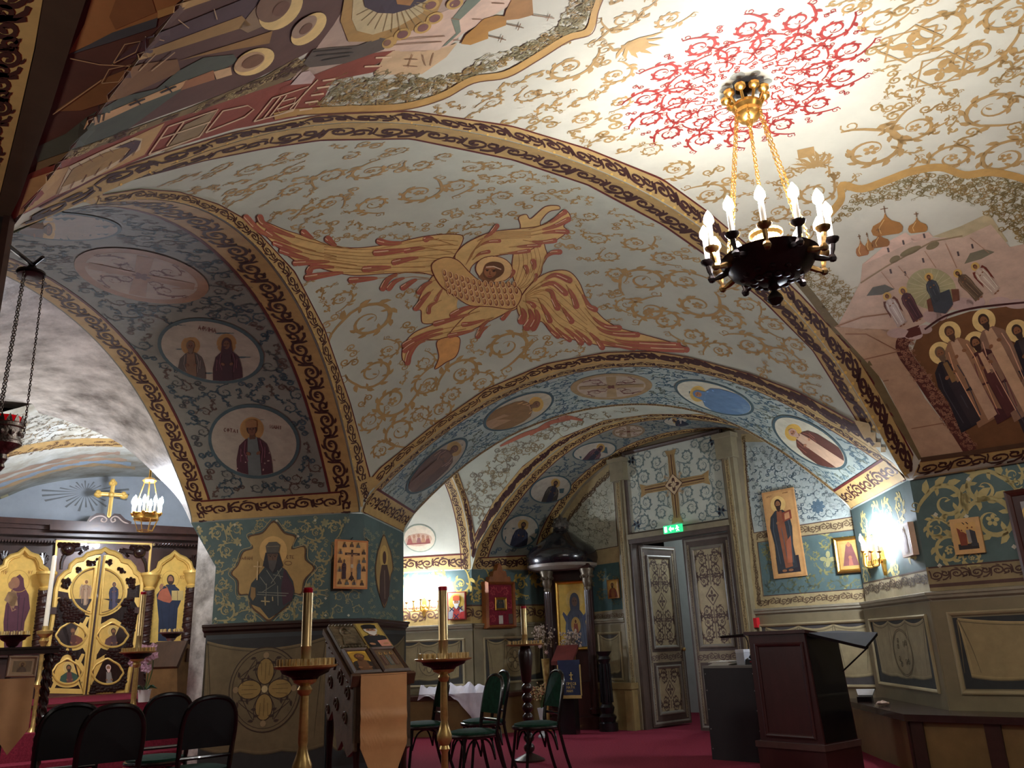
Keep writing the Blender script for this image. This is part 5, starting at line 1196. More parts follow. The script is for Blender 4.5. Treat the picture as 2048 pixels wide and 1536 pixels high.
# ---- pier wainscot
pw = MB()
for F, u0, u1 in ((FF, FF.uv(416, 1256)[0], FF.uv(659, 1243)[0]), (FCc, 0, (A2 - A1).to_2d().length), (FR, FR.uv(736, 1243)[0], (P1R - P1).to_2d().length)):
    cornice(F, u0 - .03, u1 + .03, HC, pier, mat('cornice_dark', (62, 48, 40), .4, noise=.15, scale=6))
    dado(F, u0, u1, HC - .08, pier, slate)
b = MB(); 
P = Paint(FlatMap(FF, .031))
ua, ub = FF.uv(416, 1256)[0], FF.uv(657, 1243)[0]
drape(P, FF, ua + .02, ub - .0, .14, HC - .12, (112, 98, 68), (50, 50, 48), 1, False, sag=.075, side=.0)
c = FF.uv(530, 1378, .03); r = .365
BRN = (62, 46, 34)
P.fill(ell(c[0], c[1], r, r * 1.06, 0, 40), BRN, 5); P.fill(ell(c[0], c[1], r * .97, r * 1.03, 0, 40), (112, 98, 68), 6); P.stroke(ell(c[0], c[1], r * .9, r * .96, 0, 40), .006, BRN, 7, None, True)
for k in range(4):
    a = k * math.pi / 2; q = (c[0] + r * .42 * math.cos(a), c[1] + r * .44 * math.sin(a))
    P.fill(ell(q[0], q[1], r * .34, r * .25, a, 20), BRN, 7); P.fill(ell(q[0], q[1], r * .315, r * .225, a, 20), (152, 126, 70), 8)
    for j in (-1, 0, 1): P.stroke(sm([(q[0] + r * (-.22 + .12 * abs(j)) * math.cos(a) - j * r * .1 * math.sin(a), q[1] + r * (-.22 + .12 * abs(j)) * math.sin(a) + j * r * .1 * math.cos(a)), (q[0] + r * .22 * math.cos(a) - j * r * .12 * math.sin(a), q[1] + r * .22 * math.sin(a) + j * r * .12 * math.cos(a))], 3), .005, (112, 90, 50), 9)
    d = a + math.pi / 4
    P.fill(ell(c[0] + r * .80 * math.cos(a), c[1] + r * .84 * math.sin(a), r * .08, r * .08, 0, 10), (150, 128, 92), 8)
    for j in (-1, 1):
        for rr, of in ((.66, .28), (.82, .42), (.55, .5)):
            t = a + j * of; s_ = r * .15; P.fill([(c[0] + r * rr * math.cos(t) + p[0] * s_, c[1] + r * rr * 1.05 * math.sin(t) + p[1] * s_) for p in leaf((-.4 * math.cos(t + j), -.4 * math.sin(t + j)), t + j * 1.2, 1, .45)], BRN, 8)
        P.stroke(sm([(c[0] + r * .15 * math.cos(d), c[1] + r * .15 * math.sin(d)), (c[0] + r * .5 * math.cos(d + j * .2), c[1] + r * .5 * math.sin(d + j * .2)), (c[0] + r * .76 * math.cos(d + j * .4), c[1] + r * .8 * math.sin(d + j * .4)), (c[0] + r * .7 * math.cos(a + (0 if j > 0 else math.pi / 2) + j * .12), c[1] + r * .74 * math.sin(a + (0 if j > 0 else math.pi / 2) + j * .12))], 5), .008, BRN, 7)
P.fill(ell(c[0], c[1], r * .09, r * .09, 0, 8), (196, 178, 128), 9)
P.build('painted_drapery', pier)
P = Paint(FlatMap(FR, .031)); drape(P, FR, FR.uv(738, 1243)[0], (P1R - P1).to_2d().length - .03, .14, HC - .12, (112, 98, 68), (50, 50, 48), 1, False); P.build('painted_drapery', pier)
P = Paint(FlatMap(FCc, .031)); drape(P, FCc, .01, (A2 - A1).to_2d().length - .01, .14, HC - .12, (112, 98, 68), (50, 50, 48), 1, False); P.build('painted_drapery', pier)
# ---- right pier side and right wall
FS = Frame(Vector((P2R.x, P2R.y, 0)), unit2(P2R, P2)); LS = (P2 - P2R).to_2d().length
FW_ = Frame(Vector((P2.x, P2.y, 0)), RE)
cor2 = mat('cornice_stone', (150, 142, 122), .35, noise=.12, scale=5)
def acan(P, lst, col, items=(SCB, SCB2), l=2, mp=None):
    for i, (x, y, r, f_) in enumerate(lst):
        a = i * 2.1 + .5; c, s_ = math.cos(a) * r, math.sin(a) * r; P.orn(items[i % len(items)], aff((x, y), (c, s_), (-s_ * f_, c * f_)), col, l, mp, r)
for F, u0, u1, z, m in ((FS, -.05, LS + .02, HC, wallr), (FW_, -.02, 8.5, HC, wallr)):
    cornice(F, u0, u1, z, m, cor2, .06, .09)
    dado(F, u0, u1, z - .06, m, tan_)
P = Paint(FlatMap(FS))
zb = FS.uv(1855, 1137)[1]
P.fill([(0, HC + .02), (LS, HC + .02), (LS, zb), (0, zb)], (172, 160, 128), 1)
bandpath(P, [(0, HC + .07), (LS, HC + .07)], [(0, zb), (LS, zb)], FlatMap(FS), .22, .0, base=None, line=(92, 76, 62), motif=(92, 76, 60))
acan(P, [(.25, 1.95, .16, 1), (.6, 2.05, .17, -1), (.95, 1.9, .17, 1), (1.3, 2.05, .17, -1), (1.6, 1.92, .16, 1), (.4, 2.28, .12, -1), (.8, 2.3, .12, 1), (1.15, 2.28, .12, -1), (1.5, 2.3, .12, 1), (.15, 1.72, .1, 1), (1.1, 1.73, .1, 1)], (190, 178, 116))
P.build('painted_ornament', wallr)
P = Paint(FlatMap(FW_)); zb2 = FW_.uv(1950, 1126)[1]
P.fill([(0, HC + .02), (4.5, HC + .02), (4.5, zb2), (0, zb2)], (150, 132, 96), 1)
bandpath(P, [(.02, HC + .09), (4.5, HC + .09)], [(.02, zb2), (4.5, zb2)], FlatMap(FW_), .26, .0, base=None, line=(82, 58, 50), motif=(84, 60, 50))
P.stroke([(0, HC + .075), (4.5, HC + .075)], .03, (92, 66, 56), 3)
acan(P, [(.22, 1.80, .14, 1), (.28, 2.22, .18, -1), (.62, 1.98, .0001, 1), (.60, 2.30, .17, 1), (.62, 2.02, .22, -1), (1.05, 2.2, .2, 1), (1.02, 1.78, .16, -1), (1.4, 1.95, .2, 1), (1.45, 2.35, .15, -1), (.15, 2.0, .1, 1), (.40, 1.72, .08, 1), (.9, 1.62 + .33, .1, 1), (1.75, 2.2, .2, 1), (2.1, 1.9, .2, -1), (2.4, 2.25, .2, 1), (.85, 2.38, .08, -1)], (186, 172, 116))
for x, y in ((.17, 2.13), (.42, 2.08), (.86, 2.0), (.35, 1.9), (.74, 1.78), (.12, 1.68), (.5, 2.4), (1.2, 2.0), (1.25, 2.42), (.95, 2.34)): P.fill(ell(x, y, .022, .022, 0, 4), (206, 202, 178), 3)
P.build('painted_ornament', wallr)
def panel(F, u0, u1, z0, z1, parent, m=tanl, w=.035, d=.03):
    return MB().frame(F, u0, u1, z0, z1, w, d, d + .025).build('panel_moulding', m, parent)
zt, z0_ = FS.uv(1800, 1233)[1], FS.uv(1825, 1378)[1]; up0, up1 = FS.uv(1745, 1237)[0], FS.uv(1860, 1229)[0]
panel(FS, up0, up1, z0_, zt, wallr)
P = Paint(FlatMap(FS, .031)); drape(P, FS, up0 + .03, up1 - .03, z0_ + .03, zt - .03, (160, 148, 116), (66, 68, 66), 3, False, sag=.08)
c0 = ((up0 + up1) / 2 + .05, (z0_ + zt) / 2); 
for k in (1, .93): P.stroke(ell(c0[0], c0[1], .26 * k, .22 * k, 0, 36), .008, (110, 98, 74), 5, None, True)
for k in range(4): P.orn(CURL, aff((c0[0] + .13 * math.cos(k * 1.571 + .78), c0[1] + .12 * math.sin(k * 1.571 + .78)), (.06 * math.cos(k), .06 * math.sin(k)), (-.06 * math.sin(k), .06 * math.cos(k))), (110, 98, 74), 5, None, .06)
P.build('painted_drapery', wallr)
for k in range(3):
    u0 = FW_.uv(1910, 1300)[0] + k * 1.55; panel(FW_, u0, u0 + 1.4, FW_.uv(1960, 1389)[1], FW_.uv(1960, 1221)[1], wallr)
    P = Paint(FlatMap(FW_, .031)); drape(P, FW_, u0 + .04, u0 + 1.36, FW_.uv(1960, 1385)[1] + .03, FW_.uv(1960, 1226)[1] - .03, (158, 140, 100), (52, 54, 54), 1, False, sag=.09, side=.03); P.build('painted_drapery', wallr)
# ---- back walls (sconce wall and the wall with the red icon)
FB1 = Frame(Vector((BC.x, BC.y, 0)), -BE); FB2 = Frame(Vector((BC.x, BC.y, 0)), W2); LB2 = (CN - BC).to_2d().length
for F, u0, u1 in ((FB1, -2.4, 0), (FB2, 0, LB2)):
    cornice(F, u0, u1, HC + .01, backw, cor2 if F is FB1 else tan_, .06, .09); dado(F, u0, u1, HC - .06, backw, tan_)
    P = Paint(FlatMap(F)); za = HC + .06; zb = HC + .30
    P.fill([(u0, za - .04), (u1, za - .04), (u1, zb), (u0, zb)], (178, 150, 92), 1); bandpath(P, [(u0, za), (u1, za)], [(u0, zb), (u1, zb)], FlatMap(F), .25, .0, base=None, line=(96, 70, 56), motif=(96, 68, 52), n=int((u1 - u0) / .24))
    n = int((u1 - u0) / .34)
    acan(P, [(u0 + (u1 - u0) * (k + .5) / n, zb + .30 + .08 * (k % 2), .15, 1 if k % 2 else -1) for k in range(n)] + [(u0 + (u1 - u0) * (k + .2) / n, zb + .12 + .3 * (k % 2), .08, -1 if k % 2 else 1) for k in range(n)], (200, 176, 92))
    P.build('painted_ornament', backw)
    k = 0; w = (u1 - u0)
    for a, b_ in (((-1.18, -.12), (-2.35, -1.3)) if F is FB1 else ((.15, LB2 - .15),)):
        panel(F, a, b_, .62, HC - .16, backw); P = Paint(FlatMap(F, .031)); drape(P, F, a + .03, b_ - .03, .65, HC - .19, (146, 130, 94), (64, 62, 58), 3, True, (96, 84, 62)); P.build('painted_drapery', backw)
# ---- door wall
uL, uR = DW.uv(1264, 1078)[0], DW.uv(1467, 1050)[0]; zl = (DW.uv(1264, 1080)[1] + DW.uv(1467, 1052)[1]) / 2
cu = (CN - DO).dot(DE)
b = MB(); zt_ = 4.25
b.fbox(DW, cu - .3, uL, 0, zt_, -.25, 0); b.fbox(DW, uR, .9, 0, zt_, -.25, 0); b.fbox(DW, uL, uR, zl, zt_, -.25, 0)
wd = b.build('wall_door', stonepaint, label='far wall with the painted double door and icons', cat='wall', kind='structure')
SURF['door'] = None
pmx = FlatPx(DW)
P = Paint(pmx)
BG = (176, 186, 178); BLU = (88, 106, 116); FRM = (176, 158, 116); MOT = (104, 84, 62)
P.fill([(1482, 868), (1560, 868), (1660, 950), (1760, 1010), (1760, 1215), (1508, 1224)], FRM, 1)
P.fill([(1489, 884), (1560, 884), (1760, 990), (1760, 1024), (1597, 1050), (1508, 1065), (1496, 990)], BG, 2)
P.stroke([(1489, 884), (1496, 990), (1508, 1066), (1597, 1051), (1760, 1025)], 2, (92, 70, 62), 3)
vines_flat(P, [(1494, 890), (1560, 890), (1720, 985), (1720, 1025), (1597, 1045), (1512, 1060)], 15, 8, [BLU, (124, 138, 136)], items=[SCR0, CURL, SPR], seed=6, k=1.3)
c = (1636, 1013); P.orn(flower(8), aff(c, (15, 0), (0, -15)), (92, 114, 126), 4, None, 1)
P.fill([(1516, 1086), (1600, 1074), (1760, 1054), (1760, 1174), (1528, 1191)], (92, 114, 112), 2); P.stroke([(1760, 1053), (1600, 1073), (1515, 1085), (1527, 1192), (1760, 1175)], 2, (84, 66, 60), 3)
acan(P, [(1545, 1170, 14, 1), (1580, 1168, 12, -1), (1540, 1110, 11, -1), (1625, 1160, 14, 1), (1655, 1130, 16, -1), (1650, 1085, 14, 1), (1690, 1160, 14, 1), (1630, 1110, 9, -1), (1700, 1120, 13, -1), (1605, 1178, 9, 1), (1540, 1135, 8, 1), (1665, 1172, 9, -1), (1715, 1165, 9, 1), (1560, 1100, 11, 1), (1530, 1100, 9, 1), (1605, 1095, 10, -1), (1575, 1135, 9, 1), (1600, 1150, 9, -1), (1690, 1085, 12, -1)], (184, 178, 112))
c = (1656, 1118); P.orn(flower(4), aff(c, (17, 0), (0, -17)), (176, 172, 120), 3, None, 1)
bandpath(P, [(1512, 1062), (1597, 1050), (1755, 1026)], [(1515, 1085), (1600, 1073), (1757, 1052)], pmx, .22, .12, base=None, line=None, motif=MOT)
bandpath(P, [(1513, 1217), (1600, 1211), (1755, 1200)], [(1518, 1194), (1600, 1188), (1755, 1177)], pmx, .26, .05, base=None, line=None, motif=MOT)
bandpath(P, [(1482, 872), (1494, 990), (1512, 1215)], [(1494, 872), (1507, 1070), (1527, 1200)], pmx, .24, .05, base=None, line=None, motif=MOT)
# left wing
P.fill([(1120, 1040), (1165, 975), (1243, 906), (1262, 1215), (1120, 1240)], FRM, 1)
P.fill([(1120, 1068), (1165, 1000), (1226, 944), (1236, 1092), (1120, 1114)], (186, 186, 164), 2); P.stroke([(1120, 1068), (1165, 1000), (1226, 944), (1236, 1092), (1120, 1114)], 2, (92, 76, 64), 3)
vines_flat(P, [(1130, 1065), (1168, 1005), (1222, 955), (1230, 1085), (1130, 1105)], 13, 7, [(124, 122, 106), (140, 134, 110)], seed=7)
bandpath(P, [(1100, 1100), (1160, 1020), (1236, 940)], [(1100, 1082), (1155, 1002), (1232, 918)], pmx, .2, .0, base=None, line=None, motif=MOT)
P.fill([(1150, 1136), (1238, 1124), (1246, 1218), (1150, 1228)], (70, 100, 100), 2); acan(P, [(1205, 1150, 10, 1), (1230, 1160, 9, -1), (1205, 1190, 10, -1), (1232, 1200, 8, 1), (1180, 1170, 10, 1)], (160, 152, 104))
bandpath(P, [(1150, 1246), (1250, 1238)], [(1150, 1230), (1248, 1221)], pmx, .2, .0, base=None, line=None, motif=MOT)
P.build('painted_ornament', wd)
cornice(DW, DW.uv(1506, 1220)[0], .85, HC, wd, cor2, .06, .09); dado(DW, DW.uv(1512, 1260)[0], .85, HC - .06, wd, tan_)
cornice(DW, cu, DW.uv(1252, 1250)[0], HC, wd, cor2, .05, .08); dado(DW, cu, DW.uv(1256, 1300)[0], HC - .06, wd, tan_)
ua = DW.uv(1522, 1260)[0]
panel(DW, ua, .05, .55, HC - .16, wd); P = Paint(FlatMap(DW, .031)); drape(P, DW, ua + .03, .02, .58, HC - .19, (164, 150, 114), (80, 76, 74), 3, True, (112, 98, 72), sag=.08); P.build('painted_drapery', wd)
ua, ub = DW.uv(1200, 1300)[0], DW.uv(1247, 1300)[0]
panel(DW, ua, ub, .62, HC - .16, wd); P = Paint(FlatMap(DW, .031)); drape(P, DW, ua + .03, ub - .03, .65, HC - .19, (158, 146, 112), (80, 76, 70), 1, False); P.build('painted_drapery', wd)
# door case
D = thing('door_1', 'tall painted double door with a cross panel above, its left leaf ajar', 'door', DW.P((uL + uR) / 2, 0), kind='structure')
b = MB()
zc = DW.uv(1250, 925)[1]; zc2 = DW.uv(1468, 862)[1]; zcap = (zc + zc2) / 2
uo, ui = uL - .17, uR + .17
for a, c_ in ((uo, uL + .0), (uR, ui)):
    b.fbox(DW, a, c_, 0, zcap, 0, .10); b.fbox(DW, a + .05, c_ - .05, .3, zcap - .1, .10, .125)
b.fbox(DW, uL, uR, zl, zl + .07, 0, .12); b.fbox(DW, uo - .03, uL + .05, zcap - .32, zcap, .0, .15); b.fbox(DW, uR - .05, ui + .03, zcap - .32, zcap, .0, .15); b.fbox(DW, uo - .05, uL + .07, zcap - .05, zcap + .01, .0, .18); b.fbox(DW, uR - .07, ui + .05, zcap - .05, zcap + .01, .0, .18)
b.build('door_case', mat('door_case_olive', (140, 130, 104), .45, noise=.12, scale=5), D)
b = MB(); b.fbox(DW, uL, uL + .05, 0, zl, -.2, .08); b.fbox(DW, uR - .05, uR, 0, zl, -.2, .08); b.fbox(DW, uL, uR, zl - .06, zl + .02, -.2, .09); b.build('door_jamb', mould, D)
P = Paint(FlatMap(DW, .126))
for a, c_ in ((uo + .055, uL - .055), (uR + .055, ui - .055)): bandpath(P, [(a, .35), (a, zcap - .35)], [(c_, .35), (c_, zcap - .35)], FlatMap(DW, .126), .14, .0, base=(170, 152, 108), line=None, motif=(110, 90, 62))
P.build('painted_border', D)
# transom panel
zt0 = zl + .10; zt1 = zcap + .06
b = MB(); b.fbox(DW, uL + .02, uR - .02, zt0, zt1, 0, .035); tp = b.build('transom_panel', mat('transom_cream', (196, 200, 184), .6, noise=.06, scale=3), D)
MB().frame(DW, uL - .02, uR + .02, zt0 - .06, zt1 + .05, .06, .03, .08).build('panel_frame', mould, D)
P = Paint(FlatMap(DW, .036)); tw, th = uR - uL, zt1 - zt0; cx_, cz_ = (uL + uR) / 2, (zt0 + zt1) / 2
GR = (124, 140, 136)
for k in range(4):
    sx, sy = (1 if k % 2 else -1), (1 if k // 2 else -1)
    for x, y, r in ((.13, .13, .10), (.30, .16, .12), (.15, .31, .11), (.34, .37, .11), (.41, .24, .08), (.24, .43, .07), (.06, .40, .05), (.43, .10, .06)):
        s_ = r * min(tw, th) * .85; a = x * 17 + y * 5; P.orn(SCR2, lambda p: (cx_ + sx * (x * tw + s_ * (p[0] * math.cos(a) - p[1] * math.sin(a))), cz_ + sy * (y * th + s_ * (p[0] * math.sin(a) + p[1] * math.cos(a)))), GR, 2, None, s_ * 1.2)
    for x, y in ((.40, .43), (.44, .40), (.405, .385)): P.fill(ell(cx_ + sx * x * tw, cz_ + sy * y * th, .022, .022, 0, 8), (34, 34, 46), 4)
    for j in range(6): P.fill([(cx_ + sx * (.42 * tw + p[0] * .09), cz_ + sy * (.41 * th + p[1] * .09)) for p in leaf((0, 0), j * 1.05, 1, .28)], (92, 112, 122), 3)
CRS = (172, 142, 92); DC = (84, 52, 40)
for (dx, dy), L_ in (((1, 0), .35 * tw), ((-1, 0), .35 * tw), ((0, 1), .43 * th), ((0, -1), .47 * th)):
    px_, py_ = -dy, dx; q = lambda t, w: (cx_ + dx * t + px_ * w, cz_ + dy * t + py_ * w)
    P.fill([q(0, .065), q(L_ * .8, .055), q(L_, .10), q(L_ * .97, 0), q(L_, -.10), q(L_ * .8, -.055), q(0, -.065)], CRS, 5); P.stroke([q(.1, 0), q(L_ * .86, 0)], .018, DC, 7); P.stroke([q(.1, .04), q(L_ * .86, .034)], .006, DC, 7); P.stroke([q(.1, -.04), q(L_ * .86, -.034)], .006, DC, 7)
P.fill(ell(cx_, cz_, .15, .15, 0, 4), (206, 180, 140), 8); P.stroke(ell(cx_, cz_, .15, .15, 0, 4), .012, DC, 9, None, True); P.orn(flower(4), lambda p: (cx_ + p[0] * .10, cz_ + p[1] * .10), DC, 9, None, 1); P.orn(flower(4), lambda p: (cx_ + p[0] * .05, cz_ + p[1] * .05), (220, 196, 156), 10, None, 1)
for k in range(4):
    a = k * 1.571 + .785; P.orn(CURL, aff((cx_ + .16 * math.cos(a), cz_ + .16 * math.sin(a)), (.05 * math.cos(a), .05 * math.sin(a)), (-.05 * math.sin(a), .05 * math.cos(a))), (196, 166, 122), 7, None, .05)
P.build('painted_cross', tp)
# leaves
um = DW.uv(1366, 1100)[0]; lwid = uR - .05 - um
def door_leaf(F, w, label=None):
    zt = zl - .07
    b = MB(); b.fbox(F, 0, w, .02, zt, -.025, .02); lf = b.build('door_leaf', mould, D, label=label)
    pan = ((.13, w - .13, 1.02, zt - .14), (.13, w - .13, .16, .80))
    b = MB()
    for q in pan: b.frame(F, *q, .045, .02, .045)
    b.frame(F, .03, w - .03, .05, zt - .03, .03, .02, .03); b.build('panel_moulding', mat('door_bead', (128, 122, 110), .35, noise=.1), lf)
    P = Paint(FlatMap(F, .021)); PC_, PD = (178, 164, 130), (98, 80, 72)
    for a, c_, z0, z1 in pan:
        P.fill([(a + .03, z0 + .03), (c_ - .03, z0 + .03), (c_ - .03, z1 - .03), (a + .03, z1 - .03)], PC_, 1); xm, zm = (a + c_) / 2, (z0 + z1) / 2; hw, hh = (c_ - a) / 2 - .05, (z1 - z0) / 2 - .05
        tall = hh > .4
        P.fill([(xm, zm - .13), (xm + .10, zm), (xm, zm + .13), (xm - .10, zm)], PD, 3); P.fill([(xm, zm - .11), (xm + .084, zm), (xm, zm + .11), (xm - .084, zm)], PC_, 4); P.orn(flower(4), lambda p: (xm + p[0] * .065, zm + p[1] * .075), PD, 5, None, 1)
        for sx in (-1, 1):
            for y, r, fl in ((.32, .10, 1), (.55, .11, -1), (.78, .10, 1), (.93, .06, -1)) if tall else ((.55, .09, 1), (.85, .08, -1)):
                for sy in (-1, 1):
                    s_ = r * 1.0; x = xm + sx * hw * .52; P.orn(SCR, lambda p: (x + sx * s_ * p[0], zm + sy * (hh * y + s_ * p[1] * fl)), PD, 2, None, s_)
        for sy in (-1, 1): P.stroke([(xm, zm + sy * .14), (xm, zm + sy * hh * .9)], .012, PD, 2)
    bandpath(P, [(.05, .84), (w - .05, .84)], [(.05, .98), (w - .05, .98)], FlatMap(F, .021), .16, .0, base=(150, 138, 112), line=None, motif=PD)
    for a in (.035, w - .095): bandpath(P, [(a, .1), (a, zt - .1)], [(a + .06, .1), (a + .06, zt - .1)], FlatMap(F, .021), .12, .0, base=(150, 138, 112), line=None, motif=PD)
    P.build('painted_panels', lf)
    return lf
door_leaf(Frame(DW.P(um, 0, -.02), DE), lwid)
best = None
for k in range(5, 85):
    d = DE * math.cos(R(k)) - DW.n * math.sin(R(k)); x = proj(DW.P(uL + .05, 0, -.05) + d * lwid + Vector((0, 0, 1.9)))[0]
    if best is None or abs(x - 1344) < best[0]: best = (abs(x - 1344), d)
FL = Frame(DW.P(uL + .05, 0, -.05), best[1]); lf = door_leaf(FL, lwid, 'left door leaf standing ajar')
b = MB(); b.lathe(FL.P(lwid - .06, 1.0, .02), [(.012, 0), (.012, .03), (.026, .035), (.026, .05), (.01, .058)], 10, FL.n); b.build('handle', brass, lf)
# exit sign above the door
xs = DW.uv(1340, 1062)[0]; xe = DW.uv(1376, 1056)[0]; zx = DW.uv(1358, 1060)[1]
EX = thing('exit_sign', 'small lit green and white exit sign above the double door', 'sign', DW.P((xs + xe) / 2, zx, .12))
b = MB(); b.fbox(DW, xs, xe, zx - .045, zx + .06, .12, .15); b.build('housing', mat('sign_green', (20, 120, 80), .4, noise=0, emit=(40, 190, 120), estr=1.2), EX)
P = Paint(FlatMap(DW, .151)); wx = xe - xs; EW = mat('sign_white', (235, 255, 245), .4, noise=0, emit=(235, 255, 245), estr=2.6)
P.fill([(xs + wx * a, zx + c_) for a, c_ in ((.06, -.03), (.20, -.03), (.20, .045), (.06, .045))], EW, 1); P.fill([(xs + wx * a, zx + c_) for a, c_ in ((.30, .007), (.42, .045), (.42, .02), (.58, .02), (.58, -.006), (.42, -.006), (.42, -.03))], EW, 1)
P.fill(ell(xs + wx * .76, zx + .035, .013, .013, 0, 8), EW, 1)
for q in ([(.74, .022), (.78, -.004), (.72, -.032)], [(.78, -.004), (.86, -.03)], [(.75, .02), (.86, .012)], [(.75, .018), (.66, .0)]): P.stroke([(xs + wx * a, zx + c_) for a, c_ in q], .012, EW, 1)
P.build('pictogram', EX)
# porch behind the door
pb = DW.n * -1
FP = Frame(DW.P(uL - 1.2, 0, -2.4), DE)
b = MB(); b.fbox(FP, 0, 4.2, 0, 3.4, -.1, 0); b.build('wall_porch', mat('porch_white', (206, 214, 212), .6, noise=.05), label='pale porch wall seen through the open door', cat='wall', kind='structure')
# trim blocks beside the door
b = MB(); u0, u1 = DW.uv(1232, 1400)[0], DW.uv(1290, 1420)[0]
u1 = uL - .02; b.fbox(DW, u1 - .62, u1 - .02, 0, .52, 0, .22); b.fbox(DW, u1 - .64, u1, .52, .60, 0, .24); b.fbox(DW, u1 - .14, u1 - .0, 0, .50, .2, .235)
b.build('trim_1', mat('plinth_ochre', (150, 128, 82), .5, noise=.2, scale=3), label='ochre plinth box with a brown cap left of the door', cat='trim', kind='structure')
# ================================================================ OBJECTS
bulbm = lambda k: mat('bulb_' + k, (255, 244, 224), .3, noise=0, emit=(248, 248, 252) if k == 'main' else (232, 240, 255), estr=BULB[k])
candle = mat('candle_sleeve', (240, 232, 214), .5, noise=.03)
bronze = mat('bronze_black', (38, 30, 30), .32, metal=.6, noise=.25, scale=14)
def bulb(mb, c, r=.022): mb.lathe(c, [(.012, 0), (r, .022), (r * .92, .042), (r * .45, .068), (.002, .085)], 8)
# ---- main chandelier
def zline(base, ypx):
    lo, hi = 0., 4.5
    for _ in range(50):
        m = (lo + hi) / 2
        if proj((base.x, base.y, m))[1] > ypx: lo = m
        else: hi = m
    return m
hk = HK.copy()
zb = zline(hk, 522); zc_ = zline(hk, 222)
CH = thing('chandelier', 'large gilt and black bronze chandelier with lit candle bulbs, hung from the red rosette', 'chandelier', (hk.x, hk.y, zb))
b = MB(); b.lathe((hk.x, hk.y, hk.z), [(.02, .02), (.045, .0), (.05, -.03), (.012, -.05), (.012, zc_ - hk.z + .05)], 12); b.build('ceiling_hook', bronze, CH, True)
b = MB(); b.lathe((hk.x, hk.y, zc_), [(.02, .07), (.075, .04), (.08, .02), (.066, .0), (.07, -.025), (.05, -.055), (.024, -.065), (.02, -.08), (.012, -.10), (.001, -.105)], 20); cr = b.build('crown', gold, CH, True)
b = MB()
for k in range(9):
    a = 2 * math.pi * k / 9; d = Vector((math.cos(a), math.sin(a), 0)); c0 = Vector((hk.x, hk.y, zc_ + .03)) + d * .07
    b.tube(sm([c0, c0 + d * .02 + Vector((0, 0, .03)), c0 + d * .03 + Vector((0, 0, .055))], 4), [.008] * 9, 6); b.sphere(c0 + d * .034 + Vector((0, 0, .065)), .031, 8, 5, (1, 1, .8)); b.sphere(c0 + d * .05 + Vector((0, 0, .06)), .011, 6, 4)
b.build('crown_rosettes', gold, cr, True)
rim, arm_r = .235, .305
b = MB(); b.lathe((hk.x, hk.y, zb), [(.001, -.13), (.05, -.125), (.13, -.10), (.20, -.055), (rim, .0), (rim + .012, .012), (rim - .01, .022), (.15, -.005), (.001, -.02)], 32); bw = b.build('bowl', bronze, CH, True)
b = MB(); b.lathe((hk.x, hk.y, zb - .13), [(.02, .01), (.03, -.02), (.012, -.035), (.036, -.065), (.04, -.085), (.02, -.11), (.001, -.115)], 14)
for k in range(12):
    a = 2 * math.pi * k / 12; b.sphere((hk.x + .09 * math.cos(a), hk.y + .09 * math.sin(a), zb - .112), .026, 6, 4, (1, 1, .5)); b.sphere((hk.x + .14 * math.cos(a + .26), hk.y + .14 * math.sin(a + .26), zb - .09), .020, 6, 4, (1, 1, .5))
b.build('bowl_ornament', bronze, bw, True)
b = MB(); b.lathe((hk.x, hk.y, zb), [(.065, -.02), (.075, .05), (.07, .06), (.07, .13), (.085, .145), (.085, .16), (.001, .165)], 18); b.build('center_drum', gold, CH, True)
for k in range(12):
    a = 2 * math.pi * (k + .35) / 12; d = Vector((math.cos(a), math.sin(a), 0)); o = Vector((hk.x, hk.y, zb))
    e = o + d * arm_r
    b = MB(); b.tube(sm([o + d * (rim - .03) + Vector((0, 0, -.02)), o + d * (rim + .05) + Vector((0, 0, -.045)), o + d * (arm_r - .01) + Vector((0, 0, -.02)), e + Vector((0, 0, .03))], 5), [.016] * 4 + [.011] * 8 + [.014] * 4, 6); b.sphere(o + d * (rim + .06) + Vector((0, 0, -.045)), .022, 6, 4)
    b.lathe(e + Vector((0, 0, .03)), [(.012, 0), (.034, .018), (.038, .03), (.03, .034), (.016, .034)], 12); ar = b.build('arm', bronze if k % 2 else mat('bronze_gilt', (150, 116, 66), .32, metal=.85, noise=.3, scale=14, dark=(60, 44, 30)), CH, True)
    b = MB(); b.lathe(e + Vector((0, 0, .06)), [(.014, 0), (.0145, .125), (.010, .128)], 10); b.build('candle_sleeve', candle, ar, True)
    b = MB(); bulb(b, e + Vector((0, 0, .185)), .028); b.build('bulb', bulbm('main'), ar, True)
def chain(mb, A, B, n, r=.0035, L=.017):
    A, B = Vector(A), Vector(B); t = (B - A).normalized(); u = t.orthogonal().normalized(); v = t.cross(u)
    for k in range(n):
        c = A.lerp(B, (k + .5) / n); w = u if k % 2 else v; ln = (B - A).length / n * .62
        mb.tube([c + t * ln * math.cos(x) + w * ln * .55 * math.sin(x) for x in (2 * math.pi * j / 8 for j in range(8))], r, 4, True)
for k in range(6):
    a = 2 * math.pi * (k + .2) / 6; d = Vector((math.cos(a), math.sin(a), 0)); b = MB(); chain(b, Vector((hk.x, hk.y, zc_)) + d * .066, Vector((hk.x, hk.y, zb + .02)) + d * (rim - .01), 46, .0028); b.build('chain', gold, CH)
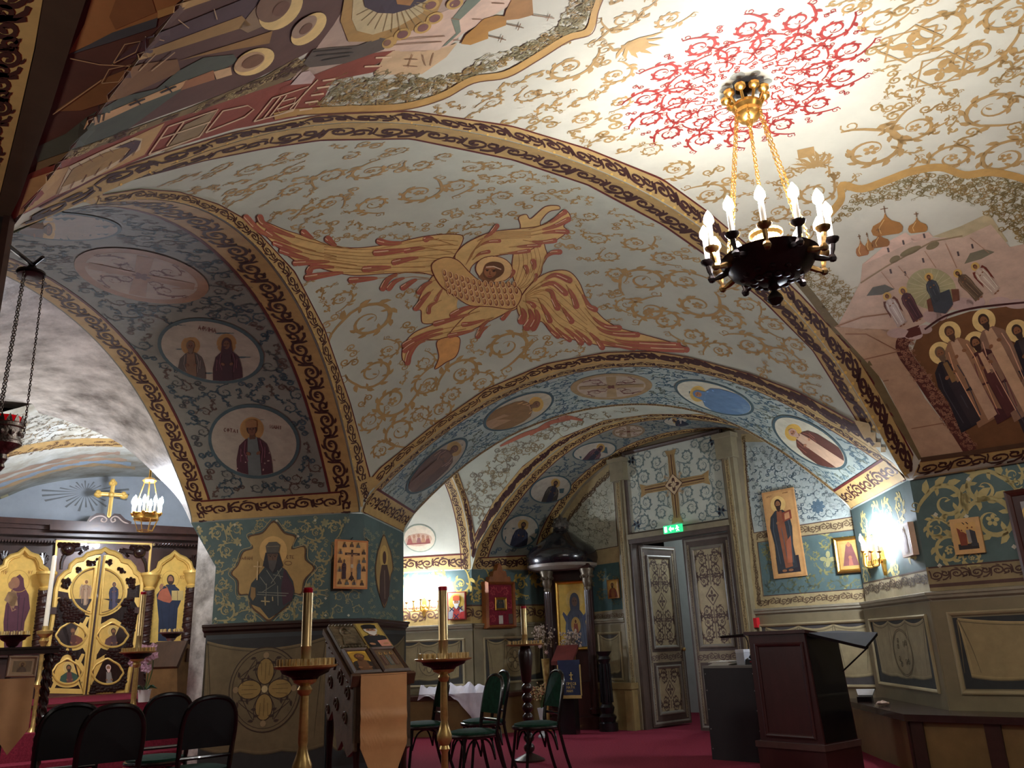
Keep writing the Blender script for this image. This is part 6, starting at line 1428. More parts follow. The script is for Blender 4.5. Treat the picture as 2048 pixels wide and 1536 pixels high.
# ---- sconces
def sconce(F, u, z, arms, label, spread=.17, height=.18):
    S = thing('wall_sconce', label, 'wall lamp', F.P(u, z), 'lit wall sconces')
    b = MB(); b.prism([F.P(u + x, z + y, 0) for x, y in ((0, .13), (.035, .09), (.03, .03), (.055, 0), (.03, -.05), (.02, -.12), (0, -.16), (-.02, -.12), (-.03, -.05), (-.055, 0), (-.03, .03), (-.035, .09))], F.n * .03)
    b.sphere(F.P(u, z, .035), .035, 10, 6); b.build('backplate', gold, S)
    for k in range(arms):
        t = (k / (arms - 1) - .5) * 2; e = F.P(u + t * spread, z + height * .35 - .03 * abs(t), .11 + .09 * (1 - abs(t)))
        o = F.P(u, z, .03); b = MB()
        q = sm([o, F.P(u + t * spread * .35, z - .06, .09), F.P(u + t * spread * .85, z - .06, .12 + .08 * (1 - abs(t))), e + Vector((0, 0, -.03)), e], 5); b.tube(q, .008, 6)
        b.tube([F.P(u + t * spread * .5 + .03 * math.cos(x), z - .03 + .03 * math.sin(x), .12) for x in (j * .7 for j in range(8))], .005, 5)
        b.lathe(e, [(.008, 0), (.026, .012), (.028, .02), (.012, .022)], 10); ar = b.build('arm', gold, S, True)
        b = MB(); b.lathe(e + Vector((0, 0, .02)), [(.012, 0), (.012, .09), (.008, .092)], 8); b.build('candle_sleeve', candle, ar, True)
        b = MB(); bulb(b, e + Vector((0, 0, .11)), .02); b.build('bulb', bulbm('sconce'), ar, True)
    return S
su, sz = FS.uv(1772, 1118)
sconce(FS, su - .05, sz, 5, 'gilt wall sconce with lit candle bulbs on the right pier', .22, .22)
su, sz = FB1.uv(849, 1213)
sconce(FB1, su, sz, 5, 'gilt wall sconce with lit candle bulbs on the far wall beside the bishop icon', .24, .22)
# ---- icons
def icon(F0, quad, label, paint, d=.02, thick=.03, border=(206, 160, 96), name='icon', fr=None, frw=.05, group=None, ground=(222, 178, 100), bw=.08, nobuild=False):
    """quad: tl, tr, br, bl pixels on the plane F0 pushed out by d."""
    tl, tr, br, bl = [F0.px(*p, d) for p in quad]
    e = ((br - bl) + (tr - tl)).normalized(); up = ((tl - bl) + (tr - br)); up = (up - e * up.dot(e)).normalized()
    w = ((br - bl).length + (tr - tl).length) / 2; h = ((tl - bl).dot(up) + (tr - br).dot(up)) / 2
    F = Frame(bl, e, up); I = thing(name, label, 'icon', bl, group)
    b = MB(); b.fbox(F, 0, w, 0, h, -thick, 0, .0)
    board = b.build('board', pm(border, .5), I)
    if fr: MB().frame(F, -.002, w + .002, -.002, h + .002, frw, -thick * .9, .022).build('frame', fr, I)
    P = Paint(FlatMap(F)); m = min(w, h) * bw + (frw if fr else 0)
    P.fill([(m, m), (w - m, m), (w - m, h - m), (m, h - m)], ground, 1)
    paint(P, F, w, h, m); P.build('painted_image', I)
    return I, F, w, h
def half(**k):
    def f(P, F, w, h, m):
        s_ = (h - 2 * m) / k.get('size', 4.2); c = [(m, m), (w - m, m), (w - m, h - m), (m, h - m)]
        T = lambda p: (w / 2 + p[0] * s_, h - m - s_ * k.get('top', 1.15) + p[1] * s_)
        kk = {a: v for a, v in k.items() if a not in ('size', 'top', 'extra')}
        person_half(P, T, c, l=2, **kk)
    return f
def apostle(P, F, w, h, m):
    s_ = h / 9.6; T = lambda p: (w * .47 + p[0] * s_ * 1.0, h * .83 + p[1] * s_)
    P.fill([(w * .16, h * .05), (w * .86, h * .05), (w * .86, h * .235), (w * .16, h * .235)], (46, 40, 46), 2)
    person_full(P, T, (52, 56, 60), (140, 84, 56), (58, 40, 32), (226, 188, 116), hgt=7.2, l=3)
    P.fill([(w * .55, h * .62), (w * .84, h * .65), (w * .84, h * .75), (w * .56, h * .73)], (134, 66, 46), 10); P.fill([(w * .62, h * .645), (w * .78, h * .66), (w * .78, h * .73), (w * .63, h * .715)], (196, 140, 96), 11)
    P.fill([(w * .50, h * .16), (w * .66, h * .16), (w * .72, h * .46), (w * .56, h * .40)], (166, 98, 70), 8)
    text(P, 'АПСТ', lambda p: (w * .14 + p[0] * w * .05, h * .93 + p[1] * h * .017), 1, (110, 70, 46), 5); text(P, 'АѲАН', lambda p: (w * .66 + p[0] * w * .05, h * .945 + p[1] * h * .017), 1, (110, 70, 46), 5)
icon(DW, [(1519, 986), (1582, 975), (1612, 1150), (1548, 1158)], 'tall narrow icon of a standing apostle with a book, right of the double door', apostle, .04, .03, (196, 146, 92), ground=(206, 158, 100), bw=.06)
icon(DW, [(1665, 1077), (1722, 1071), (1735, 1143), (1676, 1147)], 'gold-framed icon of a wide-robed Virgin beside the lit pier sconce', lambda P, F, w, h, m: (P.fill([(w * .5, h * .86), (w * .6, h * .78), (w - m, m), (m, m), (w * .4, h * .78)], (132, 84, 80), 2), P.fill(ell(w * .5, h * .78, w * .07), (176, 122, 84), 3), P.fill(ell(w * .5, h * .42, w * .06), (176, 122, 84), 3), P.fill([(w * .42, h * .2), (w * .58, h * .2), (w * .54, h * .4), (w * .46, h * .4)], (176, 110, 90), 3)), .05, .03, (196, 160, 90), fr=gold, frw=.05, ground=(196, 168, 100))
icon(FS, [(1731, 1076), (1743, 1070), (1752, 1128), (1738, 1134)], 'narrow gilt-framed icon behind the arms of the pier sconce', half(robe=(96, 60, 58), inner=(120, 80, 60), hair=(80, 56, 44)), .03, .03, (206, 160, 70), fr=gold, frw=.03)
icon(FS, [(1798, 1052), (1816, 1043), (1829, 1110), (1806, 1116)], 'pale standing-figure icon on a thick board near the pier edge', lambda P, F, w, h, m: person_full(P, lambda p: (w * .5 + p[0] * h * .12, h * .80 + p[1] * h * .105), (176, 150, 140), (196, 176, 160), (96, 70, 56), (226, 196, 140), l=2), .06, .055, (214, 180, 150), ground=(224, 210, 190))
def annunc(P, F, w, h, m):
    P.fill([(m, m), (w - m, m), (w - m, h * .28), (m, h * .28)], (52, 44, 42), 2); P.fill([(w * .2, h * .75), (w * .5, h * .55), (w * .48, h * .24), (w * .25, h * .24)], (132, 66, 44), 3); P.fill([(w * .62, h * .68), (w * .8, h * .6), (w * .82, h * .2), (w * .6, h * .2)], (60, 58, 62), 3); P.fill([(w * .5, h * .66), (w * .62, h * .66), (w * .64, h * .3), (w * .52, h * .3)], (150, 142, 134), 4)
    for x, y in ((.36, .66), (.57, .72), (.72, .72)): P.fill(ell(w * x, h * y, w * .05), (222, 170, 90), 4); P.fill(ell(w * x, h * y, w * .03), (130, 84, 60), 5)
    for x in (.42, .55): P.stroke([(w * x, h * .88), (w * (x + .07), h * .82)], w * .03, (40, 34, 34), 5)
icon(FW_, [(1898, 1040), (1955, 1033), (1973, 1105), (1911, 1110)], 'small icon of a crowded scene hanging alone on the right wall scrollwork', annunc, .04, .03, (214, 170, 110), bw=.16, ground=(216, 172, 104))
icon(FW_, [(2008, 980), (2120, 966), (2170, 1146), (2049, 1160)], 'large icon case in a dark red wooden frame cut by the right edge', half(robe=(130, 126, 124), inner=(150, 146, 140), hair=(110, 100, 92), skin=(150, 120, 100), ), .06, .05, (60, 36, 32), fr=redwood, frw=.07, ground=(150, 148, 146))
icon(DW, [(1211, 1161), (1233, 1158), (1238, 1196), (1216, 1198)], 'tiny gilt icon on the shadowed wall left of the door', half(robe=(120, 60, 44), inner=(150, 100, 60), hair=(70, 50, 40), face=False), .04, .03, (170, 120, 60), ground=(206, 164, 84))
def bishop(P, F, w, h, m):
    half(robe=(206, 204, 206), inner=(196, 70, 60), hair=(226, 222, 214), skin=(196, 140, 100), halo=(230, 190, 80), hat=(206, 90, 40), size=3.2, top=1.2)(P, F, w, h, m)
    for x, y in ((.25, .38), (.72, .40), (.5, .12)):
        P.stroke([(w * (x - .12), h * (y - .08)), (w * (x + .12), h * (y + .08))], w * .05, (40, 44, 84), 12); P.stroke([(w * (x - .12), h * (y + .08)), (w * (x + .12), h * (y - .08))], w * .05, (40, 44, 84), 12)
    P.fill([(w * .66, m), (w - m, m), (w - m, h * .3), (w * .72, h * .26)], (190, 50, 44), 12)
icon(FB1, [(893, 1184), (930, 1183), (930, 1238), (895, 1240)], 'thick icon of a white-robed bishop in an orange cap beside the far sconce', bishop, .08, .07, (168, 50, 44), ground=(216, 190, 140), bw=.05)
icon(FB1, [(795, 1187), (806, 1186), (806, 1222), (795, 1223)], 'orange icon half hidden behind the pier edge, left of the far sconce', half(robe=(150, 80, 50), inner=(170, 100, 60), hair=(90, 60, 40), face=False), .05, .04, (206, 120, 60), ground=(220, 150, 80))
def crucifix(P, F, w, h, m):
    dk = (74, 44, 32)
    P.fill([(w * .48, h * .16), (w * .52, h * .16), (w * .53, h * .80), (w * .47, h * .80)], dk, 3); P.fill([(w * .28, h * .685), (w * .74, h * .685), (w * .74, h * .735), (w * .28, h * .735)], dk, 3)
    P.stroke([(w * .34, h * .705), (w * .5, h * .69), (w * .66, h * .705)], h * .016, (190, 140, 94), 4); P.fill([(w * .46, h * .66), (w * .54, h * .66), (w * .53, h * .50), (w * .52, h * .34), (w * .47, h * .34), (w * .47, h * .50)], (186, 136, 92), 4); P.fill(ell(w * .5, h * .70, w * .03, h * .026), (120, 80, 56), 5); P.fill([(w * .46, h * .50), (w * .54, h * .50), (w * .55, h * .42), (w * .46, h * .43)], (206, 190, 160), 5)
    P.fill([(w * .40, h * .18), (w * .60, h * .18), (w * .53, h * .27), (w * .47, h * .27)], dk, 4)
    for x, c, s_ in ((.26, (66, 40, 46), 1), (.72, (84, 98, 112), -1)): person_full(P, lambda p: (w * x + p[0] * w * .052, h * .56 + p[1] * h * .056), c, c, (80, 54, 42), (216, 172, 100), hood=True, beard=False, l=5)
    sm_ = [(.26, .905), (.48, .915), (.68, .905), (.14, .76), (.86, .77), (.13, .58), (.87, .60), (.13, .40), (.87, .42), (.14, .15), (.36, .14), (.58, .14), (.82, .13)]
    cl = [((70, 50, 46), (100, 80, 60)), ((84, 60, 50), (120, 90, 66)), ((88, 96, 92), (120, 110, 90)), ((120, 116, 110), (90, 60, 50))]
    for i, (x, y) in enumerate(sm_):
        c = cl[i % 4]; cp = [(w * (x - .1), h * (y - .06)), (w * (x + .1), h * (y - .06)), (w * (x + .1), h * (y + .07)), (w * (x - .1), h * (y + .07))]
        person_half(P, lambda p: (w * x + p[0] * w * .042, h * (y + .025) + p[1] * h * .03), cp, c[0], c[1], (70, 50, 40), (216, 170, 96), l=5, face=False)
I1 = icon(FCc, [(689, 1080), (752, 1083), (735, 1179), (669, 1177)], 'orange crucifixion icon ringed by small saints, hung tilted on the pier', crucifix, .12, .03, (206, 128, 66), bw=.05, ground=(226, 170, 104))
b = MB(); a = FCc.px(715, 1062, .0); 
for k in range(2): b.tube([a, FCc.px((701, 738)[k], (1081, 1083)[k], .10)], .004, 5)
b.tube([FCc.px(712, 1045, .0), a], .006, 5); b.sphere(a, .02, 8, 5); b.build('hanging_cord', bronze, I1[0])
# red icon case
tl = FB2.uv(966, 1168); br = FB2.uv(1020, 1252); RI = thing('icon_case', 'red velvet icon case with a carved wooden crest, right of the far corner', 'icon case', FB2.P(tl[0], br[1]))
u0, u1, z0, z1 = tl[0], br[0], br[1], tl[1]; b = MB(); b.fbox(FB2, u0, u1, z0, z1, 0, .10); b.build('case_back', mat('velvet_red', (128, 22, 42), .8, noise=.25, scale=30), RI)
MB().frame(FB2, u0 - .03, u1 + .03, z0 - .03, z1 + .03, .06, 0, .16).build('case_frame', mat('wood_orange', (150, 88, 44), .4, noise=.2), RI)
b = MB(); w = u1 - u0; b.prism([FB2.P(u0 + w * x, z1 + y, .02) for x, y in ((.05, 0), (.10, .10), (.22, .10), (.26, .18), (.38, .19), (.44, .27), (.5, .30), (.56, .27), (.62, .19), (.74, .18), (.78, .10), (.90, .10), (.95, 0))], FB2.n * .10); b.build('crest', mat('wood_orange', (150, 88, 44)), RI)
P = Paint(FlatMap(FB2, .101)); acan(P, [(u0 + w * .25, z1 - .12, .06, 1), (u0 + w * .7, z1 - .12, .06, -1), (u0 + w * .15, z0 + .3, .05, 1), (u0 + w * .85, z0 + .3, .05, -1), (u0 + w * .2, z0 + .1, .05, -1)], (168, 60, 66)); P.build('velvet_pattern', RI)
b = MB(); MB.frame(b, FB2, u0 + w * .28, u0 + w * .74, z0 + .22, z1 - .2, .035, .10, .125); b.build('inner_frame', gold, RI)
P = Paint(FlatMap(FB2, .105)); P.fill([(u0 + w * .32, z0 + .25), (u0 + w * .70, z0 + .25), (u0 + w * .70, z1 - .23), (u0 + w * .32, z1 - .23)], (176, 156, 112), 1); person_half(P, lambda p: (u0 + w * .5 + p[0] * .045, z0 + .44 + p[1] * .055), [(u0 + w * .32, z0 + .25), (u0 + w * .70, z0 + .25), (u0 + w * .70, z1 - .23), (u0 + w * .32, z1 - .23)], (52, 48, 44), (70, 60, 50), (60, 46, 38), l=2, face=False)
P.fill([(u0 + w * .42, z0 + .03), (u0 + w * .58, z0 + .03), (u0 + w * .58, z0 + .15), (u0 + w * .42, z0 + .15)], (200, 190, 176), 3); P.fill([(u0 + w * .8, z0 + .03), (u0 + w * .97, z0 + .03), (u0 + w * .97, z0 + .17), (u0 + w * .8, z0 + .17)], (90, 70, 60), 3); P.build('painted_image', RI)
# ---- fire alarm
au, az_ = DW.uv(1510, 1246); au += .0; A_ = thing('alarm_call_point', 'red fire alarm call point on the wall above the tall lectern', 'alarm', DW.P(au, az_, .03))
b = MB(); b.fbox(DW, au - .085, au + .085, az_ - .062, az_ + .062, .03, .09, .006); b.build('housing', mat('alarm_red', (206, 40, 48), .35, noise=.05), A_); P = Paint(FlatMap(DW, .0905)); P.fill([(au - .03, az_ - .018), (au + .03, az_ - .018), (au + .03, az_ + .012), (au - .03, az_ + .012)], (240, 236, 236), 1); P.fill(ell(au, az_ + .035, .008), (240, 236, 236), 1); P.stroke([(au - .02, az_ - .003), (au + .02, az_ - .003)], .008, (60, 50, 56), 2); P.build('label_plate', A_)
# ---- chairs
green = mat('velvet_green', (16, 54, 38), .85, noise=.3, scale=25, spec=.2)
bent = mat('bentwood_black', (24, 18, 18), .22, noise=.2, scale=8, coat=.5)
def make_chair(label):
    C_ = thing('bentwood_chair', label, 'chair', (0, 0, 0), 'black bentwood chairs with green velvet')
    b = MB(); b.lathe((0, 0, .435), [(.001, 0), (.19, 0), (.205, .012), (.20, .03), (.15, .042), (.001, .045)], 28); s_ = b.build('seat', green, C_, True)
    b = MB(); b.tube([(.208 * math.cos(x), .208 * math.sin(x), .435) for x in (j * math.pi / 16 for j in range(32))], .017, 8, True); b.build('seat_ring', bent, s_, True)
    for sx in (-1, 1):
        b = MB(); b.tube(sm([(.15 * sx, .14, .43), (.165 * sx, .16, .25), (.185 * sx, .19, 0)], 5), .014, 8); b.build('leg', bent, C_, True)
        b = MB(); b.tube(sm([(.165 * sx, -.155, .50), (.165 * sx, -.16, .40), (.175 * sx, -.21, .18), (.185 * sx, -.27, 0)], 5), .015, 8); b.build('leg', bent, C_, True)
    arc = [(-.165, -.155, .48), (-.170, -.175, .60), (-.172, -.20, .72), (-.155, -.222, .82), (-.10, -.235, .885), (0, -.24, .905), (.10, -.235, .885), (.155, -.222, .82), (.172, -.20, .72), (.170, -.175, .60), (.165, -.155, .48)]
    b = MB(); b.tube(sm(arc, 5), .0165, 8); b.tube([(-.168, -.170, .545), (0, -.178, .545), (.168, -.170, .545)], .012, 8); b.build('back_frame', bent, C_, True)
    q = sm(arc[1:-1], 5); inner = [(p.x * .96, p.y + .004, .56 + (p.z - .56) * .975) for p in q]
    n = len(inner); b = MB(); cen = [(0, -.19 - .05 * (t - .56) / .34, t) for t in (.56, .62, .70, .78, .84)]
    fr = [Vector(p) + Vector((0, .010, 0)) for p in inner]; bk = [Vector(p) - Vector((0, .012, 0)) for p in inner]
    b.cur = 0; k = len(b.v); c = Vector((0, -.19 + .02, .73)); b.add(fr + [c], [(i, i + 1, n) for i in range(n - 1)] + [(n - 1, 0, n)]); b.cur = 1; b.add(bk + [Vector((0, -.222, .73))], [(i + 1, i, n) for i in range(n - 1)] + [(0, n - 1, n)]); b.add(fr + bk, [(i, i + 1, n + i + 1, n + i) for i in range(n - 1)])
    b.build('back_panel', [green, mat('back_cloth_black', (20, 20, 22), .8, noise=.15)], C_)
    for a0 in range(4):
        an = math.pi / 4 + a0 * math.pi / 2; an2 = an + math.pi / 2; A = Vector((.2 * math.cos(an), .2 * math.sin(an), .24)); B = Vector((.2 * math.cos(an2), .2 * math.sin(an2), .24)); M_ = (A + B) / 2; M_.z = .415
        b = MB(); b.tube(sm([A, A.lerp(M_, .35) + Vector((0, 0, .075)), M_, B.lerp(M_, .35) + Vector((0, 0, .075)), B], 4), .009, 6); b.build('bracket', bent, C_, True)
    return C_
ch0 = make_chair('')
spots = [(atz(945, 1463, .46), -118, 'green velvet chair in the middle of the right group, nearest the brass stand'), (atz(966, 1441, .46), -112, 'green velvet chair half hidden directly behind the middle chair'), (atz(845, 1447, .46), -112, 'green velvet chair partly behind the tall brass candle stand'), (atz(1072, 1447, .46), -112, 'green velvet chair rightmost of the group, standing clear on the carpet'),
         (atz(318, 1440, .72), -38, 'dark chair seen from behind, taller back beside the orchid'), (atz(396, 1452, .72), -40, 'dark chair seen from behind, closest to the pier drapery'), (atz(128, 1470, .72), -36, 'dark chair seen from behind, near the left icon desk'), (atz(204, 1476, .72), -40, 'dark chair seen from behind, overlapping in front of its neighbour at far left')]
for i, (p, a, lb) in enumerate(spots):
    c = ch0 if i == 0 else copytree(ch0); c.location = (p.x, p.y, .0); c.rotation_euler = (0, 0, -R(a)); c['label'] = lb
# ---- candle stands
cupm = mat('brass_cup', (214, 184, 128), .3, metal=.8, noise=.2, scale=20)
waxm = mat('glass_tube_brass', (186, 160, 112), .28, metal=.7, noise=.15, scale=4)
redg = mat('glass_red', (150, 18, 34), .25, noise=.1)
def candle_stand(c, label, r=.19, hc=.46, rc=.033, floor=0., metal=brass, stem='brass', cups=24, tube=True):
    """c: centre of the tray; stands on z=floor."""
    S = thing('candle_stand', label, 'candle stand', (c.x, c.y, floor), 'round candle stands'); z = c.z; h = z - floor
    b = MB(); b.lathe((c.x, c.y, z), [(.02, -.012), (r * .8, -.010), (r, .0), (r + .006, .010), (r - .006, .012), (r * .5, .004), (.001, .004)], 28); tr = b.build('tray', metal, S, True)
    b = MB()
    for ring, n in ((.88, cups), (.62, cups * 2 // 3)):
        for k in range(n):
            a = 2 * math.pi * k / n; b.lathe((c.x + r * ring * math.cos(a), c.y + r * ring * math.sin(a), z + .003), [(.008, 0), (.0085, .042), (.006, .042)], 6)
    b.build('candle_cups', cupm, tr, kind='stuff')
    if tube:
        b = MB(); b.lathe((c.x, c.y, z), [(rc * 1.1, 0), (rc, .01), (rc, hc * .27), (rc * 1.06, hc * .28), (rc, hc * .29), (rc, hc), (rc * .6, hc)], 16); tb = b.build('oil_candle_tube', waxm, S, True)
        b = MB(); b.lathe((c.x, c.y, z + hc), [(rc * .7, -.01), (rc * .98, .0), (rc * 1.0, .024), (rc * .8, .028), (.001, .02)], 14); b.build('red_glass', redg, tb, True)
    b = MB()
    if stem == 'brass':
        pr = [(r * .78, -.012), (r * .7, -.03), (r * .42, -.05), (r * .36, -.075), (.028, -.09), (.04, -.11), (.034, -.13), (.022, -.14), (.026, -.34 * h), (.022, -.36 * h), (.034, -.40 * h), (.05, -.44 * h), (.05, -.47 * h), (.028, -.50 * h), (.036, -.52 * h), (.022, -.54 * h), (.026, -.80 * h), (.04, -.84 * h), (.03, -.87 * h), (.11, -.93 * h), (.15, -.97 * h), (.155, -h)]
        b.cur = 0; b.lathe((c.x, c.y, z), pr, 18); b.build('stem', metal, S, True)
        b = MB(); b.lathe((c.x, c.y, z), [(r * .80, -.011), (r * .74, -.028), (r * .45, -.048), (r * .40, -.06)], 24); b.build('tray_bracket', bronze, S, True)
    else:
        pr = [(.05, -.01), (.07, -.06), (.08, -.10), (.05, -.32 * h)]
        for k in range(7):
            z0 = -.34 * h - .085 * h * k; pr += [(.028, z0), (.052, z0 - .02 * h), (.058, z0 - .042 * h), (.05, z0 - .064 * h), (.028, z0 - .082 * h)]
        pr += [(.10, -.96 * h), (.16, -.985 * h), (.16, -h)]; b.lathe((c.x, c.y, z), pr, 16); b.build('stem', darkwood if stem == 'wood' else metal, S, True)
    return S
candle_stand(atd(611, 1335, 4.6), 'tall brass candle stand in front of the painted drapery of the pier', .162, .385, .027)
candle_stand(atd(887, 1320, 5.9), 'tall brass candle stand among the green chairs')
candle_stand(atd(1050, 1290, 9.3), 'dark wooden candle stand with a bobbin-turned stem before the domed shrine', .20, .38, .032, stem='wood', cups=16)
candle_stand(atd(276, 1305, 8.4), 'brass candle stand before the royal doors, left of the orchid', .165, .55, .028)
SOLz = SOL + .0
candle_stand(atd(343, 1266, 9.9), 'slender silvered candle stand under the icon of Christ', .135, .1, .02, SOLz, mat('silvered', (190, 186, 176), .3, metal=.8, noise=.2, scale=12), tube=False, cups=14)
candle_stand(atd(27, 1273, 7.6), 'dark candle tray stand behind the left icon desk', .13, .1, .02, 0, bronze, tube=False, cups=12)
# ---- right icon desk (analogion)
AX, AD = azd(62), azd(-28)
fl_ = atd(708, 1354, 4.95); bl_t = None; best = None
for i in range(60):
    t = .1 + i * .015
    for j in range(40):
        zz = .05 + j * .015; q = fl_ + AD * t + Vector((0, 0, zz)); x, y = proj(q); e = abs(x - 654) + abs(y - 1256)
        if best is None or e < best[0]: best = (e, t, zz)
AT, AZ = best[1], best[2]
best = min((abs(proj(fl_ + AX * (w * .01))[0] - 822), w * .01) for w in range(20, 80)); AWD = best[1]
AN = thing('icon_desk', 'carved wooden icon desk with a sloping top and golden cloth, before the painted pier', 'icon desk', (fl_ + AX * AWD / 2 + AD * AT / 2) * 1.0 - Vector((0, 0, fl_.z)))
FA = Frame(fl_, AX, AD * AT + Vector((0, 0, AZ))); FA.n = FA.n if FA.n.z > 0 else -FA.n
hl = math.hypot(AT, AZ)
oak = mat('wood_oak_dark', (82, 58, 42), .4, noise=.25, scale=6, stretch=(1, 1, .3)); carved = mat('wood_carved_grey', (108, 92, 74), .5, noise=.25, scale=9, bump=.2)
b = MB(); b.fbox(FA, -.02, AWD + .02, -.02, hl + .01, -.045, -.01); b.fbox(FA, -.02, AWD + .02, -.03, .0, -.045, .02); b.build('sloping_top', oak, AN)
def A3(u, t, z): return fl_ + AX * u + AD * t + Vector((0, 0, z - fl_.z))
b = MB(); zf, zbk = fl_.z - .05, fl_.z + AZ - .05
for u in (-.0, AWD - .025):
    o = [A3(u, .0, zf), A3(u, AT, zbk), A3(u, AT, zbk - .42), A3(u, AT * .86, zbk - .50), A3(u, AT * .70, zbk - .44), A3(u, AT * .5, zf - .36), A3(u, AT * .35, zf - .30), A3(u, AT * .18, zf - .38), A3(u, 0, zf - .34)]; b.prism(o, AX * .025)
b.prism([A3(.0, 0, zf), A3(AWD, 0, zf), A3(AWD, 0, zf - .3), A3(0, 0, zf - .3)], AD * .02); b.build('side_panel', carved, AN)
b = MB()
for t, z, r in ((.18, -.06, .045), (.42, -.0, .055), (.68, .06, .05), (.25, -.2, .04), (.55, -.16, .045), (.78, -.06, .045), (.85, -.22, .03)):
    c = A3(-.004, AT * t, zf + z + AZ * t * .3); b.tube([c + AD * (r * (1 - j / 18) * math.cos(j * .6)) + Vector((0, 0, r * (1 - j / 18) * math.sin(j * .6))) for j in range(15)], .007, 5)
for k in range(9): b.sphere(A3(-.002, AT * (k + .5) / 9, zf + AZ * (k + .5) / 9 - .02), .014, 6, 4)
b.build('side_carving', carved, AN, kind='stuff')
for u in (.03, AWD - .03):
    for t in (.03, AT - .03):
        b = MB(); p0 = A3(u, t, 0); b.lathe((p0.x, p0.y, 0), [(.022, 0), (.018, .05), (.024, .1), (.016, .16), (.02, .4), (.016, .55), (.024, zf - .28), (.02, zf - .02)], 10); b.build('leg', darkwood, AN)
cloth_g = mat('cloth_gold', (198, 148, 98), .45, noise=.08, scale=5, spec=.5)
c0, c1 = .03, AWD - .035; n = 18; rows = []
zt_c = fl_.z + .012; zb_c = .34
for j in range(25):
    t = j / 24; row = []
    for i in range(n + 1):
        s_ = i / n; u = c0 + (c1 - c0) * s_; point_ = (zb_c + .30 * abs(s_ - .5) * 2); z = zt_c + (point_ - zt_c) * t
        w_ = t; t = (zt_c - z) / (zt_c - zb_c); d = -.035 - .008 * math.sin(s_ * 9 + t * 2) * t - .010 * math.exp(-((t - .34) / .03) ** 2) - .010 * math.exp(-((t - .52) / .02) ** 2) - .006 * math.exp(-((t - .75) / .02) ** 2)
        t = w_; row.append(A3(u, d, z))
    rows.append(row)
b = MB(); b.rings(rows, closed=False); back = [[p + AD * .006 for p in r] for r in rows]; b.rings(back, closed=False)
gc = b.build('icon_desk_cloth', cloth_g, None, True, 'long golden cloth with a pointed end hanging from the right icon desk', 'cloth')
def desk_icon(u0, u1, v0, v1, label, paint, fr, tilt=0., **k):
    q = [proj(FA.P(u0, v1, .02)), proj(FA.P(u1, v1, .02)), proj(FA.P(u1, v0, .02)), proj(FA.P(u0, v0, .02))]
    F = FA; I = thing('icon', label, 'icon', FA.P(u0, v0, .0), 'icons on the right icon desk'); G = Frame(FA.P(u0, v0, .012 + .0), AX, FA.up); G.n = FA.n; w, h = u1 - u0, v1 - v0
    MB().fbox(G, 0, w, 0, h, -.018, .006).build('board', pm(k.get('border', (150, 110, 66)), .5), I)
    if fr: MB().frame(G, 0, w, 0, h, .03, -.018, .022).build('frame', fr, I)
    P = Paint(FlatMap(G, .006)); m = .028 if fr else .012; P.fill([(m, m), (w - m, m), (w - m, h - m), (m, h - m)], k.get('ground', (214, 176, 88)), 1); paint(P, G, w, h, m); P.build('painted_image', I)
    return I, G, w, h
hw = AWD / 2
silv_r = mat('riza_silver', (150, 138, 112), .35, metal=.75, noise=.35, scale=16, bump=.3, dark=(70, 62, 50))
def riza(P, G, w, h, m): P.fill([(w * .35, h * .3), (w * .62, h * .3), (w * .62, h * .62), (w * .35, h * .62)], (96, 66, 50), 1)
I_, G, w, h = desk_icon(.0, hw * .98, hl * .47, hl * .98, 'silver-covered relief icon at the upper left of the icon desk', riza, None, border=(120, 108, 88), ground=(140, 128, 100))
b = MB(); b.fbox(G, .005, w - .005, .005, h - .005, .004, .012); b.tube([G.P(w * .5 + w * .17 * math.cos(x), h * .62 + h * .2 * math.sin(x), .016) for x in (j * .4 for j in range(16))], .009, 6, True)
b.sphere(G.P(w * .5, h * .6, .014), .03, 10, 6, (1, 1, .6)); b.prism([G.P(x * w, y * h, .012) for x, y in ((.2, .1), (.8, .1), (.72, .42), (.58, .5), (.42, .5), (.28, .42))], G.n * .014)
for k in range(16): b.sphere(G.P(w * (.06 + .88 * (k % 8) / 7), h * (.05 if k < 8 else .95), .014), .010, 6, 4)
b.build('silver_cover', silv_r, I_, True)
desk_icon(hw * 1.02, AWD, hl * .47, hl * 1.02, 'icon of a white-bearded elder in black on yellow, upper right of the icon desk', half(robe=(34, 34, 38), inner=(40, 40, 44), hair=(222, 216, 206), skin=(190, 140, 104), halo=None, hat=(30, 30, 34), size=3.4, top=1.1, book=(216, 150, 130)), None, border=(150, 126, 70), ground=(190, 164, 84))
desk_icon(.0, hw * .98, .0, hl * .46, 'brown-framed icon of a bearded saint on bright gold, lower left of the icon desk', half(robe=(44, 36, 34), inner=(110, 76, 50), hair=(96, 64, 44), halo=(200, 156, 60), size=3.6, top=1.15), oak, ground=(232, 190, 70))
desk_icon(hw * 1.02, AWD, .0, hl * .46, 'dark icon of several saints in a brown frame, lower right of the icon desk', lambda P, G, w, h, m: [person_full(P, (lambda x: lambda p: (x + p[0] * w * .06, h * .76 + p[1] * h * .075))(w * x), c, (120, 100, 80), (70, 50, 40), (190, 150, 90), l=2, feet=False) for x, c in ((.3, (90, 60, 54)), (.5, (84, 96, 96)), (.7, (96, 70, 60)))], oak, ground=(110, 92, 70))
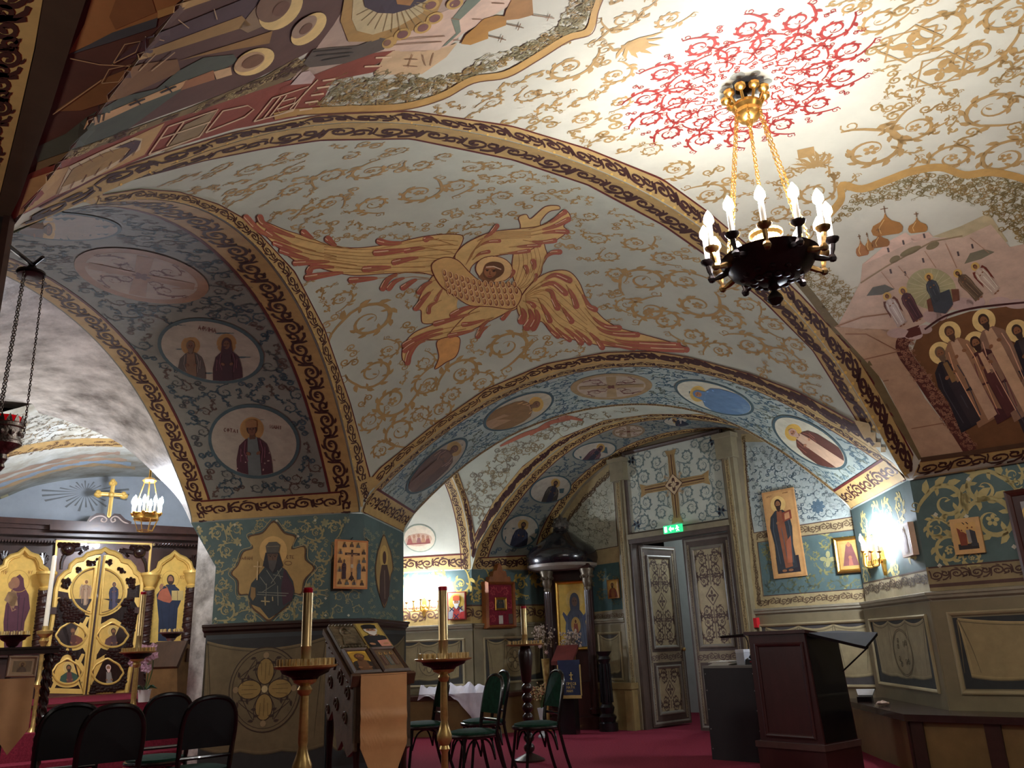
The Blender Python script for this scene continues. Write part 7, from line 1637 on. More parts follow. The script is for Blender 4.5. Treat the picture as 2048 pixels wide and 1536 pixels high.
# ---- iconostasis
zi = lambda pts: Z(0, 1020, 3.657, pts)
IS = thing('iconostasis', 'dark carved wooden icon screen with gilded royal doors and tall icons', 'icon screen', IC.o + Vector((0, 0, SOL)))
def pxprism(mb, F, pts, d0, d1): return mb.prism([F.px(x, y, d0) for x, y in pts], F.n * (d1 - d0))
iw = mat('screen_wood', (62, 38, 32), .3, noise=.25, scale=7, stretch=(1, 1, .3), coat=.3)
giltm = mat('screen_gilt', (232, 192, 104), .38, metal=.25, noise=.08, scale=8)
b = MB(); pxprism(b, IC, zi([(-500, 100), (1530, 145), (1530, 1400), (-500, 1400)]), -.10, 0); b.build('back_board', iw, IS)
b = MB()
for (y0, y1, y2, y3), d in (((78, 150, 118, 190), .30), ((118, 188, 150, 208), .24), ((150, 206, 200, 232), .18)):
    pxprism(b, IC, zi([(-500, y0 - 30), (1530, y1 + 6), (1530, y3 + 6), (-500, y2 - 30)]), 0, d)
pxprism(b, IC, zi([(360, 108), (1530, 157), (1530, 185), (360, 150)]), .3, .38); b.build('cornice', iw, IS)
b = MB()
for k in range(70):
    x = -60 + k * 22; y = 172 + k * .55
    if not (380 < x < 1100): pxprism(b, IC, zi([(x, y + 52), (x + 11, y + 52), (x + 11, y + 70), (x, y + 70)]), .0, .20)
b.build('dentils', iw, IS, kind='stuff')
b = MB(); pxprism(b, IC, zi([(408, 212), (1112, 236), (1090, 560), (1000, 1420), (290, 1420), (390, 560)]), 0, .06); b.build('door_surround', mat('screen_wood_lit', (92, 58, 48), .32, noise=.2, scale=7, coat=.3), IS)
b = MB()
for q in ([(410, 222), (1108, 244), (1108, 256), (410, 236)], [(408, 222), (424, 222), (400, 500), (386, 500)], [(1094, 246), (1110, 246), (1082, 560), (1066, 560)]): pxprism(b, IC, zi(q), .06, .085)
b.build('gilt_bead', giltm, IS)
ogee = [(395, 720), (410, 580), (435, 500), (480, 455), (510, 440), (520, 400), (560, 365), (610, 355), (640, 322), (700, 305), (742, 300), (768, 282), (795, 302), (838, 312), (878, 335), (895, 365), (945, 378), (982, 420), (990, 450), (1025, 475), (1042, 530), (1030, 720)]
out = [(300, 1362)] + ogee + [(925, 1338)]
def ptube(mb, F, pts, d, r, closed=False, n=6): return mb.tube([F.px(x, y, d) for x, y in pts], r, n, closed)
inn = lambda k: [((x - 690) * k + 690, (y - 820) * k + 820) for x, y in out]
RD = []
lo_c, hi_c = (622, 1350), (748, 330)
left = [p for p in inn(.955) if p[0] < 742]; right = [p for p in inn(.955) if p[0] > 752]
b = MB(); ptube(b, IC, zi(out), .075, .028); ptube(b, IC, zi(inn(.975)), .08, .016); b.build('gilt_arch_moulding', giltm, IS, True)
b = MB(); pxprism(b, IC, zi([(366, 712), (412, 712), (410, 762), (362, 762)]), .09, .12); pxprism(b, IC, zi([(984, 712), (1020, 712), (1014, 756), (980, 756)]), .09, .12); b.build('hinge', iw, IS)
carv = mat('screen_carving', (44, 26, 22), .25, noise=.2, scale=10, coat=.4)
def royal(side):
    D_ = thing_part = None
    c = 1 if side == 'r' else 0
    poly = [p for p in inn(.95) if (p[0] > 765 if c else p[0] < 735)]
    poly = poly + [(640, 1345), (762, 330)] if c else [(735, 330), (612, 1352)][::1] + poly
    if not c: poly = [p for p in inn(.95) if p[0] < 735] + [(735, 330), (612, 1352)]
    b = MB(); pxprism(b, IC, zi(poly), .0, .06); dr = b.build('royal_door', carv, IS, label='left leaf of the gilded royal doors' if not c else 'right leaf of the gilded royal doors')
    gb = MB(); up_ = clip(poly, [(200, 200), (1300, 200), (1300, 640), (200, 640)]) if False else [p for p in poly if p[1] < 640]
    xm = (lambda y: 752 - (y - 330) * .1196)
    up_ = up_ + ([(xm(640) + 20, 640), (xm(330) + 16, 330)] if c else [(xm(330) - 16, 330), (xm(640) - 20, 640)])
    ce = (sum(p[0] for p in up_) / len(up_), 500); up_.sort(key=lambda p: math.atan2(p[1] - ce[1], p[0] - ce[0])); pxprism(gb, IC, zi(up_), .058, .066)
    sd = 1 if c else -1
    for q in ([(xm(600) + sd * 14, 600), (xm(600) + sd * 46, 600), (xm(1345) + sd * 40, 1345), (xm(1345) + sd * 12, 1345)], [(1020, 640), (985, 640), (905, 1338), (940, 1336)] if c else [(402, 640), (440, 640), (352, 1358), (315, 1360)], [(xm(1310) + sd * 14, 1310), (xm(1310) + sd * 290, 1300), (xm(1345) + sd * 285, 1340), (xm(1345) + sd * 12, 1346)]): pxprism(gb, IC, zi(q), .058, .068)
    pats = [[(440, 620), (480, 610), (520, 680), (540, 760), (500, 800), (430, 820)], [(555, 765), (640, 790), (655, 850), (600, 830), (560, 800)], [(420, 1000), (480, 1010), (510, 1050), (450, 1080), (400, 1110)], [(545, 1020), (640, 990), (635, 1120), (610, 1130), (590, 1080), (540, 1060)], [(375, 1290), (440, 1300), (460, 1325), (370, 1340)], [(500, 1320), (560, 1280), (610, 1230), (618, 1340), (505, 1345)], [(455, 520), (500, 490), (525, 530), (490, 580), (455, 570)], [(555, 430), (590, 420), (605, 450), (570, 470)], [(640, 380), (690, 370), (715, 355), (690, 410), (655, 415)]] if not c else \
        [[(870, 640), (930, 610), (985, 620), (970, 800), (930, 830), (870, 760)], [(725, 800), (850, 745), (860, 800), (780, 820), (720, 860)], [(695, 1000), (770, 1010), (790, 1050), (720, 1090), (690, 1110)], [(835, 1060), (880, 1030), (950, 990), (940, 1090), (890, 1090)], [(655, 1270), (690, 1260), (740, 1310), (650, 1335)], [(795, 1320), (850, 1290), (905, 1250), (900, 1325), (800, 1330)], [(925, 520), (955, 490), (990, 520), (985, 570), (945, 580)], [(860, 430), (895, 425), (915, 450), (890, 465)], [(775, 380), (800, 370), (825, 390), (800, 415)]]
    if not c: meds = [((522, 918), 104, 86, dict(robe=(112, 62, 48), inner=(92, 52, 44), hair=(96, 64, 44))), ((492, 1188), 100, 86, dict(robe=(60, 84, 68), inner=(110, 66, 62), hair=(60, 42, 34)))]
    else: meds = [((822, 920), 106, 84, dict(robe=(98, 66, 62), inner=(84, 60, 60), hair=(80, 54, 42))), ((785, 1188), 108, 88, dict(robe=(176, 60, 72), inner=(150, 140, 130), hair=(220, 190, 176)))]
    b = MB()
    rnd = random.Random(5 + c); pats = pats[6:] + [[p for p in poly if p[1] > 700] + [(970, 650), (xm(650) + 40, 650)] if c else [(430, 650), (xm(650) - 40, 650)] + [p for p in poly if p[1] > 700]]
    for q in pats:
        pxprism(b, IC, zi(q), .062, .072); xs = [p[0] for p in q]; ys = [p[1] for p in q]
        y = min(ys) + 8
        while y < max(ys):
            x = min(xs) + 8
            while x < max(xs):
                if inside((x, y), q) and all(((x - m[0][0]) / m[1]) ** 2 + ((y - m[0][1]) / m[2]) ** 2 > 1.55 for m in meds) and ((x - 715) / 190) ** 2 + ((y - 592) / 168) ** 2 > 1.25: b.sphere(IC.px(*zi([(x + rnd.uniform(-5, 5), y + rnd.uniform(-5, 5))])[0], .074), rnd.uniform(.018, .032), 6, 4)
                x += 21
            y += 17
    b.build('carved_foliage', carv, dr, True, kind='stuff')
    P = Paint(FlatPx(IC, .0672)); rings = MB()
    for (x, y), rx, ry, k in meds:
        cpt = zi([(x, y)])[0]; sh = [(1.12, 0), (.95, .35), (.78, .66), (.42, .92), (0, 1.0), (-.42, .92), (-.78, .66), (-.95, .35), (-1.12, 0), (-.95, -.35), (-.78, -.66), (-.42, -.92), (0, -1.18), (.42, -.92), (.78, -.66), (.95, -.35)]
        pts = sm([(cpt[0] + rx / 3.657 * p[0] * .98, cpt[1] + ry / 3.657 * p[1] * .98) for p in sh], 4, True)
        c2 = [((p[0] - cpt[0]) * 1.32 + cpt[0], (p[1] - cpt[1]) * 1.32 + cpt[1]) for p in pts]; gb.prism([IC.px(*p, .06) for p in c2], IC.n * .004)
        for dx in (-1, 1):
            for dy in (-1, 1): gb.prism([IC.px(cpt[0] + dx * u * rx / 3.657, cpt[1] + dy * v * ry / 3.657, .06) for u, v in ((.75, .95), (1.0, .8), (1.28, 1.55), (1.05, 1.6))], IC.n * .0035)
        P.fill(pts, (86, 50, 36), 1); el = ell(cpt[0], cpt[1], rx / 3.657 * .93, ry / 3.657 * .93); P.fill(el, (226, 182, 92), 2)
        person_half(P, TP((cpt[0] + (3 if not c else 2), cpt[1] - ry / 3.657 * .36), ry / 3.657 * .50, -4), el, halo=(236, 200, 120), l=3, face=False, wide=1.25, **k)
        ptube(rings, IC, pts, .07, .014, True)
    cpt = zi([(715, 592)])[0]; cl = ell(cpt[0], cpt[1], 190 / 3.657, 168 / 3.657)
    half_ = [p for p in ell(cpt[0], cpt[1], 190 / 3.657, 168 / 3.657, 0, 60)]
    cut = clip(half_, zi([(300, 300), (702, 300), (660, 900), (300, 900)] if not c else [(772, 300), (1200, 300), (1200, 900), (722, 900)]))
    P.fill(cut, (86, 50, 36), 1); cc = [((p[0] - cpt[0]) * .93 + cpt[0] + (-1.5 if not c else 1.5), (p[1] - cpt[1]) * .93 + cpt[1]) for p in cut]; P.fill(cc, (226, 186, 98), 2)
    if not c: person_full(P, TP(zi([(632, 530)])[0], 7.2, 6), (150, 118, 92), (176, 146, 116), (130, 90, 60), (232, 190, 110), wings=(176, 146, 116), beard=False, hgt=6.6, l=3, feet=False)
    else: person_full(P, TP(zi([(835, 545)])[0], 7.4, 3), (54, 56, 78), (90, 80, 96), (54, 56, 78), (232, 190, 110), hood=True, beard=False, hgt=6.8, l=3, feet=False)
    ptube(rings, IC, [((p[0] - cpt[0]) * 1.02 + cpt[0], (p[1] - cpt[1]) * 1.02 + cpt[1]) for p in cut], .07, .014, True)
    cg = [((p[0] - cpt[0]) * 1.14 + cpt[0], (p[1] - cpt[1]) * 1.14 + cpt[1]) for p in cut]; gb.prism([IC.px(*p, .06) for p in cg], IC.n * .0045)
    gb.build('gilt_field', giltm, dr); P.build('painted_medallions', dr); rings.build('gilt_rings', giltm, dr, True)
royal('l'); royal('r')
b = MB(); pxprism(b, IC, zi([(738, 335), (758, 335), (640, 1350), (618, 1352)]), .05, .085); rj = b.build('meeting_stile', iw, IS)
b = MB(); ptube(b, IC, zi([(733, 340), (614, 1350)]), .085, .014); ptube(b, IC, zi([(764, 335), (644, 1348)]), .085, .014); b.build('gilt_bead', giltm, IS, True)
# side icons
def side_icon(og, bot, fig, label):
    b = MB(); poly = og + bot; P = Paint(FlatPx(IC, .012)); P.fill(zi(poly), (230, 190, 96), 1); fig(P); P.build('painted_icon', IS, label=label)
    b = MB(); ptube(b, IC, zi(og), .05, .022); ptube(b, IC, zi([((x - sum(p[0] for p in og) / len(og)) * 1.10 + sum(p[0] for p in og) / len(og), y - 12) for x, y in og]), .07, .03); b.build('gilt_ogee_moulding', giltm, IS, True)
def virgin(P):
    q = zi([(30, 1010), (25, 820), (40, 700), (70, 620), (95, 560), (100, 500), (145, 470), (172, 500), (178, 560), (210, 620), (220, 720), (180, 820), (160, 1010)]); P.fill(q, (92, 50, 62), 2)
    for a in ([(60, 700), (50, 980)], [(140, 620), (120, 1000)], [(180, 640), (150, 900)]): P.stroke(zi(a), 1.6, (66, 36, 48), 4)
    P.fill(zi(ell(110, 530, 34, 42)), (150, 104, 76), 4); P.fill(zi([(30, 660), (60, 600), (110, 590), (130, 640), (100, 720), (125, 730), (95, 720), (60, 680)]), (150, 116, 84), 5); P.fill(zi(ell(85, 548, 24, 30)), (150, 108, 78), 6); P.fill(zi([(60, 600), (120, 600), (130, 700), (70, 700)]), (176, 140, 96), 5); P.stroke(zi([(75, 690), (90, 740), (115, 725)]), 3, (150, 108, 78), 5)
    P.stroke(zi(ell(135, 520, 78, 80)), 1, (196, 150, 70), 3, None, True); text(P, 'МР', aff(zi([(25, 470)])[0], (5, 0), (0, -6)), 1.2, (176, 130, 66), 4); text(P, 'ѲУ', aff(zi([(205, 470)])[0], (5, 0), (0, -6)), 1.2, (176, 130, 66), 4)
def christ(P):
    q = zi([(1155, 960), (1160, 800), (1150, 690), (1145, 620), (1190, 560), (1225, 545), (1270, 545), (1310, 580), (1325, 660), (1300, 720), (1290, 860), (1270, 960)]); P.fill(q, (42, 50, 70), 2)
    P.fill(zi([(1185, 580), (1250, 560), (1260, 660), (1240, 680), (1195, 670), (1150, 650), (1165, 600)]), (176, 98, 70), 3); P.fill(zi([(1215, 545), (1280, 545), (1300, 600), (1255, 640)]), (46, 54, 74), 4)
    P.fill(zi(ell(1247, 510, 27, 38)), (60, 42, 34), 4); P.fill(zi(ell(1247, 508, 18, 26)), (160, 112, 80), 5); P.fill(zi([(1232, 520), (1262, 520), (1247, 548)]), (70, 48, 38), 6); P.fill(zi([(1255, 590), (1340, 590), (1340, 662), (1255, 660)]), (206, 178, 112), 6); P.stroke(zi([(1297, 592), (1297, 660)]), 1, (120, 90, 60), 7); P.fill(zi(ell(1180, 560, 14, 22, .3)), (160, 112, 80), 5)
    for a in ([(1180, 720), (1200, 940)], [(1240, 690), (1230, 940)], [(1280, 680), (1260, 900)]): P.stroke(zi(a), 1.5, (38, 44, 62), 4)
    P.stroke(zi(ell(1247, 508, 62, 62)), 1, (196, 150, 70), 3, None, True); text(P, 'IС', aff(zi([(1150, 500)])[0], (5, 0), (0, -6)), 1.2, (176, 130, 66), 4); text(P, 'ХС', aff(zi([(1315, 505)])[0], (5, 0), (0, -6)), 1.2, (176, 130, 66), 4)
ogL = [(-60, 620), (-10, 470), (0, 445), (45, 420), (55, 380), (90, 350), (140, 335), (178, 295), (215, 335), (262, 350), (285, 390), (290, 425), (320, 445), (342, 490), (345, 540)]
side_icon(ogL, [(240, 1010), (-100, 1010)], virgin, 'tall icon of the Virgin with the Child in purple')
ogR = [(1092, 560), (1100, 520), (1125, 475), (1165, 445), (1178, 400), (1215, 370), (1250, 350), (1275, 320), (1305, 350), (1345, 368), (1378, 400), (1388, 440), (1420, 480), (1430, 540)]
side_icon(ogR, [(1372, 975), (1062, 970)], christ, 'tall icon of Christ in blue with an open book')
side_icon([(1415, 560), (1425, 500), (1450, 460), (1500, 420), (1530, 410)], [(1530, 960), (1400, 960)], lambda P: None, None)
def twist(mb, F, a, c_, r, d, turns=9):
    A, B = F.px(*a, d), F.px(*c_, d); N = 90; t = (B - A).normalized(); u = t.orthogonal().normalized(); v = t.cross(u)
    mb.tube([A, B], r * .7, 8)
    for ph in (0, math.pi): mb.tube([A.lerp(B, i / N) + (u * math.cos(ph + turns * 6.283 * i / N) + v * math.sin(ph + turns * 6.283 * i / N)) * r * .6 for i in range(N + 1)], r * .55, 6)
for a, c_ in (((326, 590), (275, 1000)), ((1090, 590), (1050, 1000)), ((1398, 570), (1360, 960))):
    b = MB(); twist(b, IC, zi([a])[0], zi([c_])[0], .065, .13); col_ = b.build('twisted_column', iw, IS, True)
    b = MB(); A = IC.px(*zi([a])[0], .13); b.lathe(A, [(.06, 0), (.07, .03), (.05, .05), (.09, .12), (.10, .18), (.12, .2), (.12, .23)], 12); b.build('capital', giltm, col_, True)
for cx_, cy_, sx in ((500, 285, 1), (1020, 305, -1)):
    b = MB(); c = IC.px(*zi([(cx_, cy_)])[0], .08); b.sphere(c, .085, 10, 7)
    for k in range(5): b.sphere(c + Vector((0, 0, .05)) + IC.e * .05 * (k - 2), .04, 6, 4)
    for k in range(6): ptube(b, IC, zi([(cx_ + sx * 10, cy_ + 10), (cx_ + sx * (60 + k * 12), cy_ + 6 - k * 5), (cx_ + sx * (150 - k * 14), cy_ - 12 + k * 10)]), .075, .022)
    for k in range(5): ptube(b, IC, zi([(cx_ - sx * 10, cy_ + 20), (cx_ - sx * (30 + k * 5), cy_ + 50 + k * 12), (cx_ - sx * (45 + k * 2), cy_ + 60 + k * 22)]), .07, .02)
    b.build('carved_angel', carv, IS, True)
b = MB()
for cx_, cy_ in ((322, 345), (1425, 360), (40, 330)):
    for k in range(8): ptube(b, IC, zi([(cx_, cy_ + 50), (cx_ + 22 * math.cos(k * .8), cy_ + 20 + 24 * math.sin(k * .8)), (cx_ + 34 * math.cos(k * .8 + .3), cy_ + 34 * math.sin(k * .8 + .3))]), .03, .016)
b.build('carved_leaves', carv, IS, True, kind='stuff')
b = MB()
for q in ([(-300, 1020), (245, 1020), (215, 1080), (-300, 1080)], [(1040, 1075), (1500, 1075), (1500, 1110), (1030, 1110)]): pxprism(b, IC, zi(q), 0, .18)
pxprism(b, IC, zi([(-300, 1080), (280, 1080), (230, 1420), (-300, 1420)]), 0, .08); pxprism(b, IC, zi([(1010, 1110), (1500, 1110), (1500, 1420), (980, 1420)]), 0, .08); b.build('lower_panel', iw, IS)
b = MB()
rnd = random.Random(11)
for k in range(46): c = IC.px(*zi([(rnd.uniform(1060, 1230), rnd.uniform(1125, 1340))])[0], .09); b.sphere(c, rnd.uniform(.02, .05), 6, 4, (1, 1, .7))
b.build('lower_carving', carv, IS, True, kind='stuff')
b = MB(); pxprism(b, IC, zi([(255, 1375), (612, 1352), (608, 1430), (245, 1450)]), .06, .22); pxprism(b, IC, zi([(616, 1352), (955, 1332), (950, 1405), (612, 1430)]), .06, .22); b.build('door_sill', mat('sill_red', (112, 58, 46), .4, noise=.2, scale=5), IS)
# pediment and cross on the screen
zc = lambda pts: Z(0, 780, 4.876, pts)
PD_ = thing('cross_pediment', 'gilded trefoil cross on a scrolled wooden pediment atop the icon screen', 'cross', IC.px(*zc([(1050, 1310)])[0], .2))
b = MB(); pxprism(b, IC, zc([(745, 1302), (830, 1300), (860, 1250), (930, 1212), (1000, 1215), (1050, 1260), (1100, 1215), (1160, 1220), (1210, 1270), (1270, 1295), (1262, 1330), (840, 1312), (750, 1306)]), .12, .22); b.build('pediment', iw, PD_)
b = MB()
for q in ([(845, 1308), (855, 1300), (890, 1265), (940, 1235), (1000, 1230), (1040, 1260), (1020, 1290), (985, 1275), (1000, 1250)], [(1255, 1325), (1250, 1305), (1200, 1285), (1150, 1240), (1110, 1235), (1080, 1262), (1095, 1288), (1125, 1275), (1115, 1255)], [(845, 1308), (1255, 1325)]): ptube(b, IC, sm(zc(q), 3), .225, .010)
b.build('pediment_lines', mat('lines_pale', (206, 186, 176), .4, noise=.05), PD_)
b = MB(); cx0 = (1085, 1022)
def crossbar(p, q, w): 
    dx, dy = q[0] - p[0], q[1] - p[1]; L = math.hypot(dx, dy); nx, ny = -dy / L * w, dx / L * w
    pxprism(b, IC, zc([(p[0] + nx, p[1] + ny), (q[0] + nx, q[1] + ny), (q[0] - nx, q[1] - ny), (p[0] - nx, p[1] - ny)]), .16, .20)
crossbar((1055, 1260), (1102, 905), 19); crossbar((965, 1015), (1205, 1030), 17)
for x, y in ((1102, 905), (958, 1013), (1208, 1030)):
    for dx, dy in ((0, -16), (-17, 6), (17, 6), (0, 14)): b.sphere(IC.px(*zc([(x + dx, y + dy)])[0], .18), .034, 8, 5)
b.build('cross', giltm, PD_)
b = MB(); b.sphere(IC.px(*zc([cx0])[0], .2), .04, 8, 5)
for p, q in (((1065, 1230), (1095, 930)), ((985, 1016), (1190, 1029))): ptube(b, IC, zc([p, q]), .20, .012)
b.build('cross_ridge', giltm, PD_, True)
# soleas platform and steps
SLB = thing('altar_platform', 'red carpeted platform with steps before the icon screen', 'platform', IC.o, kind='structure')
n0 = IC.n
def slab(name, d0, d1, z0, z1, m, u0=-4, u1=None):
    u1 = IC.uv(440, 1390)[0] if u1 is None else u1
    return MB().fbox(IC, u0, u1, z0, z1, d0, d1).build(name, m, SLB)
slab('platform', -.1, 1.9, 0, SOL, carpet); st_n = 3
for k in range(1, st_n): slab('step', 1.9 + .3 * (k - 1), 1.9 + .3 * k, 0, SOL * (1 - k / st_n), carpet)
slab('step_nosing', 1.9, 1.915, SOL - .03, SOL - .005, redwood)
# orchid
op = atz(287, 1404, SOL); OR = thing('orchid', 'pink orchid in a white pot on the red platform by the royal doors', 'plant', op)
b = MB(); b.lathe(op, [(.05, 0), (.062, .11), (.066, .115), (.058, .115), (.05, .09), (.001, .09)], 16); b.build('pot', mat('pot_white', (226, 224, 222), .3, noise=.03), OR, True)
b = MB(); rnd = random.Random(3)
stems = [[op + Vector((0, 0, .1)), op + Vector((.02, 0, .25)), op + Vector((.0, 0, .38)), op + Vector((-.10, -.03, .36))], [op + Vector((.01, 0, .1)), op + Vector((.06, .0, .3)), op + Vector((.05, -.02, .46)), op + Vector((-.02, -.04, .5))]]
for q in stems: b.tube(sm(q, 6), .006, 5)
b.build('stem', mat('stem_green', (70, 88, 48), .5), OR)
b = MB()
for k in range(6):
    a = k * 1.05; d = Vector((math.cos(a), math.sin(a), 0)); b.add([op + Vector((0, 0, .1)), op + d * .07 + Vector((-d.y * .022, d.x * .022, .16)), op + d * .13 + Vector((0, 0, .12)), op + d * .07 + Vector((d.y * .022, -d.x * .022, .16)), op + d * .06 + Vector((0, 0, .13))], [(0, 1, 4), (1, 2, 4), (2, 3, 4), (3, 0, 4)])
b.build('leaf', mat('leaf_green', (42, 70, 44), .45), OR)
pk = mat('petal_pink', (216, 176, 196), .5, noise=.1)
for q in stems:
    s_ = sm(q, 6)
    for k in range(8):
        p = s_[int(len(s_) * (.5 + .5 * k / 8))] + Vector((rnd.uniform(-.05, .05), rnd.uniform(-.05, 0), rnd.uniform(-.04, .05))); b = MB()
        for j in range(5):
            a = j * 1.257 + k; d = IC.e * math.cos(a) + Vector((0, 0, math.sin(a))); w = IC.e * -math.sin(a) + Vector((0, 0, math.cos(a))); b.add([p, p + d * .028 + w * .019 - Vector((0, .006, 0)), p + d * .046, p + d * .028 - w * .019 - Vector((0, .006, 0))], [(0, 1, 2, 3)])
        b.sphere(p - Vector((0, .006, 0)), .010, 6, 4); b.build('flower', pk, OR)
# icon stand near the pier, tall candlestick, left icon desk
lb = atz(368, 1395, SOL); LE = thing('icon_stand', 'ochre wooden icon stand facing away beside the pier', 'icon stand', lb)
FL2 = Frame(lb, azd(20)); ochre_w = mat('wood_ochre', (134, 104, 66), .5, noise=.2, scale=5)
b = MB(); q = [FL2.P(-.10, 0, .0), FL2.P(.10, 0, .0), FL2.P(.10, .42, 0), FL2.P(.15, .48, 0), FL2.P(-.03, .56, 0), FL2.P(-.14, .33, 0)]
b.prism(q, FL2.n * -.42); b.build('body', ochre_w, LE); b = MB(); b.prism([FL2.P(-.17, .32, .02), FL2.P(-.04, .58, .02), FL2.P(-.015, .57, .02), FL2.P(-.14, .30, .02)], FL2.n * -.42); b.prism([FL2.P(-.04, .36, .01), FL2.P(.08, .36, .01), FL2.P(.08, .45, .01), FL2.P(-.03, .50, .01)], FL2.n * .02); b.build('book_rest', oak, LE)
cp = atd(90, 1262, 8.9); cpb = 0.
CS_ = thing('standing_candlestick', 'tall brass candlestick with a long white candle, left of the royal doors', 'candlestick', (cp.x, cp.y, SOL * 0))
b = MB(); hh = cp.z; b.lathe((cp.x, cp.y, 0), [(.16, 0), (.15, .03), (.06, .08), (.04, .15), (.05, .2), (.022, .26), (.028, .45), (.05, .5), (.022, .55), (.02, .9), (.04, .95), (.02, 1.0), (.022, hh - .15), (.05, hh - .1), (.03, hh - .07), (.075, hh - .03), (.08, hh), (.03, hh + .01), (.03, hh + .05), (.026, hh + .05)], 16); b.build('stem', brass, CS_, True)
b = MB(); b.lathe((cp.x, cp.y, hh + .05), [(.024, 0), (.022, .72), (.004, .73)], 12); b.build('candle', candle, CS_, True)
lp = atd(62, 1298, 6.2); LX = azd(58); LD = azd(-32)
LA = thing('icon_desk', 'icon desk with barley-twist legs and a golden cloth at the far left', 'icon desk', (lp.x, lp.y, 0))
FLA = Frame(Vector((lp.x, lp.y, 0)), LX); u0 = FLA.uv(-60, 1300)[0]; u1 = FLA.uv(118, 1297)[0]; zt = lp.z
b = MB(); b.fbox(FLA, u0, u1, zt - .035, zt, -.38, .03); b.fbox(FLA, u0, u1 + .01, zt, zt + .015, -.40, .05); b.build('top', darkwood, LA)
for u in (u0 + .04, u1 - .05):
    for d in (-.33, -.02):
        b = MB(); A = FLA.P(u, zt - .04, d); N = 60; b.tube([A, FLA.P(u, 0, d)], .016, 6)
        for ph in (0, 3.14): b.tube([A.lerp(FLA.P(u, 0.03, d), i / N) + (LX * math.cos(ph + 62.8 * i / N * .9) + LD * math.sin(ph + 62.8 * i / N * .9)) * .014 for i in range(N + 1)], .014, 5)
        b.build('leg', darkwood, LA, True)
q0, q1 = FLA.uv(8, 1312)[0], FLA.uv(72, 1312)[0]; z1_ = FLA.uv(40, 1311)[1]; z0_ = FLA.uv(40, 1356)[1]
icon(FLA, [(14, 1312), (70, 1312), (73, 1353), (11, 1354)], 'small pale-framed icon standing against the left icon desk', half(robe=(120, 100, 84), inner=(130, 110, 90), hair=(110, 84, 66), skin=(150, 116, 90), halo=(186, 150, 106), face=False, size=3.4), .06, .03, (196, 164, 130), fr=mat('frame_pale', (196, 168, 140), .5, noise=.1), frw=.022, ground=(150, 128, 100))
rows = []
for j in range(20):
    t = j / 19; row = []
    for i in range(13):
        s_ = i / 12; u = q0 - .01 + (q1 - q0 + .02) * s_; zb_c = z0_ - .50 + .16 * abs(s_ - .5) * 2; row.append(FLA.P(u, z0_ + .0 + (zb_c - z0_) * t, .055 + .008 * math.sin(s_ * 8 + t)))
    rows.append(row)
b = MB(); b.rings(rows, closed=False); b.rings([[p - FLA.n * .005 for p in r] for r in rows], closed=False); b.build('icon_desk_cloth', cloth_g, None, True, 'golden pointed cloth hanging from the left icon desk', 'cloth')
# ---- domed shrine
KX = azd(109); kb = DW.P(DW.uv(1140, 1300)[0], 0, .62); FK = Frame(Vector((kb.x, kb.y, 0)), KX)
kd = kb.y; mpp = kd / F_PX * 1.0
def kz(y): return FK.uv(1140, y)[1]
def ku(x, y=1250): return FK.uv(x, y)[0]
KI = thing('icon_shrine', 'dark wooden icon shrine with fluted columns and a black onion dome', 'shrine', (kb.x, kb.y, 0))
rk = 73 * kb.length / F_PX * .98; ctr = FK.P((ku(1098) + ku(1180)) / 2, 0, -.25); ctr = FK.P((ku(1098) + ku(1180)) / 2 + (1127 - proj(ctr + Vector((0, 0, 2)))[0]) * kb.length / F_PX, 0, -.25)
_z = lambda y: FK.uv(1127, y, -.25)[1]
zd = _z(1128); zt = _z(1062)
b = MB(); dh = zt - zd
b.lathe((ctr.x, ctr.y, zd), [(rk * .96, -.03), (rk * .98, .0), (rk * 1.02, .06), (rk * 1.0, .14), (rk * .86, .24), (rk * .6, .33), (rk * .36, .44), (rk * .23, dh * .98), (rk * .17, dh * 1.2), (.05, dh * 1.32)], 28); b.build('dome', mat('dome_black', (24, 20, 24), .22, noise=.15, scale=3, coat=.6), KI, True)
zf = _z(1050); b = MB(); b.lathe((ctr.x, ctr.y, zf - .10), [(.05, -.06), (.06, -.03), (.05, .0), (.105, .05), (.12, .10), (.10, .16), (.05, .21), (.015, .25), (.001, .28)], 14); fn = b.build('finial', mat('finial_carved', (84, 78, 70), .45, noise=.3, scale=20), KI, True)
b = MB()
for k in range(7):
    for j in range(4): a = 6.283 * (k + .5 * (j % 2)) / 7; b.sphere((ctr.x + .11 * math.cos(a) * (1 - .12 * abs(j - 1)), ctr.y + .11 * math.sin(a) * (1 - .12 * abs(j - 1)), zf - .05 + j * .045), .028, 6, 4)
b.build('finial_leaves', mat('finial_carved', (84, 78, 70)), fn, True)
b = MB(); b.lathe((ctr.x, ctr.y, zd), [(rk * .8, -.10), (rk * .97, -.06), (rk * .99, -.02), (rk * .9, -.01)], 28); b.build('dome_rim', mat('rim_grey', (140, 130, 118), .4, noise=.15), KI, True)
ul, ur = ku(1098, 1250), ku(1180, 1250); zen = zd - .10
b = MB(); b.fbox(FK, ul - .06, ur + .06, 0, .16, -.36, .06); b.fbox(FK, ul - .02, ur + .02, .16, .62, -.34, .0); b.fbox(FK, ul, ur, .62, zen, -.34, -.20); b.fbox(FK, ul - .05, ur + .05, zen - .02, zen + .06, -.34, .05)
b.build('body', mat('shrine_wood', (56, 28, 24), .3, noise=.25, scale=6, stretch=(1, 1, .3), coat=.3), KI)
cl_z = .20
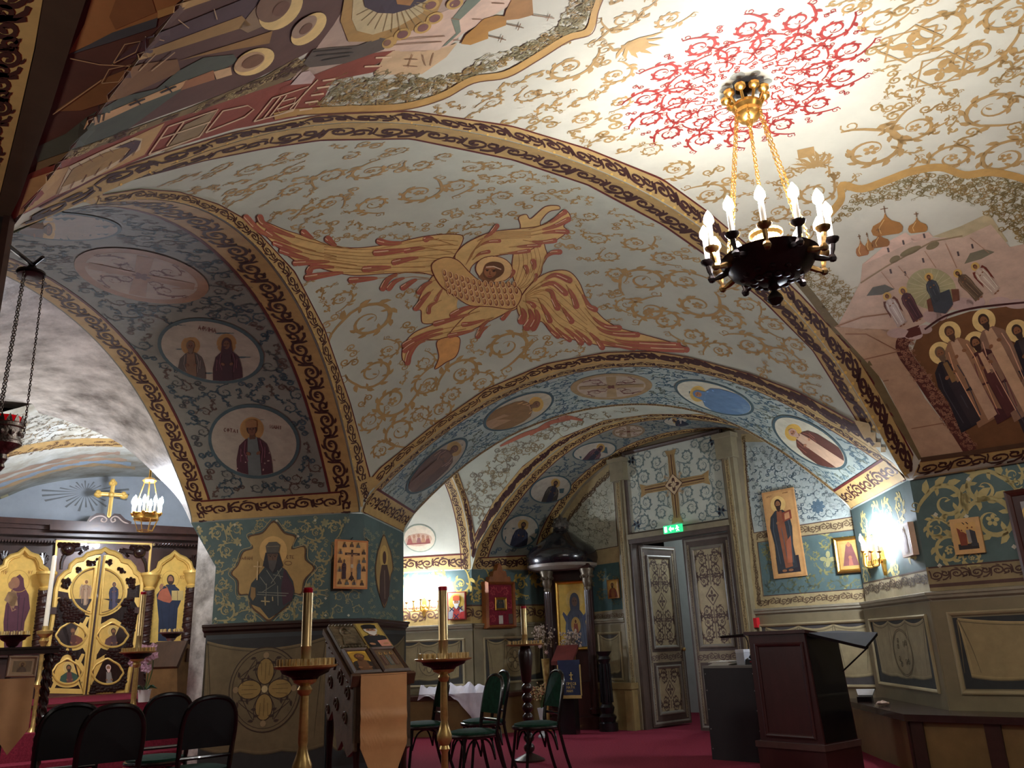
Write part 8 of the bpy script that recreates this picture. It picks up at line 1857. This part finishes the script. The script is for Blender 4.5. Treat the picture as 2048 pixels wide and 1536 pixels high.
for u in (ul, ur):
    b = MB(); c = FK.P(u, 0, .0); n = 12; rr = [];
    for z, r in ((cl_z, .075), (cl_z + .06, .08), (cl_z + .08, .055), (zen - .30, .048)): rr.append((r, z))
    b.lathe((c.x, c.y, 0), rr, 18)
    for k in range(10):
        a = 6.283 * k / 10; b.tube([c + Vector((.05 * math.cos(a), .05 * math.sin(a), cl_z + .1)), c + Vector((.045 * math.cos(a), .045 * math.sin(a), zen - .32))], .010, 5)
    co = b.build('column', mat('shrine_wood', (56, 28, 24)), KI, True)
    b = MB(); b.lathe((c.x, c.y, zen - .31), [(.05, 0), (.058, .03), (.05, .05), (.075, .12), (.07, .16), (.09, .20), (.085, .23), (.10, .27), (.10, .30)], 16)
    for k in range(8): a = 6.283 * k / 8; b.sphere((c.x + .08 * math.cos(a), c.y + .08 * math.sin(a), zen - .12), .026, 6, 4)
    b.build('capital', mat('capital_bronze', (96, 84, 66), .4, metal=.4, noise=.25, scale=18), co, True)
FKi = Frame(FK.P(0, 0, -.19), KX)
tq = [FKi.uv(*p) for p in ((1117, 1168), (1172, 1165), (1176, 1294), (1124, 1296))]; u0, u1, z0, z1 = tq[3][0] - .01, tq[1][0] + .01, tq[3][1], tq[1][1]
MB().frame(FKi, u0 - .04, u1 + .04, z0 - .04, z1 + .04, .05, 0, .05).build('icon_frame', gold, KI)
P = Paint(FlatMap(FKi, .004)); P.fill([(u0, z0), (u1, z0), (u1, z1), (u0, z1)], (236, 200, 104), 1)
cpr = [(u0, z0), (u1, z0), (u1, z1), (u0, z1)]; w, h = u1 - u0, z1 - z0; bl = (98, 106, 124)
um_ = (u0 + u1) / 2 + .02
P.fill(ell(um_, z1 - .26 * h, .30 * w, .16 * h), (240, 210, 130), 2)
P.fill(clip([(um_ - .34 * w, z0), (um_ - .36 * w, z0 + .3 * h), (um_ - .30 * w, z0 + .48 * h), (um_ - .16 * w, z0 + .58 * h), (um_ + .16 * w, z0 + .58 * h), (um_ + .30 * w, z0 + .48 * h), (um_ + .36 * w, z0 + .3 * h), (um_ + .34 * w, z0)], cpr), bl, 3)
for sx in (-1, 1): P.fill([(um_ + sx * .30 * w, z0 + .36 * h), (um_ + sx * .44 * w, z0 + .52 * h), (um_ + sx * .40 * w, z0 + .56 * h), (um_ + sx * .24 * w, z0 + .46 * h)], (84, 92, 120), 4)
P.fill(sm([(um_ - .15 * w, z0 + .55 * h), (um_ - .17 * w, z1 - .30 * h), (um_ - .12 * w, z1 - .19 * h), (um_, z1 - .15 * h), (um_ + .12 * w, z1 - .19 * h), (um_ + .17 * w, z1 - .30 * h), (um_ + .15 * w, z0 + .55 * h)], 4), bl, 4); P.fill(ell(um_, z1 - .29 * h, .095 * w, .075 * h), (142, 118, 106), 5)
for sx in (-1, 1): P.fill(ell(um_ + sx * .04 * w, z1 - .28 * h, .018 * w, .007 * h), (60, 50, 56), 6)
P.fill(ell(um_, z0 + .34 * h, .16 * w, .13 * h), (206, 170, 100), 5); P.fill(ell(um_, z0 + .40 * h, .06 * w, .04 * h), (226, 190, 120), 6); P.fill(ell(um_, z0 + .40 * h, .035 * w, .028 * h), (120, 78, 56), 7); P.fill([(um_ - .09 * w, z0 + .22 * h), (um_ + .09 * w, z0 + .22 * h), (um_ + .06 * w, z0 + .37 * h), (um_ - .06 * w, z0 + .37 * h)], (150, 84, 70), 6)
for a in (-.22, -.1, .1, .22): P.stroke([(um_ + a * w, z0 + .5 * h), (um_ + a * 1.3 * w, z0 + .03 * h)], .008, (66, 76, 104), 4)
P.build('painted_icon', KI, label='blue Virgin with raised hands on bright yellow gold')
# small desk with navy cloth in front of the shrine
dp = FK.P(ku(1130, 1400) , 0, .62); DKs = thing('reading_desk', 'small dark red desk with a navy fringed cloth before the shrine', 'desk', dp)
FD = Frame(Vector((dp.x, dp.y, 0)), azd(110)); t0 = FD.uv(1106, 1330); t1 = FD.uv(1130, 1298); t2 = FD.uv(1156, 1302)
b = MB(); zA, zB = t0[1], t1[1] + .0; ua, ub = FD.uv(1108, 1330)[0], FD.uv(1150, 1320)[0]
b.hexa([FD.P(ua, zA, .12), FD.P(ub, zA, .12), FD.P(ub, zB, -.2), FD.P(ua, zB, -.2), FD.P(ua, zA + .05, .12), FD.P(ub, zA + .05, .12), FD.P(ub, zB + .05, -.2), FD.P(ua, zB + .05, -.2)]); b.build('sloping_top', mat('desk_red', (96, 44, 40), .35, noise=.2), DKs)
b = MB(); b.fbox(FD, ua + .03, ub - .03, 0, zA + .01, -.15, .04); b.build('body', blackwood, DKs)
navy = mat('cloth_navy', (30, 38, 66), .7, noise=.15, scale=8)
nu0, nu1 = FD.uv(1122, 1350)[0], FD.uv(1166, 1350)[0]; nz0 = FD.uv(1145, 1390)[1]
b = MB(); rows = [[FD.P(nu0 + (nu1 - nu0) * i / 8, zA + .06 + (nz0 - zA - .06) * j / 10, .13 + .008 * math.sin(i * 1.7 + j * .3)) for i in range(9)] for j in range(11)]; b.rings(rows, closed=False); b.rings([[p - FD.n * .006 for p in r] for r in rows], closed=False); nc = b.build('cloth', navy, DKs, True)
P = Paint(FlatMap(FD, .142)); GT = (206, 176, 96); um_ = (nu0 + nu1) / 2 + .03; w = nu1 - nu0; zmid = (zA + nz0) / 2
P.stroke([(um_, zmid + .10), (um_, zmid + .0)], .012, GT, 1); P.stroke([(um_ - .025, zmid + .065), (um_ + .025, zmid + .065)], .010, GT, 1); P.stroke([(um_ - .018, zmid + .02), (um_ + .018, zmid + .01)], .008, GT, 1)
for k, t in enumerate(('ПРЕСВ', 'МАТИ', 'НАМ')): text(P, t, aff((um_ - w * .22, zmid - .06 - .045 * k), (.033, 0), (0, .032)), 1.0, GT, 1)
P.build('gold_lettering', nc); b = MB(); b.fbox(FD, nu0, nu1, nz0 - .035, nz0 + .005, .125, .14); b.fbox(FD, nu0 - .008, nu0 + .006, nz0, zA, .125, .14); b.fbox(FD, nu1 - .006, nu1 + .008, nz0, zA, .125, .14); b.build('fringe', mat('fringe_gold', (176, 148, 88), .6, noise=.2), nc)
def bunch(p, h, r, n, label, seed, vase=None, vh=.5, dry=True):
    V = thing('flower_bunch', label, 'flowers', p); rnd = random.Random(seed)
    if vase: b = MB(); b.lathe(p, [(.06, 0), (.065, .02), (.02, .06), (.025, vh * .5), (.05, vh * .85), (.06, vh), (.05, vh), (.001, vh * .8)], 12); b.build('vase', vase, V, True)
    b = MB(); c = MB(); top = Vector(p) + Vector((0, 0, vh))
    for k in range(n):
        d = Vector((rnd.uniform(-1, 1), rnd.uniform(-1, 1), 0)) * r; e = top + d + Vector((0, 0, h * rnd.uniform(.45, 1))); b.tube(sm([top - Vector((0, 0, .05)), top + d * .3 + Vector((0, 0, h * .4)), e], 3), .003, 4)
        for j in range(5):
            q = e + Vector((rnd.uniform(-1, 1), rnd.uniform(-1, 1), rnd.uniform(-1, 1))) * .05; c.sphere(q, rnd.uniform(.008, .017), 5, 3)
    b.build('stems', mat('stem_dry', (120, 104, 76), .7) if dry else mat('stem_green', (70, 88, 48)), V, kind='stuff'); c.build('blossoms', mat('blossom_dry', (176, 156, 138), .8, noise=.3, scale=40) if dry else mat('blossom_mixed', (150, 150, 104), .7, noise=.6, scale=30, dark=(150, 30, 40)), V, kind='stuff')
    if dry:
        for k in range(2): q = top + Vector((rnd.uniform(-.6, .6) * r, -.06, h * (.2 + .2 * k))); b = MB(); [b.tube([q, q + Vector((math.cos(a) * .03, -.005, math.sin(a) * .03))], [.009, .005], 4) for a in (j * .9 for j in range(7))]; b.sphere(q + Vector((0, -.008, 0)), .012, 6, 4); b.build('daisy', mat('petal_daisy', (206, 170, 160), .6), V)
    return V
p = FK.P(ku(1103, 1380), 0, .22); bunch(p, kz(1250) - kz(1312), .13, 34, 'dried flower bunch left of the shrine icon in a thin stand', 2, brass, kz(1315), True)
p = FK.P(ku(1157, 1380), 0, .26); bunch(p, kz(1262) - kz(1312), .11, 30, 'dried flower bunch right of the shrine icon in a slim gilt vase', 5, gold, kz(1312), True)
p = FK.P(ku(1128, 1430), 0, 1.0); p.z = 0; bunch(p, .26, .10, 26, 'small glass of mixed fresh flowers on a low stool by the shrine', 7, mat('vase_glass', (190, 196, 196), .1, noise=0, spec=.6), .36, False)
# black turned pedestal
bp = atz(1218, 1462, 0); BPd = thing('turned_pedestal', 'black fluted wooden pedestal standing right of the shrine', 'pedestal', bp); hp = 1.15 + (1275 - 1293) * bp.y / F_PX
b = MB(); b.lathe(bp, [(.13, 0), (.13, .10), (.10, .12), (.12, .18), (.08, .22), (.10, .30), (.07, .34), (.08, hp * .5), (.065, hp * .85), (.09, hp * .9), (.07, hp * .94), (.11, hp)], 16); b.build('shaft', blackwood, BPd, True)
b = MB(); [b.tube([bp + Vector((.078 * math.cos(a), .078 * math.sin(a), .36)), bp + Vector((.066 * math.cos(a), .066 * math.sin(a), hp * .84))], .012, 5) for a in (k * .628 for k in range(10))]; b.build('fluting', blackwood, BPd, True)
# ---- lectern
pz_ = lambda pts: Z(1380, 1200, 4.572, pts)
LX2 = azd(142); lo_ = atz(1525, 1536, 0.); FLc = Frame(Vector((lo_.x, lo_.y, 0)), LX2)
LC = thing('lectern', 'tall dark mahogany lectern with a panelled front and raised flap', 'lectern', (lo_.x, lo_.y, 0))
ua, ub = FLc.uv(1502, 1290)[0], FLc.uv(1608, 1268)[0]; va, vb = FLc.uv(1524, 1500)[0], FLc.uv(1650, 1494)[0]; ua = min(ua, va); u0, u1 = va, vb; zt = FLc.uv(1555, 1268)[1]
zp = FLc.uv(1585, 1490)[1]; dep = .52
lw_ = mat('lectern_wood', (66, 34, 34), .38, noise=.2, scale=5, stretch=(1, 1, .3), coat=.15)
tw_ = (ub - ua); o0 = u0 + ((u1 - u0) - tw_) * .0
b = MB(); b.hexa([FLc.P(u0, zp, 0), FLc.P(u1, zp, 0), FLc.P(u1, zp, -dep), FLc.P(u0, zp, -dep), FLc.P(ua, zt, 0), FLc.P(ub, zt, 0), FLc.P(ub, zt - .06, -dep), FLc.P(ua, zt - .06, -dep)]); b.fbox(FLc, u0 - .02, u1 + .02, 0, zp - .02, -dep, .03); b.build('body', lw_, LC)
b = MB(); b.fbox(FLc, u0 - .03, u1 + .03, zp - .03, zp + .02, -dep, .045); b.build('plinth_moulding', mat('lectern_edge', (92, 66, 62), .35, noise=.15), LC)
def lp_(s, t): 
    a = FLc.P(u0 + (u1 - u0) * s, zp, 0); c = FLc.P(ua + (ub - ua) * s, zt, 0); return a.lerp(c, t)
FPn = Frame(lp_(.10, .06), (lp_(.9, .06) - lp_(.1, .06)), lp_(.1, .92) - lp_(.1, .06)); pw_ = (lp_(.9, .06) - lp_(.1, .06)).length; ph_ = (lp_(.1, .92) - lp_(.1, .06)).length
MB().frame(FPn, 0, pw_, 0, ph_, .035, 0, .018).build('front_panel_moulding', lw_, LC)
b = MB(); b.hexa([FLc.P(ua - .03, zt, .03), FLc.P(ub + .03, zt, .03), FLc.P(ub + .03, zt - .07, -dep), FLc.P(ua - .03, zt - .07, -dep), FLc.P(ua - .03, zt + .03, .03), FLc.P(ub + .03, zt + .03, .03), FLc.P(ub + .03, zt - .04, -dep), FLc.P(ua - .03, zt - .04, -dep)]); b.build('top', lw_, LC)
zfl = zt - .07; b = MB()
q = [FLc.P(ub + .02, zt - .0, -.02), FLc.P(ub + .02, zt + .01, -dep), FLc.P(ub + .40, zt - .02, -dep), FLc.P(ub + .50, zt - .13, -.12)]
b.prism(q, Vector((0, 0, -.025))); b.build('side_flap', mat('flap_black', (26, 20, 22), .8, noise=.1, spec=.1), LC)
b = MB(); b.tube([FLc.P(ub + .38, zt - .14, -dep * .7), FLc.P(ub + .10, zt - .34, -dep * .7)], .007, 6); b.build('flap_stay', bronze, LC)
b = MB(); b.hexa([FLc.P(u1, zp + .03, -.02), FLc.P(u1, zp + .03, -dep + .02), FLc.P(u1 + .004, zp + .03, -dep + .02), FLc.P(u1 + .004, zp + .03, -.02), FLc.P(ub, zt - .03, -.02), FLc.P(ub, zt - .08, -dep + .02), FLc.P(ub + .006, zt - .08, -dep + .02), FLc.P(ub + .006, zt - .03, -.02)]); b.build('side_panel', blackwood, LC)
# ---- black cabinet with things on it
FCb = Frame(Vector((atz(1425, 1519, 0).x, atz(1425, 1519, 0).y, 0)), azd(134)); c0, c1 = 0., FCb.uv(1516, 1400)[0]; cz = FCb.uv(1450, 1335)[1]
CB = thing('cabinet', 'plain black screen cabinet standing left of the tall lectern', 'cabinet', FCb.P(0, 0))
cl0 = FCb.uv(1405, 1336)[0]
b = MB(); b.hexa([FCb.P(c0, 0, 0), FCb.P(c1, 0, 0), FCb.P(c1, 0, -.34), FCb.P(c0, 0, -.34), FCb.P(c0, cz, 0), FCb.P(c1, cz, 0), FCb.P(c1, cz, -.34), FCb.P(c0, cz, -.34)]); b.build('body', mat('laminate_black', (44, 42, 46), .45, noise=.1, scale=4), CB)
b = MB(); b.fbox(FCb, c0 - .005, c1 + .005, cz - .005, cz + .018, -.345, .008); b.build('top_edge', mat('edge_grey', (120, 118, 112), .4, noise=.05), CB)
b = MB(); [b.lathe(FCb.P(u, z, .0), [(.006, 0), (.006, .004), (.001, .005)], 6, FCb.n) for u in (.02, c1 - .02) for z in (.1, .28, .46, .64, cz - .06)]; b.build('screw', mat('screw_steel', (150, 150, 150), .3, metal=.8), CB, kind='stuff')
zc0 = cz + .019
PL = thing('paper_stack', 'low pile of white papers on top of the black cabinet', 'papers', FCb.P(.15, zc0, -.15)); b = MB()
for k in range(5): a = .02 * (k % 3); b.fbox(FCb, .03 + a, .26 + a, zc0 + k * .008, zc0 + k * .008 + .006, -.30 + a, -.06)
b.build('sheets', mat('paper', (216, 212, 202), .7, noise=.04), PL)
BX = thing('small_box', 'small grey box standing on the black cabinet', 'box', FCb.P(.34, zc0, -.2)); b = MB(); b.fbox(FCb, .32, .41, zc0, zc0 + .14, -.24, -.12); bx = b.build('carton', mat('carton_grey', (168, 170, 176), .5, noise=.05), BX); b = MB(); b.fbox(FCb, .318, .412, zc0 + .115, zc0 + .145, -.242, -.118); b.build('lid', mat('carton_white', (196, 198, 202), .5), BX)
TL = thing('phone', 'dark telephone with a curly cord behind the lectern edge', 'phone', FCb.P(.47, zc0, -.2)); b = MB(); b.fbox(FCb, .43, c1 - .01, zc0 + .001, zc0 + .05, -.28, -.1, .0); b.build('base', blackwood, TL); b = MB(); b.tube(sm([FCb.P(.43, zc0 + .06, -.2), FCb.P(.47, zc0 + .09, -.2), FCb.P(c1 - .03, zc0 + .06, -.2)], 5), .018, 8); b.build('handset', blackwood, TL, True); b = MB(); b.tube([FCb.P(c1 - .04 + .012 * math.cos(k * .9), zc0 + .03 + .0 * k, -.06 + .03 + .012 * math.sin(k * .9)) for k in range(40)], .004, 4); b.build('cord', redg, TL)
LM = thing('desk_lamp', 'thin black desk lamp arm reaching over the cabinet top', 'lamp', FCb.P(.3, zc0, -.28)); b = MB(); b.lathe(FCb.P(.36, zc0 + .001, -.29), [(.04, 0), (.04, .012), (.01, .016)], 12); b.tube(sm([FCb.P(.36, zc0, -.29), FCb.P(.37, zc0 + .2, -.3), FCb.P(.36, zc0 + .28, -.26)], 5), .006, 6); b.build('arm', bronze, LM); b = MB(); b.tube([FCb.P(.36, zc0 + .28, -.26), FCb.P(.12, zc0 + .27, -.2)], [.018, .012], 8); b.build('head', bronze, LM)
# ---- right bench along the pier and wall
nS, nW = FS.n, FW_.n
bd = .46; bis = (nS + nW) / (1 + nS.dot(nW)); Qc = Vector((P2.x, P2.y, 0)) + bis * bd; bh = FS.uv(1888, 1417)[1]
eS = unit2(P2R, P2); q0 = Vector((P2R.x, P2R.y, 0)) + eS * .15; q1 = Vector((P2.x, P2.y, 0)); q2 = q1 + RE * 4.0
fr_ = [q0 + nS * bd, Qc, q2 + nW * bd]; bk_ = [q0, q1, q2]
BN = thing('wall_bench', 'dark topped wall bench with ochre panels turning the corner of the right pier', 'bench', q1)
def slabp(mb, pts, z0, z1): mb.prism([Vector((p.x, p.y, z0)) for p in pts], Vector((0, 0, z1 - z0)))
g_ = .025; bkg = [p + (nS if i == 0 else nW if i == 2 else bis) * .035 for i, p in enumerate(bk_)]
fro = [fr_[0] + nS * g_, Qc + bis * g_, fr_[2] + nW * g_]
b = MB(); slabp(b, fro + bkg[::-1], bh - .055, bh); b.build('seat_top', mat('bench_top', (52, 36, 34), .25, noise=.15, scale=4, coat=.4), BN)
inn_ = [fr_[0] - nS * .03, Qc - bis * .03, fr_[2] - nW * .03]
b = MB(); slabp(b, inn_ + bkg[::-1], .0, bh - .055); b.build('front_panel', mat('bench_ochre', (120, 96, 58), .45, noise=.15, scale=3), BN)
for F_, L_, us in ((Frame(inn_[0], inn_[1] - inn_[0]), (inn_[1] - inn_[0]).length, (0.0, .98)), (Frame(inn_[1], inn_[2] - inn_[1]), (inn_[2] - inn_[1]).length, (.0, .14, .45, .75))):
    for s_ in us: MB().fbox(F_, L_ * s_ - .02 + (.02 if s_ == 0 else 0), L_ * s_ + (.10 if s_ != .98 else .03), 0, bh - .056, 0, .022).build('stile', mat('stile_brown', (58, 36, 30), .4, noise=.2, scale=6), BN)
bt = atz(1767, 1412, bh); PP = thing('crumpled_paper', 'crumpled scrap of pale paper on the right bench', 'paper', bt); b = MB(); rnd = random.Random(2); b.sphere(bt + Vector((0, 0, .022)), .06, 10, 6, (1.1, .7, .35)); b.v = [(x + rnd.uniform(-.012, .012), y + rnd.uniform(-.012, .012), max(bt.z + .001, z + rnd.uniform(-.008, .012))) for x, y, z in b.v]; b.build('wad', mat('paper_pink', (206, 178, 160), .7, noise=.1), PP)
dt = atz(1738, 1404, bh) + FS.n * .04; DT = thing('open_case', 'small black case with a white-edged lid open on the bench by the pier', 'case', dt); F_ = Frame(Vector((dt.x, dt.y, bh)), azd(120)); b = MB(); b.fbox(F_, -.07, .07, 0, .05, -.10, .0); b.build('tray', blackwood, DT); b = MB(); b.hexa([F_.P(-.07, .05, -.10), F_.P(.07, .05, -.10), F_.P(.09, .10, -.16), F_.P(-.09, .10, -.16), F_.P(-.07, .06, -.09), F_.P(.07, .06, -.09), F_.P(.09, .115, -.15), F_.P(-.09, .115, -.15)]); b.build('lid', mat('case_white', (200, 198, 196), .4), DT)
# ---- rear bench with white cloth
rb = .42; rz = FB1.uv(880, 1382)[1]; rz = max(.36, min(.52, rz))
nb1, nb2 = FB1.n, FB2.n; bi2 = (nb1 + nb2) / (1 + nb1.dot(nb2)); Bc = Vector((BC.x, BC.y, 0)); o_l = Bc + BE * 2.3; o_r = Bc + W2 * (LB2 - .1)
RBn = thing('wall_bench', 'dark edged wall bench with ochre front under the far sconce', 'bench', Bc)
b = MB(); slabp(b, [o_l + nb1 * (rb + .03), Bc + bi2 * (rb + .03), o_r + nb2 * (rb + .03), o_r + nb2 * .035, Bc + bi2 * .035, o_l + nb1 * .035], rz - .05, rz); b.build('seat_top', mat('bench_top_red', (74, 46, 36), .35, noise=.15), RBn)
b = MB(); slabp(b, [o_l + nb1 * rb, Bc + bi2 * rb, o_r + nb2 * rb, o_r + nb2 * .035, Bc + bi2 * .035, o_l + nb1 * .035], 0, rz - .05); b.build('front_panel', mat('bench_ochre', (120, 96, 58)), RBn)
F_ = Frame(Bc + bi2 * rb, BE)
for s_ in (.0, .55, 1.2): MB().fbox(F_, s_, s_ + .1, 0, rz - .051, 0, .02).build('stile', mat('stile_brown', (58, 36, 30)), RBn)
b = MB(); rows = []; rnd = random.Random(8); fx0 = Frame(Bc + bi2 * (rb + .045), BE)
for j in range(16):
    row = []
    for i in range(31):
        s_ = i / 30; u = -.06 + .92 * s_; t = j / 15
        bump = .03 * math.sin(s_ * 13 + t * 3) + .018 * math.sin(s_ * 29 + t * 7 + 1) + .012 * math.sin(t * 17 + s_ * 5)
        if t < .6: row.append(fx0.P(u, rz + .03 + abs(bump) * 1.6 * min(1, t * 4) + .06 * math.sin(t / .6 * 3.14), -.36 + .36 * t / .6))
        else:
            drop = (t - .6) / .4 * (.40 * max(0, 1 - abs(s_ - .16) / .22) + .05 + .03 * math.sin(s_ * 20)); row.append(fx0.P(u + .03 * math.sin(drop * 12), rz + .03 - drop, .012 + abs(bump) * .5))
    rows.append(row)
b.rings(rows, closed=False); b.build('white_cloth', mat('linen_white', (206, 200, 206), .8, noise=.08, scale=8), None, True, 'crumpled white cloth thrown over the rear bench behind the chairs', 'cloth')
# ---- hanging oil lamp and the dark board at the far left
bp0 = atd(15, 500, 2.25); FBd = Frame(Vector((bp0.x, bp0.y, 0)), azd(70))
ub = FBd.uv(28, 372)[0]; zt = FBd.uv(14, 363)[1]
BDn = thing('icon_cabinet', 'dark edge of a tall wooden icon cabinet at the left border', 'cabinet', FBd.P(ub - .2, 0))
b = MB(); b.fbox(FBd, ub - .55, ub, 0, zt, -.06, 0); b.build('case', blackwood, BDn); b = MB(); b.fbox(FBd, ub - .56, ub + .008, zt - .03, zt + .01, -.07, .015); b.fbox(FBd, ub - .012, ub + .006, 0, zt - .03, -.05, .012); b.build('edge_moulding', darkwood, BDn)
lh = atd(62, 548, 2.5); LMP = thing('hanging_oil_lamp', 'silver filigree hanging oil lamp with a red glass on three chains', 'oil lamp', lh)
g0 = FBd.px(12, 488, -.02)
b = MB(); b.tube([g0, atd(66, 530, 2.5)], .007, 6); b.tube([atd(66, 530, 2.5), atd(86, 514, 2.45)], .006, 6); b.tube([atd(64, 528, 2.5), lh], .005, 6); b.build('bracket', bronze, LMP)
b = MB(); b.lathe(lh, [(.012, .03), (.02, .015), (.043, .008), (.045, .0), (.04, -.006), (.001, -.008)], 20); b.build('smoke_disc', bronze, LMP, True)
zl0 = None; cz_ = lh.z
for _ in range(200):
    if proj((lh.x, lh.y, cz_))[1] > 846: break
    cz_ -= .005
lc = Vector((lh.x, lh.y, cz_)); 
offx = proj(lc)[0] - 14
lc = lc - CX * (offx * 2.5 / F_PX)
silv_m = mat('filigree_silver', (150, 142, 134), .3, metal=.85, noise=.35, scale=40, bump=.4, dark=(70, 64, 60))
b = MB(); b.lathe(lc, [(.046, .0), (.048, -.012), (.044, -.016), (.044, -.055), (.05, -.06), (.05, -.068), (.04, -.075), (.02, -.09), (.012, -.10), (.016, -.115), (.008, -.13), (.012, -.14), (.001, -.155)], 20); cup = b.build('cup', silv_m, LMP, True)
b = MB()
for k in range(14): a = 6.283 * k / 14; d = Vector((math.cos(a), math.sin(a), 0)); t_ = Vector((-d.y, d.x, 0)); b.prism([lc + d * .046 + t_ * .009 * x + Vector((0, 0, .02 * y)) for x, y in ((-1, 0), (1, 0), (.7, .5), (0, 1.25), (-.7, .5))], d * .003)
for k in range(10): a = 6.283 * k / 10; b.sphere(lc + Vector((.045 * math.cos(a), .045 * math.sin(a), -.035)), .009, 6, 4)
b.build('cresting', silv_m, cup, kind='stuff')
b = MB(); b.lathe(lc, [(.030, -.04), (.037, .0), (.039, .022), (.034, .022), (.03, .0), (.001, -.01)], 18); b.build('red_glass', mat('glass_ruby', (220, 16, 30), .12, noise=0, spec=.7, emit=(200, 10, 20), estr=.25), cup, True)
for k in range(3):
    a = 2.1 * k + .5; d = Vector((math.cos(a), math.sin(a), 0)); b = MB(); chain(b, lh + d * .038, lc + d * .05 + Vector((0, 0, -.03)), 62, .0016); b.build('chain', silv_m, LMP)
# ---- small chandelier in the chapel
sc_ = atd(293, 1028, 9.2); SCH = thing('chandelier', 'small lit brass chandelier hanging before the icon screen', 'chandelier', sc_); spx = 9.2 / F_PX
b = MB(); r0 = 23 * spx * 1.03
for z_, rr in ((0, r0), (-.06, r0 * .95)): b.tube([sc_ + Vector((rr * math.cos(a), rr * math.sin(a), z_)) for a in (k * .2618 for k in range(24))], .010, 6, True)
b.lathe(sc_, [(r0 * .97, -.055), (r0 * 1.0, -.03), (r0 * .97, -.005)], 24); b.tube([sc_ + Vector((r0 * .6 * math.cos(a), r0 * .6 * math.sin(a), -.19)) for a in (k * .2618 for k in range(24))], .006, 6, True)
for k in range(8): a = k * .785; b.tube([sc_ + Vector((r0 * math.cos(a), r0 * math.sin(a), -.06)), sc_ + Vector((r0 * .6 * math.cos(a), r0 * .6 * math.sin(a), -.19))], .004, 5)
b.build('ring', gold, SCH, True)
zk = sc_.z + (1028 - 962) * spx * 1.05; top_ = Vector((sc_.x, sc_.y, zk)); b = MB(); b.lathe(top_, [(.06, -.03), (.08, -.01), (.05, .02), (.015, .03), (.012, .12)], 14); b.tube([top_ + Vector((0, 0, .1)), Vector((sc_.x, sc_.y, min(4.4, zk + .45)))], .008, 6); b.build('canopy', gold, SCH, True)
for k in range(4): a = k * 1.571 + .4; d = Vector((math.cos(a), math.sin(a), 0)); b = MB(); b.tube([top_ + d * .05 - Vector((0, 0, .02)), sc_ + d * r0], .006, 5); b.build('chain', gold, SCH)
for k in range(8):
    a = k * .785 + .2; e = sc_ + Vector((r0 * 1.12 * math.cos(a), r0 * 1.12 * math.sin(a), .0)); b = MB(); b.lathe(e, [(.008, -.02), (.022, .0), (.022, .012), (.01, .014)], 8); b.tube([sc_ + Vector((r0 * math.cos(a), r0 * math.sin(a), -.03)), e + Vector((0, 0, -.02))], .006, 5); ar = b.build('arm', gold, SCH)
    b = MB(); b.lathe(e + Vector((0, 0, .012)), [(.012, 0), (.012, .10)], 8); b.build('candle_sleeve', candle, ar); b = MB(); bulb(b, e + Vector((0, 0, .11)), .022); b.build('bulb', bulbm('small'), ar, True)
